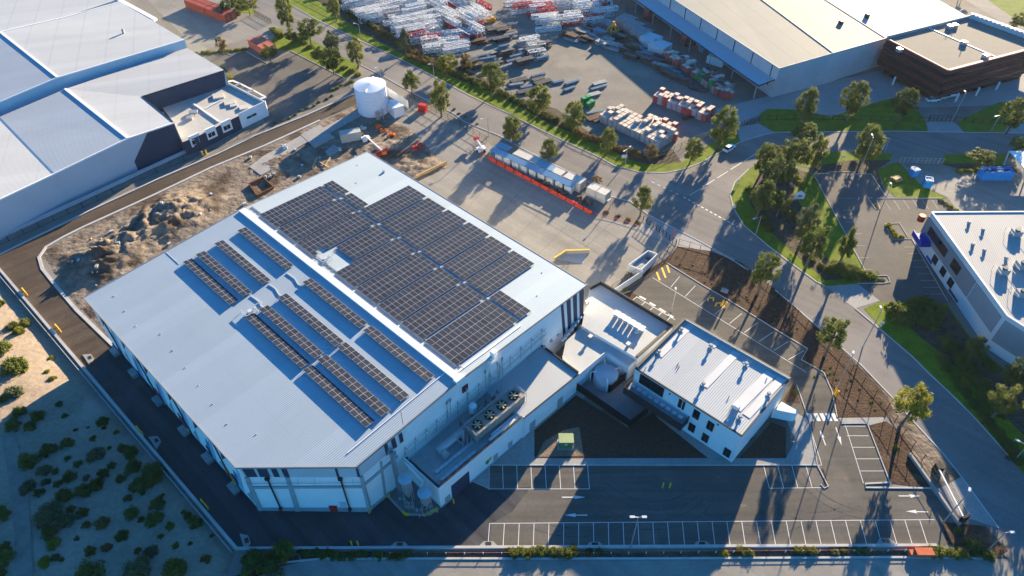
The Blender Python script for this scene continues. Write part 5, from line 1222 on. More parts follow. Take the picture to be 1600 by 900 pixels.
# small hardware: bollards
def bollards(pts,label,h=1.1,m=M_yellow,grp=None,r=.14):
    for k,(x,y) in enumerate(pts):
        mb=MB(); c=G(x,y); mb.cone(c,r,r,h,10); mb.cone(c+Vector((0,0,h)),r,.03,.08,10)
        o=mb.build('bollard',m); tag(o,label if isinstance(label,str) else label[k],'bollard',grp)
bollards([(1035,762),(1046,762)],'yellow bollard standing in the shaded middle of the car park',grp='pair of bollards in the car park',h=1.6)
bollards([(550,852),(560,852)],'yellow bollard on the black asphalt by the bottom wall',grp='bollards at the bottom wall',h=1.5)
bollards([(577,802),(609,778),(709,786),(734,750)],['yellow bollard at the south corner of the warehouse','yellow bollard at the left tip of the silo pad','yellow black bollard left of the roller door','yellow bollard right of the roller door'],h=1.3)
bollards([(1128,478),(1133,481),(1303,616),(1306,620)],['yellow bollard behind the upper parking row, left','yellow bollard behind the upper parking row, right','yellow bollard at the foot of the tall light pole, upper','yellow bollard at the foot of the tall light pole, lower'],h=1.8,r=.2)
bollards([(317,243),(323,241)],'yellow bollard on the kerb of the brown road by the office annex',grp='pair of bollards by the brown road',h=1.4,r=.2)
bollards([(527,799),(518,798)],'yellow bollard guarding the red cabinet',grp='bollards at the red cabinet',h=1.2)
mb=MB(); c=G(523,799); mb.box(c+Vector((0,.2,1.0)),(1.3,.8,1.7)); mb.box(c+Vector((0,.2,1.9)),(1.4,.9,.12)); tag(mb.build('hydrant_cabinet',M_red),'red hydrant cabinet against the chamfered warehouse wall','cabinet')
for k,(x,y) in enumerate([(92,515),(40,458),(220,675),(321,790)]):
    mb=MB(); p=G(x,y)
    for s_ in (-.45,.45): q=p+dirw*s_*2.4; mb.bar(q,q+Vector((0,0,1.0)),.28,n=8)
    mb.bar(p+dirw*1.1+Vector((0,0,.8)),p-dirw*1.1+Vector((0,0,.8)),.22,n=8)
    tag(mb.build('guard_hoop',M_yellow),['yellow hoop guard on the wall side of the brown road, lower','yellow hoop guard near the top of the brown road','yellow hoop guard in the shaded part of the west asphalt','lowest yellow hoop guard on the west asphalt'][k],'guard hoop')
# stepped loading bay recess with yellow edges in the yard
lb_=empty('loading_dock',G(870,405),'sunken loading dock with yellow edged walls at the warehouse eave','loading dock')
mb=MB(); mb.prism(Gl([(868,405),(880,395),(919,395),(911,412)]),.02,.06); mb.build('dock_floor',M_grey,lb_)
mb=MB(); P=Gl([(866,408),(884,396),(921,395)])
for a,b in zip(P,P[1:]): mb.bar(a+Vector((0,0,.5)),b+Vector((0,0,.5)),.25,1.0)
mb.build('dock_wall',M_path,lb_); mb=MB()
for a,b in zip(P,P[1:]): mb.bar(a+Vector((0,0,1.05)),b+Vector((0,0,1.05)),.35,.12)
for x in (889,896): mb.bar(G(x,402,.1),G(x,402,1.0),.15)
mb.build('yellow_edge',M_yellow,lb_)
# wash bay / open concrete bin
wb=empty('waste_enclosure',G(985,430),'open topped concrete enclosure with yellow posts beside the yard fence','enclosure')
P=Gl([(981,424),(1011,402),(1025,407),(1000,432)]); 
mb=MB()
for a,b in zip(P,P[1:]+P[:1]): mb.bar(a+Vector((0,0,1.1)),b+Vector((0,0,1.1)),.25,2.2)
mb.build('wall',M_lgrey,wb); mb=MB(); mb.box(G(1002,416,.7),(2.2,4.5,1.2),R_(-45)); mb.build('skip',M_grey,wb); mb=MB()
for x,y in ((980,427),(999,435)): mb.bar(G(x,y),G(x,y,2.3),.25)
mb.build('yellow_post',M_yellow,wb)
mb=MB(); a,b=G(958,462),G(1003,432); mb.bar(a+Vector((0,0,1)),b+Vector((0,0,1)),.2,2.0); tag(mb.build('screen_wall',M_lgrey),'grey block wall from the enclosure down to the amenities block','wall')
# skips and bins on the right
def skip(x,y,L_,W_,H_,rz,m,label,load=True):
    c=G(x,y); r=empty('skip_bin',c,label,'skip bin',rz=rz); mb=MB(); t=.12
    for s_ in (-1,1): 
        mb.bar((-L_/2,s_*W_/2,H_/2+.1),(L_/2,s_*W_/2,H_/2+.1),t,H_); mb.bar((s_*L_/2,-W_/2,H_/2+.1),(s_*L_/2,W_/2,H_/2+.1),t,H_)
    mb.box((0,0,.15),(L_,W_,.1)); mb.build('body',m,r,loc=(0,0,0)); mb=MB()
    for s_ in (-1,1): mb.bar((-L_/2,s_*W_/2,H_+.12),(L_/2,s_*W_/2,H_+.12),.18,.14)
    mb.build('rim',m,r,loc=(0,0,0))
    if load:
        mb=MB()
        for k in range(12): mb.box((random.uniform(-.4,.4)*L_,random.uniform(-.35,.35)*W_,H_*.85+random.random()*.35),(.5+random.random()*.7,.4+random.random()*.5,.3),random.random()*3)
        mb.build('rubbish',mat('rubbish',(.6,.57,.52),.8,var=.5,scale=1.2),r,loc=(0,0,0))
M_sblue=mat('skip_blue',(.005,.24,.60),.5,var=.12,scale=.8)
skip(1552,278,8.2,2.6,2.6,0.0,M_sblue,'long bright blue skip heaped with white waste, right side')
skip(1426,274,1.8,1.8,2.2,.2,M_sblue,'small blue bin on the shaded part of the east yard')
skip(1447,291,1.9,1.9,2.3,-.3,M_sblue,'small blue bin with red rubbish at the edge of the bright lawn')
# cars
def car(x,y,rz,paint,label,L_=4.6,van=False):
    c=G(x,y); r=empty('parked_car' if 'parked' in label else 'car',c,label,'car',rz=rz)
    sec=[(-2.3,.45,.75,.78),(-2.2,.35,.98,.86),(-1.55,.3,1.02,.9),(-.9,.3,1.04,.9),(0,.3,1.02,.9),(.9,.3,.98,.9),(1.7,.3,.88,.88),(2.15,.35,.72,.8),(2.3,.45,.6,.7)]
    k=L_/4.6; mb=MB(); ring=[]
    for x_,z0,z1,w_ in sec: ring.append([(x_*k,-w_,z0),(x_*k,-w_*1.0,(z0+z1)/2),(x_*k,-w_*.88,z1),(x_*k,w_*.88,z1),(x_*k,w_,(z0+z1)/2),(x_*k,w_,z0)])
    for a,b in zip(ring,ring[1:]):
        for i in range(6): j=(i+1)%6; mb.face([a[i],a[j],b[j],b[i]])
    mb.face(ring[0][::-1]); mb.face(ring[-1]); mb.build('body',paint,r,loc=(0,0,0),smooth=False)
    mb=MB(); a=[(-1.9*k,-.78,1.0),(1.0*k,-.78,1.0),(1.0*k,.78,1.0),(-1.9*k,.78,1.0)]; b=[(-1.4*k,-.62,1.48),(.25*k,-.62,1.48),(.25*k,.62,1.48),(-1.4*k,.62,1.48)]
    for i in range(4): j=(i+1)%4; mb.face([a[i],a[j],b[j],b[i]])
    mb.build('windows',M_glass,r,loc=(0,0,0)); mb=MB(); mb.box((-.55*k,0,1.5),(1.65*k,1.26,.06)); mb.build('roof',paint,r,loc=(0,0,0))
    for sx in (-1.4,1.4):
        for sy in (-.8,.8): mb=MB(); mb.bar((sx*k,sy-.1,.32),(sx*k,sy+.1,.32),.64,n=14); mb.build('wheel',M_black,r,loc=(0,0,0))
    for sy in (-.6,.6): mb=MB(); mb.box((2.22*k,sy,.68),(.1,.35,.15)); mb.build('headlight',M_lgrey,r,loc=(0,0,0))
M_cw=mat('car_white',(.72,.73,.74),.25,var=.02); M_cs=mat('car_silver',(.45,.47,.50),.3,.4,var=.02)
car(1139,234,ang(G(1130,238),G(1150,226)),M_cw,'white hatchback driving round the curve at the crossroads')
car(1457,158,.15,M_cw,'white parked car at the left end of the row beside the red office'); car(1472,154,.25,M_cs,'silver parked car in the middle of the row beside the red office'); car(1486,150,.25,M_cw,'white parked car at the right end of the row beside the red office')
# equipment around the yard entrance
mb=MB(); c=G(661,172); mb.box(c+Vector((0,0,1.2)),(2.6,1.6,1.6),-.4); mb.box(c+Vector((0,-.6,.2)),(2.8,2,.3),-.4); tag(mb.build('generator',M_red),'small red generator on a white base near the pump house','generator')
cb=cbox(G(549,218),6.0,2.6,2.7,R_(20),mat('cabin_grey',(.42,.42,.38),.7,var=.08),name='site_cabin',cat='site cabin',label='grey cream site cabin on the dirt lot left of the concrete yard',ribs=False)
# knuckle boom lifts
def boom(base,tip,label,col):
    c=G(*base); t=G(*tip,2.0); r=empty('boom_lift',c,label,'boom lift'); mb=MB(); mb.box(c+Vector((0,0,.7)),(2.4,1.8,.9),.5); mb.cone(c+Vector((0,0,1.1)),.7,.6,.5,12); mb.build('chassis',M_trim,r)
    mb=MB(); mb.bar(c+Vector((0,0,1.7)),t,.35); mb.build('arm',M_trim,r); mb=MB(); mb.box(t,(1.4,.9,1.0),.3); mb.build('basket',col,r)
    for dx in (-1,1):
        for dy in (-.8,.8): mb=MB(); mb.bar(c+Vector((dx,dy-.15,.4)),c+Vector((dx,dy+.15,.4)),.8,n=12); mb.build('wheel',M_black,r)
boom((572,220),(600,238),'white boom lift lying low beside the grey cabin',M_orange)
boom((752,236),(744,216),'red boom arm beside the end of the blue awning',M_red)
for k,(x,y,col) in enumerate([(592,243,M_red),(600,239,M_red),(648,234,M_red),(655,230,M_red),(590,200,M_orange),(601,206,M_orange),(612,212,M_orange),(560,212,M_yellow),(570,203,M_lgrey),(445,232,M_lgrey),(423,277,M_grey)]):
    mb=MB(); c=G(x,y)
    for i in range(7): mb.box(c+Vector((random.uniform(-1.2,1.2),random.uniform(-1,1),.3+random.random()*.5)),(.3+random.random()*.8,.2+random.random()*.4,.4+random.random()*.5),random.random()*3)
    tag(mb.build('material_heap',col),['red scrap heap at the warehouse north corner, left','red scrap heap at the warehouse north corner, right','red steel heap in tree shadow, left','red steel heap in tree shadow, right','orange heap nearest the tank','orange heap in the middle of the debris line','orange heap at the yard end of the debris line','yellow heap beside the cabin','grey heap above the cabin','grey debris on the concrete strip','dark debris on the lower slab'][k],'debris heap')
mb=MB(); a,b=G(650,279),G(698,256); mb.bar(a+Vector((0,0,.5)),b+Vector((0,0,.5)),.3,1.0); tag(mb.build('timber_wall',mat('timber',(.50,.33,.16),.8,var=.2,scale=1)),'long timber board wall beside the north corner of the warehouse','timber')
for k,(a,b) in enumerate((((488,262),(496,245)),((508,258),(516,246)),((498,252),(514,262)))):
    mb=MB(); mb.bar(G(*a,.3),G(*b,.6),.35,.2); tag(mb.build('timber_plank',MATS['timber']),['thick tan plank leaning on the dirt near the roof edge','thin plank right of the tan plank','plank crossing behind the roof edge'][k],'plank')
mb=MB(); P=Gl([(390,290),(412,280),(428,295),(402,308)],0)
for a,b in zip(P,P[1:]+P[:1]): mb.bar(a+Vector((0,0,.4)),b+Vector((0,0,.4)),.25,.8)
mb.face([p+Vector((0,0,.08)) for p in P]); tag(mb.build('formwork_pit',mat('rust_soil',(.17,.08,.04),.9,var=.3,scale=1)),'square timber formwork pit in the dirt lot','pit')
for k in range(60):
    x,y=random.choice([(random.uniform(120,340),0),(random.uniform(380,560),0)]); 
    if x<340: y=random.uniform(300,460)-(x-120)*.35+60
    else: y=random.uniform(200,300)-(x-380)*.25+30
    p=G(x,y); 
    if Ddist(Vector((p.x,p.y)),dpoly)<1.5: continue
    mb=MB(); z=dirt_h(p.x,p.y); s_=.2+random.random()*.45; mb.box((p.x,p.y,z+s_*.4),(s_*1.6,s_,s_),random.random()*3)
    tag(mb.build('rubble_block',random.choice([M_path,M_lgrey,M_grey,MATS['timber']])),'loose rubble block lying on the dirt lot','rubble','rubble blocks on the dirt lot')
# ================= STORAGE YARD STOCK =================
M_latw=mat('lattice_white',(.66,.66,.64),.55,var=.12,scale=.5); M_latr=mat('lattice_red',(.48,.05,.05),.55,var=.15,scale=.5)
M_dsteel=mat('dark_steel',(.09,.085,.085),.6,.3,var=.4,scale=.6); M_rust=mat('rusty_steel',(.13,.065,.04),.75,.1,var=.4,scale=.6); M_bsteel=mat('blue_grey_steel',(.20,.26,.30),.5,.3,var=.25,scale=.6); M_pgreen=mat('frame_green',(.01,.22,.07),.5)
def lattice_mesh(L_,W_,m,name='crane_section'):
    mb=MB(); t=.17; h=W_
    c=[(-W_/2,0),(W_/2,0),(W_/2,h),(-W_/2,h)]
    for y,z in c: mb.bar((-L_/2,y,z+.1),(L_/2,y,z+.1),t*1.3)
    n=int(L_/1.6)
    for i in range(n+1):
        x=-L_/2+L_*i/n
        for k in range(4): a=c[k];b=c[(k+1)%4]; mb.bar((x,a[0],a[1]+.1),(x,b[0],b[1]+.1),t)
        if i<n:
            x2=-L_/2+L_*(i+1)/n
            for k in range(4):
                a=c[k];b=c[(k+1)%4]
                if i%2: a,b=b,a
                mb.bar((x,a[0],a[1]+.1),(x2,b[0],b[1]+.1),t*.8)
    return mb.mesh(name,m)
LAT=[lattice_mesh(7.5,1.7,M_latw),lattice_mesh(6,2.1,M_latw),lattice_mesh(9.5,1.4,M_latw)]; LATR=lattice_mesh(7.5,1.7,M_latr)
def inpoly(p,poly):
    ins=False
    for i in range(len(poly)):
        a=poly[i];b=poly[(i+1)%len(poly)]
        if (a.y>p.y)!=(b.y>p.y) and p.x<(b.x-a.x)*(p.y-a.y)/(b.y-a.y)+a.x: ins=not ins
    return ins
def fill_lattice(px,angd,label,grp,dens=.9,red=.06,stack=(1,2),redlabel=None,wd=2.3,ln=8.4):
    poly=Gl(px); a=R_(angd); u=Vector((math.cos(a),math.sin(a),0)); v=Vector((-u.y,u.x,0)); c=sum(poly,Vector())/len(poly); 
    for i in range(-14,15):
        for j in range(-28,29):
            p=c+u*(i*ln+(j%3)*1.3)+v*(j*wd)
            if not inpoly(p,poly) or random.random()>dens: continue
            z=0
            for k in range(random.randint(*stack)):
                rd=random.random()<red; me=LATR if rd else random.choice(LAT)
                o=bpy.data.objects.new('crane_section',me); COL.objects.link(o); o.location=p+Vector((random.uniform(-.7,.7),random.uniform(-.2,.2),z)); o.rotation_euler=(0,0,a+random.gauss(0,.05))
                tag(o,(redlabel if rd else label),'crane section',grp+(' (red)' if rd else '')); z+=1.85
fill_lattice([(506,-10),(545,20),(600,45),(650,70),(690,50),(660,-10)],28,'white lattice crane section in the big stack nearest the road verge','crane sections in the big stack nearest the road',.88,.05,(1,2),'red lattice crane section lying in the white stack nearest the road')
fill_lattice([(655,-10),(700,45),(735,62),(765,40),(752,0),(735,-12)],-50,'white lattice crane section in the steep stack left of the yard lane','crane sections left of the yard lane',.85,.08,(1,2),'red lattice crane section in the steep stack left of the yard lane')
fill_lattice([(662,62),(672,82),(715,82),(745,62),(715,50)],20,'white lattice crane section in the low stack behind the verge trees','crane sections behind the verge trees',.9,.3,(1,1),'red lattice crane section in the low stack behind the verge trees')
fill_lattice([(800,-8),(812,22),(850,52),(905,45),(950,28),(930,-10)],15,'white lattice crane section in the stack right of the yard lane','crane sections right of the yard lane',.85,.2,(1,2),'red lattice crane section in the stack right of the yard lane')
fill_lattice([(790,90),(860,90),(845,60),(800,62)],22,'white lattice crane section by the dark steel rows','crane sections by the dark steel rows',.5,.15,(1,1),'red lattice crane section by the dark steel rows')
def bundle_mesh(kind,m,L_=7,name='steel_bundle'):
    mb=MB(); rnd=random.Random(hash(kind)%97 if 0 else len(kind)*7)
    if kind=='tubes':
        for k in range(9): y=(k%5-2)*.42; z=.25+.4*(k//5); mb.bar((-L_/2+rnd.random()*.5,y,z),(L_/2-rnd.random()*.5,y+rnd.uniform(-.1,.1),z),.34,n=6)
    elif kind=='beams':
        for k in range(4):
            y=(k-1.5)*.75; mb.box((0,y,.22),(L_,.5,.08)); mb.box((0,y,.5),(L_,.08,.5)); mb.box((0,y,.78),(L_,.5,.08))
    elif kind=='sheets':
        for k in range(5): mb.box((rnd.uniform(-.2,.2),rnd.uniform(-.1,.1),.2+k*.25),(L_*.8,1.8,.12))
    for x in (-L_*.3,L_*.3): mb.box((x,0,.08),(.2,2.4,.16))
    return mb.mesh(name,m)
BU={}
for kn in ('tubes','beams','sheets'):
    for mn,mm in (('dark',M_dsteel),('rusty',M_rust),('blue grey',M_bsteel),('pale',mat('pale_steel',(.30,.31,.31),.6,.2,var=.3,scale=.8))): BU[(kn,mn)]=bundle_mesh(kn,mm)
def fill_bundles(px,angd,where,kinds,dens=.8,step=(6.0,1.9),stack=(1,2)):
    poly=Gl(px); a=R_(angd); u=Vector((math.cos(a),math.sin(a),0)); v=Vector((-u.y,u.x,0)); c=sum(poly,Vector())/len(poly)
    for i in range(-12,13):
        for j in range(-22,23):
            p=c+u*(i*step[0]+(j%2)*1.8)+v*(j*step[1])
            if not inpoly(p,poly) or random.random()>dens: continue
            k=random.choice(kinds); z=0
            for s_ in range(random.randint(*stack)):
                o=bpy.data.objects.new('steel_bundle',BU[k]); COL.objects.link(o); o.location=p+Vector((random.uniform(-.9,.9),random.uniform(-.3,.3),z)); o.rotation_euler=(0,0,a+random.gauss(0,.09)); o.scale=(random.uniform(.6,.95),random.uniform(.6,.9),.85); z+=.8
                tag(o,'%s steel %s stacked %s'%(k[1],k[0],where),'steel stock','%s %s %s'%(k[1],k[0],where))
DK=[('tubes','dark'),('beams','dark'),('tubes','rusty'),('beams','rusty'),('sheets','dark'),('tubes','blue grey'),('beams','pale')]
fill_bundles([(728,52),(735,72),(790,68),(800,50),(770,38)],25,'beside the yard lane',[('beams','rusty'),('beams','dark'),('sheets','rusty'),('tubes','pale')],.9)
fill_bundles([(720,105),(790,112),(865,92),(850,66),(800,72),(740,88)],28,'behind the road trees',[('tubes','blue grey'),('sheets','dark'),('tubes','pale'),('beams','dark')],.95,(7.2,2.5),(1,3))
fill_bundles([(800,125),(815,150),(870,122),(865,108)],28,'in the pale left part of the yard',[('tubes','blue grey'),('beams','dark'),('tubes','pale')],.9,(7,2.6),(1,1))
fill_bundles([(868,130),(885,145),(918,128),(910,115)],30,'in the small heap in the middle of the yard',[('tubes','blue grey'),('sheets','dark')],.8,(6,2.6),(1,1))
fill_bundles([(915,145),(930,152),(960,132),(950,124)],30,'in the slanting row right of the middle heap',[('tubes','blue grey'),('beams','pale')],.95,(7,2.4),(1,1))
fill_bundles([(868,62),(950,75),(1100,150),(1110,140),(985,60),(950,38),(900,45)],-38,'in the shade beside the cream warehouse',DK,.95,(5.4,1.8),(1,2))
fill_bundles([(1060,185),(1075,205),(1110,200),(1075,180)],20,'behind the pallet stacks near the gate',DK,.7,(5,2.6),(1,1))
fill_bundles([(905,180),(925,195),(945,190),(930,175)],30,'left of the pale pallet block',DK,.8,(5,2.6),(1,1))
# pallets
M_pw=mat('pallet_cream',(.56,.47,.38),.8,var=.25,scale=.5,tint=((.42,.22,.15),.6,.6)); M_ps=mat('pallet_side_grey',(.36,.36,.36),.8,var=.2,scale=.8); M_pr=mat('pallet_red',(.38,.085,.08),.7,var=.2,scale=.8); M_pgy=mat('frame_grey',(.27,.25,.25),.7,var=.2,scale=.8)
def pallet(h,side,topm):
    mb=MB(); n=max(1,int(h/.8))
    for k in range(n): mb.box((0,0,.12+(k+.5)*h/n),(1.5,1.5,h/n-.1)); mb.box((0,0,.1+k*h/n),(1.6,1.6,.06))
    mb.cur=1; mb.box((.02,0,h+.14),(1.46,1.5,.1)); return mb.mesh('pallet_stack',[side,topm])
PL={('cream',h):pallet(h,M_ps,M_pw) for h in (1.6,2.4,3.2)}; PL.update({('red',h):pallet(h,M_pr,M_pw) for h in (1.6,2.4,3.2)}); PL.update({('green',h):pallet(h,M_pgreen,M_pgreen) for h in (1.6,2.4,3.2)}); PL.update({('grey',h):pallet(h,M_pgy,M_rust) for h in (1.6,2.4,3.2)})
def pallets(a,b,across,kinds,where,gap=.06,step=1.75,low=False):
    p,q=G(*a),G(*b); d=(q-p); n=int(d.length/step); d.normalize(); v=Vector((-d.y,d.x,0)); rz=math.atan2(d.y,d.x)
    for i in range(n):
        for j in range(across):
            if random.random()<gap: continue
            col=kinds(i/n,j) if callable(kinds) else random.choice(kinds); h=random.choice((1.6,2.4) if low else (2.4,2.4,3.2))
            o=bpy.data.objects.new('pallet_stack',PL[(col,h)]); COL.objects.link(o); o.location=p+d*((i+.5)*step+random.uniform(-.08,.08))+v*(j*1.75+.9); o.rotation_euler=(0,0,rz+random.gauss(0,.03))
            tag(o,'%s stack of pallets %s'%(col,where),'pallet stack','%s pallets %s'%(col,where))
pallets((934,190),(1030,236),5,['cream'],'in the long pale block near the road verge')
pallets((930,183),(962,200),2,['cream'],'at the far end of the pale block',.3,low=True) if 0 else None
pallets((1003,195),(1052,216),2,['red'],'in the short red row behind the pale block')
pallets((1018,160),(1110,195),3,['red','red','cream'],'in the long red row in the middle of the yard',.05)
pallets((1030,215),(1062,225),1,['red'],'low at the gate end of the pale block',.1,low=True)
pallets((905,163),(925,175),2,['green','green','red'],'in the small green group left of the yard',0,2.0,low=True)
pallets((1032,92),(1075,120),3,lambda t,j:'red' if j==0 or random.random()<.35 else random.choice(['cream','grey']),'in the upper half of the shaded row beside the warehouse')
pallets((1078,122),(1120,152),4,lambda t,j:(random.choice(['green','red','green','grey']) if j==0 else random.choice(['grey','cream','grey'])),'in the lower half of the shaded row beside the warehouse')
pallets((1122,150),(1133,160),2,['red'],'at the lower tip of the shaded row',0)
for k,(x,y) in enumerate([(978,40),(990,50),(1002,60),(1016,70),(1030,81)]):
    cbox(G(x,y),6.2,5.6,3.0,R_(-42),[M_pgy,M_pgy,M_pgy,M_lgrey,M_lgrey][k],label='grey ribbed stillage block, '+['uppermost','second from top','third','fourth','lowest'][k]+' in the row beside the cream warehouse',name='stillage',cat='stillage',group='stillage blocks beside the cream warehouse')
cbox(G(935,10),9,2.4,2.6,R_(-42),M_pr,label='red container at the top end of the shaded yard row')
cbox(G(1118,100),6,2.5,2.6,R_(-38),M_trim,label='white site cabin under the edge of the cream warehouse canopy',name='site_cabin',cat='site cabin')
for k,(x,y,c_) in enumerate([(1012,30,'red'),(1076,62,'red'),(1082,68,'red'),(1070,70,'red'),(1098,80,'cream')]):
    o=bpy.data.objects.new('pallet_stack',PL[(c_,3.2)]); COL.objects.link(o); o.location=G(x,y); o.rotation_euler=(0,0,.6); o.scale=(1.6,1.6,1.5); tag(o,['tall red rack stack at the far end under the canopy','tall red rack stack under the canopy, upper','tall red rack stack under the canopy, right','tall red rack stack under the canopy, left','tall white rack stack under the canopy'][k],'rack')
yc=empty('yellow_grab',G(957,55),'orange yellow grab frame standing in the dark steel stock','grab'); c=G(957,55)
mb=MB()
for k in range(6):
    t=k*1.047; mb.bar(c+Vector((0,0,4.6)),c+Vector((math.cos(t)*2.0,math.sin(t)*2.0,2.4)),.32); mb.bar(c+Vector((math.cos(t)*2.0,math.sin(t)*2.0,2.4)),c+Vector((math.cos(t)*1.5,math.sin(t)*1.5,.1)),.28)
mb.cone(c+Vector((0,0,3.8)),.7,.4,1.4,10); mb.build('frame',mat('grab_yellow',(.62,.30,.03),.6),yc)
mb=MB(); c=G(768,34); mb.box(c+Vector((0,0,.6)),(3,1.6,1),.4); mb.box(c+Vector((.4,0,1.4)),(1.2,1.3,.9),.4); mb.bar(c+Vector((-.5,0,1)),c+Vector((-3.4,-1.5,1.0)),.35); tag(mb.build('forklift',MATS['grab_yellow']),'orange forklift parked beside the yard lane','forklift')
mb=MB(); c=G(740,106); mb.box(c+Vector((0,0,.8)),(2.4,1.8,1.4),.5); tag(mb.build('yellow_crate',M_yellow),'yellow steel crate behind the verge near the blue grey tubes','crate')
# ================= LIGHT POLES =================
def pole(b,t,label,arm=(0,1.6),r=.09,m=None,twin=False):
    c=G(*b); h=hgt(b,t); o=empty('street_lamp',c,label,'street lamp'); m=m or M_steel
    mb=MB(); mb.cone(c,r*1.5,r*.8,h,8); mb.build('pole',m,o); d=Vector((math.cos(arm[0]),math.sin(arm[0]),0))
    mb=MB(); e=c+d*arm[1]+Vector((0,0,h+.1)); mb.bar(c+Vector((0,0,h-.05)),e,.1)
    if twin: mb.bar(c+Vector((0,0,h-.05)),c-d*arm[1]+Vector((0,0,h+.1)),.1)
    mb.build('arm',m,o)
    for s_ in ((1,-1) if twin else (1,)):
        mb=MB(); mb.box(c+d*(arm[1]+.25)*s_+Vector((0,0,h+.1)),(.8,.38,.16),arm[0]); mb.build('lamp_head',M_lgrey,o)
for b,t,lb,arm,tw_ in [((1305,610),(1331,556),'tall light pole rising from the two yellow bollards by the mulch bank',(1.2,.6),0),((985,857),(996,808),'double headed light pole at the bottom of the shaded bays',(0,.7),1),
 ((1541,862),(1578,832),'leaning looking light pole at the bottom right corner by the hedge',(0,.8),0),((1472,818),(1511,770),'light pole in the mulch triangle beside the exit gate',(1.,.4),0),((1586,718),(1606,696),'light pole on the shaded verge at the right edge',(2.5,1.5),0),
 ((1181,366),(1188,338),'light pole on the lawn corner of the crossroads',(3.6,2.0),0),((1382,237),(1387,216),'light pole on the lawn edge of the side road',(3.,1.5),0),((953,325),(955,310),'short light pole beside the end site shed',(4,1),0),
 ((977,256),(979,233),'light pole with solar panels on the verge near the pale pallets',(4,1.2),1),((763,213),(762,184),'light pole on the verge left of the awning',(3.6,1.8),0),((563,56),(560,38),'light pole on the verge near the crane sections',(2.8,1.5),0),((596,128),(592,105),'light pole beside the round white tank',(3.6,1.),0),((678,118),(679,100),'light pole on the grass below the bright tree',(3.4,1.),0),
 ((1340,275),(1357,215),'tall light pole at the head of the office car park',(1.5,1),0),((1375,330),(1390,290),'light pole in the island of the office car park',(1.5,.6),0),((1348,542),(1377,485),'tall light pole on the verge by the office driveway',(1.5,.6),0),((1487,190),(1512,145),'tall light pole at the red office gate',(1.5,.6),0),((1262,410),(1268,372),'light pole in the lawn beside the crossroads road',(1.5,.6),0),((1500,5),(1506,-20),'dark light pole behind the red office',(1.5,.6),0),((1049,487),(1056,455),'slender light pole in the upper car park',(1.5,.5),0),((1546,210),(1562,180),'light pole on the red office verge',(3.6,1.6),0)]:
    pole(b,t,lb,arm,twin=bool(tw_))
def sign(x,y,label,w_=.9,h_=.6,ht=1.2,m=None,rz=0):
    c=G(x,y); o=empty('sign',c,label,'sign'); mb=MB(); mb.box(c+Vector((0,0,ht)),(w_,.06,h_),rz); mb.build('sign_panel',m or M_white,o); mb=MB(); mb.bar(c+Vector((-w_*.35,0.05,0)),c+Vector((-w_*.35,0.05,ht)),.07); mb.bar(c+Vector((w_*.35,0.05,0)),c+Vector((w_*.35,0.05,ht)),.07); mb.build('post',M_steel,o)
so2=empty('monument_sign',G(1248,312),'white house shaped sign board with blue mark on the lawn','sign'); c=G(1248,312)
mb=MB(); P=[c+Vector(v) for v in ((-1.3,0,.2),(1.3,-.0,.2),(1.3,0,1.8),(0,0,2.8),(-1.3,0,1.8))]; Q=[p+Vector((0,.3,0)) for p in P]; mb.face(P); mb.face(Q[::-1])
for i in range(5): j=(i+1)%5; mb.face([Q[i],Q[j],P[j],P[i]])
mb.build('sign_board',M_trim,so2); mb=MB(); mb.face([c+Vector(v) for v in ((-.7,-.03,.9),(.7,-.03,.9),(.4,-.03,1.6),(-.4,-.03,1.6))]); mb.build('blue_mark',M_sblue,so2)
sign(1153,287,'small white sign at the lawn corner of the crossroads'); sign(1147,325,'small white box at the kerb of the crossroads lawn',.8,.8,.5); sign(937,287,'small white sign on the verge by the sapling',.9,.5,1.0)
sign(975,250,'white panel board under the solar light pole',1.6,1.0,1.2); sign(1316,250,'small white sign at the head of the lawn',1.2,.5,1); sign(1377,508,'small white sign by the office driveway corner',1.,.8,.6)
mb=MB(); c=G(1132,455); mb.box(c+Vector((0,0,.25)),(1.6,1.2,.3),-.5); tag(mb.build('pit_cover',M_path),'pale square pit cover in the mulch bank above the yellow bollards','pit cover')
for k,(x,y) in enumerate([(1110,470),(1122,478)]):
    mb=MB(); a=G(x,y); 
    for s_ in (-.5,.5): mb.bar(a+Vector((s_*1.2,0,0)),a+Vector((s_*1.2,0,1.1)),.2); 
    mb.bar(a+Vector((-.7,0,1.0)),a+Vector((.7,0,1.0)),.2); tag(mb.build('guard_rail',M_yellow),['yellow pipe guard in the upper parking row, left','yellow pipe guard in the upper parking row, right'][k],'guard rail')
# person in orange at the gate
pc=G(1053,368)
me=bpy.data.meshes.new('person'); bmm=bmesh.new(); V=[(0,0,.95),(0,0,1.15),(0,0,1.4),(0,0,1.52),(0,0,1.68),(-.11,0,.9),(-.14,.06,.48),(-.16,0,.08),(-.16,-.16,.04),(.11,0,.9),(.16,-.08,.48),(.2,.02,.08),(.2,-.14,.04),(-.2,0,1.42),(-.28,.02,1.15),(-.28,-.1,.92),(.2,0,1.42),(.29,.0,1.15),(.3,-.14,.95)]
E_=[(0,1),(1,2),(2,3),(3,4),(0,5),(5,6),(6,7),(7,8),(0,9),(9,10),(10,11),(11,12),(2,13),(13,14),(14,15),(2,16),(16,17),(17,18)]
me.from_pydata(V,E_,[]); me.materials.append(mat('orange_workwear',(.75,.14,.03),.7)); pe=bpy.data.objects.new('person',me); COL.objects.link(pe); pe.location=pc; pe.rotation_euler=(0,0,.6)
tag(pe,'person in orange workwear walking at the crossroads driveway gate','person'); sk=pe.modifiers.new('skin','SKIN'); 
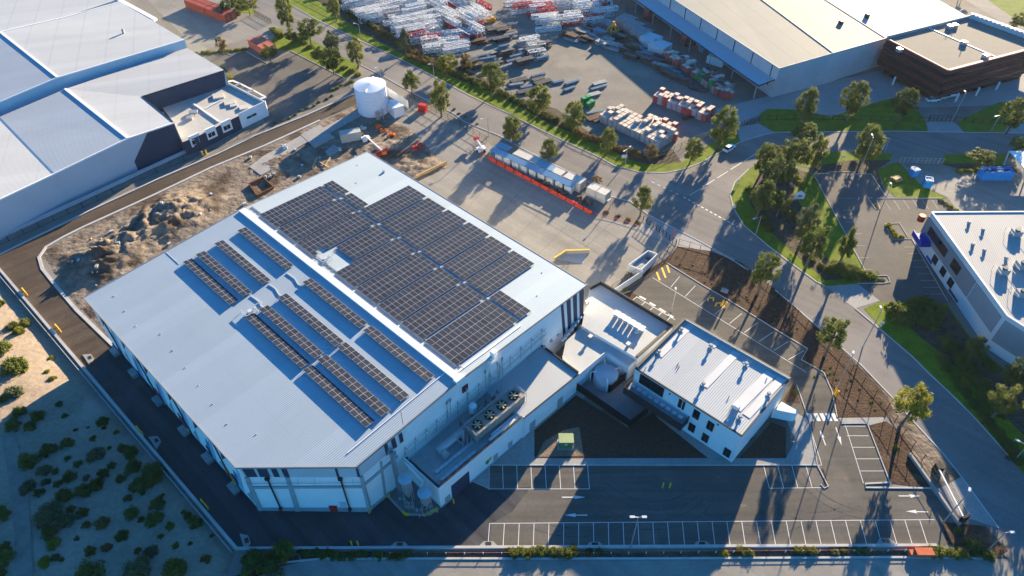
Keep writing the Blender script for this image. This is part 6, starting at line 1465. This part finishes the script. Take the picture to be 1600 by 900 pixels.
for i,rr_ in enumerate([.15,.15,.17,.07,.12,.1,.08,.055,.05,.1,.08,.055,.05,.07,.055,.045,.07,.055,.045]): me.skin_vertices[0].data[i].radius=(rr_,rr_)
me.skin_vertices[0].data[0].use_root=True; ss=pe.modifiers.new('sub','SUBSURF'); ss.levels=1; ss.render_levels=1
# ================= VEGETATION =================
def leafmat(name,c1,c2,tr=.3):
    m,n,b=mk(name); L=n.links; oi=n.nodes.new('ShaderNodeObjectInfo'); geo=n.nodes.new('ShaderNodeNewGeometry')
    nz=n.nodes.new('ShaderNodeTexNoise'); nz.inputs['Scale'].default_value=.9; nz.inputs['Detail'].default_value=3; L.new(geo.outputs['Position'],nz.inputs[0])
    wn=n.nodes.new('ShaderNodeTexWhiteNoise'); L.new(geo.outputs['Position'],wn.inputs['Vector'])
    ad=n.nodes.new('ShaderNodeMath'); ad.operation='MULTIPLY_ADD'; L.new(oi.outputs['Random'],ad.inputs[0]); ad.inputs[1].default_value=.45; L.new(nz.outputs[0],ad.inputs[2])
    cr=n.nodes.new('ShaderNodeValToRGB'); cr.color_ramp.elements[0].position=.35; cr.color_ramp.elements[1].position=1.0; cr.color_ramp.elements[0].color=(*c1,1); cr.color_ramp.elements[1].color=(*c2,1)
    L.new(ad.outputs[0],cr.inputs[0]); L.new(cr.outputs[0],b.inputs['Base Color']); b.inputs['Roughness'].default_value=.75; b.inputs['Specular IOR Level'].default_value=.2
    t=n.nodes.new('ShaderNodeBsdfTranslucent'); L.new(cr.outputs[0],t.inputs[0]); mx=n.nodes.new('ShaderNodeMixShader'); mx.inputs[0].default_value=tr
    L.new(b.outputs[0],mx.inputs[1]); L.new(t.outputs[0],mx.inputs[2]); L.new(mx.outputs[0],n.nodes['Material Output'].inputs[0]); return m
M_leaf=leafmat('foliage_green',(.09,.125,.022),(.22,.22,.05),.42); M_leafd=leafmat('foliage_dark',(.065,.095,.022),(.16,.175,.04),.4); M_leafy=leafmat('foliage_yellow',(.17,.18,.02),(.30,.27,.03),.35); M_leafb=leafmat('foliage_brown',(.13,.09,.03),(.24,.16,.05),.3); M_leafs=leafmat('foliage_sage',(.07,.09,.04),(.13,.14,.06),.2)
M_bark=mat('bark',(.16,.12,.09),.9,var=.3,scale=2)
def crown_mesh(seed,clumps,leaves,shape,size,m,rx=1,rz=1.25,spread=.33,name='crown'):
    rnd=random.Random(seed); mb=MB()
    cs=[]
    for i in range(clumps):
        for _ in range(50):
            p=Vector((rnd.uniform(-1,1),rnd.uniform(-1,1),rnd.uniform(-1,1)))
            if p.length<1 and p.length>.25: break
        if shape=='egg': k=1-.36*max(0,p.z)-.08*max(0,-p.z); p=Vector((p.x*k,p.y*k,p.z))
        if shape=='cone': k=(1-p.z)*.5+.22; p=Vector((p.x*k,p.y*k,p.z))
        if shape=='dome': p.z=abs(p.z)*1.0-.05
        cs.append((p,rnd.uniform(.6,1.25)*spread))
    for (p,r) in cs:
        for k in range(leaves):
            q=Vector((rnd.gauss(0,1),rnd.gauss(0,1),rnd.gauss(0,1)*.8)); q=q.normalized()*r*(rnd.random()**.45)
            c=p+q; c=Vector((c.x*rx,c.y*rx,c.z*rz)); s_=size*rnd.uniform(.6,1.3)
            n_=(q.normalized()+Vector((rnd.uniform(-.8,.8),rnd.uniform(-.8,.8),rnd.uniform(-.3,1.))) ).normalized()
            a=n_.orthogonal().normalized(); b=n_.cross(a); t=rnd.random()*6.28; a,b=a*math.cos(t)+b*math.sin(t),b*math.cos(t)-a*math.sin(t)
            mb.face([c-a*s_,c-b*s_*.55,c+a*s_,c+b*s_*.55])
    return mb.mesh(name,m)
# crowns are unit sized (radius ~1.2, height +-rz): scaled per tree
CR={}
for k,(nm,m_) in enumerate((('g',M_leaf),('d',M_leafd),('y',M_leafy),('b',M_leafb),('s',M_leafs))):
    CR[nm]=[crown_mesh(10*k+1,46,110,'egg',.072,m_,spread=.27),crown_mesh(10*k+2,42,110,'cone',.072,m_,spread=.27),crown_mesh(10*k+3,42,110,'round',.072,m_,spread=.28)] 
    CR[nm+'D']=[crown_mesh(10*k+5,30,95,'dome',.10,m_,1,.9,.42),crown_mesh(10*k+6,24,95,'dome',.10,m_,1,.85,.46)]
def trunk_mesh(seed):
    rnd=random.Random(seed); mb=MB()
    def limb(p,d,r,L_,n=4):
        for k in range(n):
            q=p+d*(L_/n); 
            x=d.orthogonal().normalized(); y=d.cross(x); b0=len(mb.v); r2=r*(1-.16)
            for (c,rr) in ((p,r),(q,r2)):
                for i in range(7): t=6.283*i/7; mb.v.append(tuple(c+x*math.cos(t)*rr+y*math.sin(t)*rr))
            for i in range(7): j=(i+1)%7; mb.f.append((b0+i,b0+j,b0+7+j,b0+7+i)); mb.m.append(0)
            p=q; r=r2; d=(d+Vector((rnd.uniform(-.12,.12),rnd.uniform(-.12,.12),0))).normalized()
        return p,d,r
    p,d,r=limb(Vector((0,0,0)),Vector((0,0,1)),.035,.55)
    for k in range(5):
        t=k*1.26+rnd.random(); limb(p-Vector((0,0,.04*k)),Vector((math.cos(t)*.6,math.sin(t)*.6,1)).normalized(),r*.6,.34,3)
    limb(p,Vector((0,0,1)),r*.8,.35,3)
    return mb.mesh('trunk',M_bark)
TRK=[trunk_mesh(s) for s in (1,2,3)]
def tree(b,t,w_,kind,shape,label,group=None,cfrac=.66,name='gum_tree'):
    """b: foot, t: top, w_: crown width, all read off the reference; stored as metres"""
    c=G(*b); h=hgt(b,t); h=max(h,2.0); dep=(Vector((c.x,c.y,h*.6-CAMH))).dot(F_); W_=w_/FPX*dep
    r=empty(name,c,label,'tree',group,rz=random.random()*6.28)
    ch=h*cfrac/2; me=CR[kind][shape]
    o=bpy.data.objects.new('crown',me); COL.objects.link(o); o.parent=r; o.location=(0,0,h-ch*1.02); o.scale=(W_/1.8,W_/1.8,ch/1.4)
    k=bpy.data.objects.new('trunk',TRK[random.randrange(3)]); COL.objects.link(k); k.parent=r; k.scale=(h*.8,h*.8,h*.95)
    return r
E_,C_2,R2=0,1,2
TL=[((453,52),(448,-12),26,'g',0,'tall slender gum beside the first lawn near the container gate'),
((487,72),(483,30),38,'g',2,'broad round gum at the top of the sloping lawn'),((522,92),(518,46),24,'s',0,'pale narrow gum behind the dark lawn trees'),
((522,116),(521,72),30,'d',0,'dark dense tree at the lower middle of the sloping lawn'),((499,97),(498,72),20,'d',2,'small dark round tree left of the dense dark tree'),((457,66),(455,44),18,'d',2,'small dark tree at the upper lawn corner'),
((560,106),(555,56),26,'g',0,'tall gum at the lower tip of the sloping lawn'),((526,32),(520,-8),20,'g',0,'tall thin gum on the verge next to the crane sections at the top'),((635,88),(630,42),20,'s',1,'thin pale gum on the scrub strip by the crane sections'),
((698,118),(696,84),30,'y',2,'bright yellow green tree on the verge'),((644,150),(641,108),28,'g',1,'gum with trimmed base nearest the white tank'),((690,182),(688,122),30,'g',0,'tall gum by the fence above the concrete yard'),
((768,150),(765,98),40,'d',0,'large dark gum on the verge below the blue grey tubes'),((801,228),(798,180),32,'d',0,'dark gum beside the start of the blue awning'),((840,182),(838,130),38,'g',0,'large gum on the verge below the dark tubes'),
((857,256),(856,217),25,'d',0,'dark gum behind the middle of the site sheds'),((895,208),(892,155),32,'g',0,'gum on the verge left of the pale pallets'),((947,240),(945,198),26,'g',0,'gum on the verge in front of the pale pallets'),
((1015,254),(1013,225),18,'b',2,'small orange tinged tree at the corner of the pale pallets'),((1078,255),(1075,215),28,'g',0,'gum on the lawn bend right of the pallets'),((1122,232),(1123,162),40,'g',0,'very tall gum beside the storage yard gate'),
((1000,338),(1003,290),28,'d',0,'dark gum between the end shed and the crossroads'),((932,292),(930,274),14,'b',2,'little orange sapling on the verge behind the sheds'),
((1187,275),(1186,222),34,'g',0,'gum at the crossroads edge of the grove'),((1248,235),(1250,190),34,'g',2,'tall gum at the top of the grove'),((1238,270),(1236,212),42,'g',2,'wide gum in the middle of the grove'),((1268,268),(1275,208),30,'g',0,'leaning yellow green gum at the right of the grove'),((1218,262),(1221,225),26,'g',2,'small gum filling the left of the grove'),
((1345,252),(1342,193),40,'g',0,'large gum at the head of the office car park'),((1356,255),(1355,228),22,'y',2,'small pale gum leaning on the large gum at the car park head'),((1250,194),(1250,135),34,'d',0,'tall gum on the far verge, left of three before the cream warehouse'),((1322,190),(1324,122),36,'d',0,'tall gum on the far verge, middle of three before the cream warehouse'),((1403,190),(1405,134),32,'d',0,'tall gum on the far verge, right of three before the red office'),
((1572,210),(1573,150),38,'d',0,'large dark gum on the verge at the red office gate'),((1205,302),(1206,242),46,'d',2,'big dark gum below the grove'),((1182,340),(1178,280),36,'d',0,'dark gum on the lawn edge facing the crossroads'),((1213,340),(1213,296),28,'d',2,'dark small gum behind the lawn edge gum'),
((1250,382),(1252,316),34,'s',0,'pale airy gum left of the house shaped sign'),((1258,420),(1272,348),42,'g',2,'broad leaning gum near the road in the lawn'),((1308,420),(1320,354),28,'g',1,'slender leaning gum by the car park kerb'),
((1183,460),(1196,396),40,'g',2,'round gum on the mulch bank by the crossroads'),((1288,556),(1307,494),40,'g',2,'round gum on the mulch verge, middle of the bank'),((1405,668),(1422,604),46,'y',2,'pale round gum on the mulch verge near the crosswalk'),
((1600,690),(1595,596),60,'g',2,'big sunlit gum at the right photo edge'),((1512,565),(1510,525),26,'d',2,'small dark tree under the right office wall'),((1573,615),(1570,565),40,'d',2,'dark tree in the shade right of the lawn'),((1548,655),(1548,600),38,'d',2,'dark tree in the deep shade left of the sunlit gum'),
((1524,262),(1524,234),36,'g',2,'round tree behind the blue skip'),((1586,240),(1588,214),24,'g',2,'round tree beside the white canopy'),((1583,52),(1583,20),26,'g',2,'round tree by the street behind the red office'),
((391,24),(388,-4),28,'g',2,'round tree between the top containers and the lawn'),((423,97),(421,70),24,'d',2,'small dark tree in front of the coral containers'),((360,22),(358,-4),26,'d',2,'dark tree behind the top left containers'),((350,86),(350,56),14,'b',2,'nearly bare tree by the neighbour car park island'),
((728,112),(723,82),20,'b',2,'reddish small tree behind the bright verge tree'),((1498,-2),(1495,-30),30,'g',2,'tree at the top edge behind the red office')]
for b,t,w_,kd,sh,lb in TL: tree(b,t,w_,kd,sh,lb,cfrac=(.86 if sh==0 else .72) if w_>24 else .8)
# trees a little outside the frame whose shadows reach into the photo
# shrubs
def shrub(c,rw,h,kind,label,group=None,name='shrub',sh=None):
    o=bpy.data.objects.new(name,CR[kind+'D'][random.randrange(2) if sh is None else sh]); COL.objects.link(o); o.location=c+Vector((0,0,-.1)); o.scale=(rw/1.2*random.uniform(.9,1.1),rw/1.2*random.uniform(.9,1.1),h/1.05); o.rotation_euler=(0,0,random.random()*6.28)
    return tag(o,label,'shrub',group)
SH=[(3,548,14,'g'),(22,577,18,'g'),(20,511,9,'g'),(39,506,9,'g'),(30,519,9,'y'),(0,476,8,'g'),(21,616,13,'s'),(80,560,5,'y'),(82,592,6,'y'),(74,581,5,'y'),(4,625,7,'g'),
(30,646,11,'d'),(60,651,11,'d'),(21,666,12,'d'),(47,668,9,'d'),(92,632,6,'d'),(161,660,9,'d'),(101,650,5,'d'),(46,722,15,'d'),(77,705,12,'d'),(105,694,10,'d'),(145,686,6,'d'),(150,713,12,'s'),(204,709,12,'d'),(192,701,8,'d'),(175,728,7,'d'),(122,726,7,'d'),(105,717,6,'d'),(162,741,9,'d'),(110,746,11,'d'),(135,747,6,'s'),(69,737,10,'s'),(87,737,6,'d'),(44,764,12,'s'),(62,771,8,'d'),(72,754,7,'s'),(91,757,7,'d'),(100,777,13,'d'),(130,769,13,'d'),(151,759,11,'d'),(189,749,8,'d'),(208,732,13,'d'),(240,742,18,'d'),(225,760,16,'d'),(210,761,9,'s'),(200,779,7,'b'),(246,789,12,'d'),(77,808,21,'s'),(105,814,12,'s'),(78,834,13,'d'),(84,850,10,'y'),(71,879,10,'y'),(87,872,7,'s'),(130,802,10,'d'),(111,796,7,'d'),(135,821,7,'d'),(160,818,11,'b'),(191,838,10,'d'),(207,803,11,'g'),(221,812,6,'d'),(241,812,12,'g'),(265,823,7,'g'),(304,818,11,'g'),(294,808,7,'d'),(142,862,10,'d'),(167,856,8,'b'),(236,863,11,'s'),(274,853,6,'g'),(215,861,6,'d'),(142,899,22,'d'),(217,894,20,'s'),(272,892,18,'g'),(322,874,9,'b'),(5,804,13,'d'),(9,857,10,'d'),(7,874,14,'g'),(287,801,5,'d'),(162,669,4,'d'),(2,900,10,'d'),(118,672,4,'d'),(137,668,3,'s'),(182,676,5,'b'),(96,875,5,'d'),(65,712,5,'d'),(253,775,5,'d'),(171,700,4,'d'),(297,850,4,'b'),(251,838,5,'d'),(120,842,5,'s'),(330,838,4,'b')]
cn_={'g':'green','d':'dark green','y':'yellow green','b':'brownish','s':'grey green'}
for x,y,r_,kd in SH:
    c=Gs(x,y); dep=(c-Vector((0,0,CAMH))).dot(F_); rw=r_/FPX*dep
    zone='in the sunlit corner' if y<642-.1*x and x<100 and y<626 else ('near the retaining wall' if x>185 or (x>150 and y<700) else ('beside the dirt track at the left edge' if x<55 else ('towards the bottom of the photo' if y>790 else 'in the middle of the shaded sand lot')))
    sz='tiny' if r_<7 else ('small' if r_<10 else ('medium' if r_<15 else 'large'))
    lb='%s %s shrub %s'%(sz,cn_[kd],zone if 'sand lot' in zone else zone+' of the sand lot')
    shrub(c,rw*1.1,rw*(1.3 if r_>6 else .9),kd,lb,'%s %s shrubs %s'%(sz,cn_[kd],zone))
# hedges and verge bushes
def hedge(a,b,n_,rw,h,kind,label,name='hedge'):
    r=empty(name,G(*a),label,'hedge')
    for k in range(n_):
        p=G(*lerp(a,b,k/max(1,n_-1)))+Vector((random.uniform(-.4,.4),random.uniform(-.4,.4),-.1))-r.location
        o=bpy.data.objects.new('bush',CR[kind+'D'][k%2]); COL.objects.link(o); o.parent=r; o.location=p; o.scale=(rw*random.uniform(.8,1.25),rw*random.uniform(.8,1.25),h*random.uniform(.8,1.2)); o.rotation_euler=(0,0,random.random()*6)
hedge((799,864),(895,864),13,.85,1.3,'g','bushy sunlit green hedge on the bottom boundary below the first car bays')
hedge((1452,864),(1508,866),9,.85,1.2,'g','green hedge beside the orange site bin')
hedge((468,866),(560,868),9,.8,1.0,'d','shaded low hedge below the warehouse'); hedge((572,868),(640,868),7,.7,.9,'d','shaded low hedge between the bollards and the drain inlet')
hedge((1125,863),(1135,864),2,.6,1.,'y','small yellow green bush pair on the bottom boundary, left'); hedge((1155,862),(1170,863),3,.7,1.,'g','small bush group on the bottom boundary, middle'); hedge((1245,862),(1268,862),3,.8,1.,'g','bush group on the bottom boundary, right'); hedge((1300,861),(1355,861),4,.7,.8,'g','loose bushes on the bottom boundary, far right')
hedge((920,862),(935,862),2,.7,.9,'b','brown bush by the shaded drain inlet')
hedge((1387,352),(1400,372),8,.55,.8,'y','clipped yellow hedge in the office car park island'); hedge((1395,372),(1412,372),4,.5,.8,'y','short clipped yellow hedge turning the island corner')
hedge((1470,315),(1492,328),4,.7,.8,'g','low hedge at the end of the bright lawn'); hedge((1368,320),(1370,325),2,.4,.5,'y','tiny plants in the small car park island')
hedge((1500,270),(1525,265),4,.9,.9,'y','yellow green shrubs left of the blue skip'); hedge((1365,437),(1380,438),3,.6,.5,'g','low plants in the island by the office driveway')
hedge((1405,498),(1450,500),5,2.6,3.4,'d','large dark bush mass by the right office driveway'); hedge((1430,478),(1458,488),4,1.8,3.2,'g','sunlit bush behind the dark bush mass')
hedge((1395,480),(1404,492),3,1.,1.4,'y','bright bush at the driveway corner')
hedge((1480,535),(1560,640),9,2.0,1.6,'d','long shaded hedge below the right office'); hedge((1470,560),(1590,720),12,1.3,1.1,'d','shaded ground shrubs along the dark verge'); hedge((1520,548),(1550,575),4,1.2,1.0,'g','clipped mounds under the right office corner')
hedge((1305,420),(1345,432),5,1.7,2.2,'d','dark bushes at the lower end of the office lawn'); hedge((1325,428),(1352,434),3,1.8,2.4,'g','round sunlit bush by the kerb end of the office lawn')
hedge((1210,300),(1240,345),6,1.3,1.3,'d','undergrowth below the dark grove gums'); hedge((1175,300),(1200,360),7,1.2,1.2,'d','undergrowth along the crossroads lawn')
hedge((1232,268),(1255,290),5,.9,.9,'y','yellow flowered low shrubs between grove and lawn'); hedge((1262,400),(1300,430),5,1.,.9,'d','undergrowth beside the broad leaning gum')
for i,(a,b,kd,lb) in enumerate([((545,22),(640,75),'d','scrub below the big crane stack'),((585,45),(665,95),'b','brown dry scrub behind the verge'),((665,95),(760,138),'d','scrub between the bright tree and the large dark gum'),((770,140),(900,205),'d','scrub along the palisade below the dark tubes'),((905,210),(1000,245),'b','dry scrub in front of the pale pallets'),((640,90),(700,112),'b','dry bush row beside the bright verge tree')]):
    hedge(a,b,14,1.3,1.5,kd,lb,'scrub')
hedge((465,62),(560,118),10,1.1,1.2,'g','low bushes along the sloping lawn kerb'); hedge((425,48),(440,58),4,1.2,1.6,'g','bushes beside the container gate'); hedge((308,84),(380,78),9,1.,1.0,'g','hedge along the neighbour car park island'); hedge((520,140),(550,128),5,.8,.8,'g','low shrubs between car park and brown road'); hedge((350,112),(362,135),3,1.2,2.0,'y','climbing bush behind the white terrace frame')
hedge((430,194),(520,150),10,.6,.7,'d','weeds along the kerb above the brown road'); hedge((375,5),(372,22),3,1.3,2,'g','bushes behind the top left containers'); hedge((445,868),(446,869),1,1.6,2.4,'g','round olive bush in the bottom corner bed'); hedge((400,882),(420,886),2,2.0,2.6,'d','dark bushes at the bottom corner bed'); hedge((700,165),(745,195),6,.5,.7,'b','dry weeds along the concrete yard fence'); hedge((950,332),(995,348),4,.7,.6,'b','dry weeds beside the end shed')
hedge((1515,850),(1540,866),3,1.2,1.4,'d','dark bush at the bottom right corner'); hedge((1205,-5),(1240,-8),2,1,1,'g','bush at the top edge') if 0 else None
for k,(x,y) in enumerate([(976,454),(1243,612),(1400,700),(1497,828),(1010,560)][:4]):
    shrub(G(x,y),.6,.8,'y',['small spiky plant in the bed beside the amenities block','small plant in the bed beside the office entry','small green plant in the right mulch bank','small green plant in the exit mulch triangle'][k])
random.seed(91)
for k in range(46):
    t=random.random(); base=lerp((1050,400),(1250,520),t) if k%2 else lerp((1260,560),(1370,640),t)
    p=G(base[0]+random.uniform(-18,18),base[1]+random.uniform(-8,8)); o=bpy.data.objects.new('mulch_seedling',CR['gD'][k%2]); COL.objects.link(o); o.location=p; o.scale=(.22,.22,.25)
    tag(o,'tiny seedling planted in the brown mulch bank','plant','seedlings in the mulch bank')
# ================= AIR =================
mb=MB(); mb.box((40,330,62),(1500,1600,136)); hz=mb.build('haze',mat('tmp_haze',(1,1,1)))
hm=bpy.data.materials.new('haze_volume'); hm.use_nodes=True; hn=hm.node_tree; hn.nodes.clear(); ho=hn.nodes.new('ShaderNodeOutputMaterial'); pv=hn.nodes.new('ShaderNodeVolumePrincipled')
pv.inputs['Color'].default_value=(.85,.93,1,1); pv.inputs['Density'].default_value=.00003; pv.inputs['Anisotropy'].default_value=.3; hn.links.new(pv.outputs[0],ho.inputs['Volume'])
hz.data.materials[0]=hm; tag(hz,kind='stuff')

pt=empty('picnic_table',G(1400,281),'tan picnic table on the bright lawn between the car park and the east yard','table')
c=G(1400,281); mb=MB(); mb.box(c+Vector((0,0,.78)),(2.4,1.3,.1),.5); mb.build('table_top',MATS['timber'],pt)
for s_ in (-1,1): mb=MB(); mb.box(c+Vector((-math.sin(.5)*1.1*s_,math.cos(.5)*1.1*s_,.45)),(2.4,.45,.08),.5); mb.build('bench_seat',MATS['timber'],pt)
for s_ in (-.8,.8): mb=MB(); mb.box(c+Vector((math.cos(.5)*s_,math.sin(.5)*s_,.38)),(.12,1.8,.7),.5); mb.build('leg',MATS['timber'],pt)

M_dust=mat('dust_stain',(.17,.135,.10),.95,var=.25,scale=.5,scale2=2,var2=.2)
def blob(cx,cy,rx,ry,m,z,seed,name='dust_patch'):
    rnd=random.Random(seed); c=G(cx,cy); P=[]
    for k in range(26):
        t=6.283*k/26; q=1+.35*noise.noise(Vector((math.cos(t)*1.5+seed,math.sin(t)*1.5,seed))); P.append(Vector((c.x+rx*q*math.cos(t),c.y+ry*q*math.sin(t),z)))
    mb=MB(); mb.face(P); tag(mb.build(name,m),kind='structure')
for k,(x,y,a,b) in enumerate([(1225,748,1.6,.7),(1208,772,1.1,.5),(1322,748,.6,.4),(1160,790,.7,.3),(905,735,.5,.25),(1040,748,.8,.2),(1120,745,.6,.3)]): blob(x,y,a,b,M_dust,.019,k+2)
M_tyre=mat('tyre_mark',(.088,.081,.072),.9,var=.3,scale=2)
mb=MB()
for cx,cy,r0,t0,t1 in ((1010,700,11,-2.4,-.9),(1000,705,14,-2.2,-.8),(1240,700,13,-2.3,-1.2),(1330,720,10,-2.9,-1.7),(1150,690,17,-2.1,-1.1),(890,700,16,-2.0,-.9)):
    c=G(cx,cy)
    for off in (0,1.6):
        n_=18
        for k in range(n_):
            a=t0+(t1-t0)*k/n_; b=t0+(t1-t0)*(k+1)/n_; q=[]
            for (t,rr_) in ((a,r0+off),(b,r0+off),(b,r0+off+.22),(a,r0+off+.22)): q.append(Vector((c.x+math.cos(t)*rr_,c.y+math.sin(t)*rr_,.0215)))
            if min(p.y for p in q)>G(800,850).y and max(p.y for p in q)<G(800,731).y: mb.face(q)
tag(mb.build('tyre_marks',M_tyre),kind='structure')
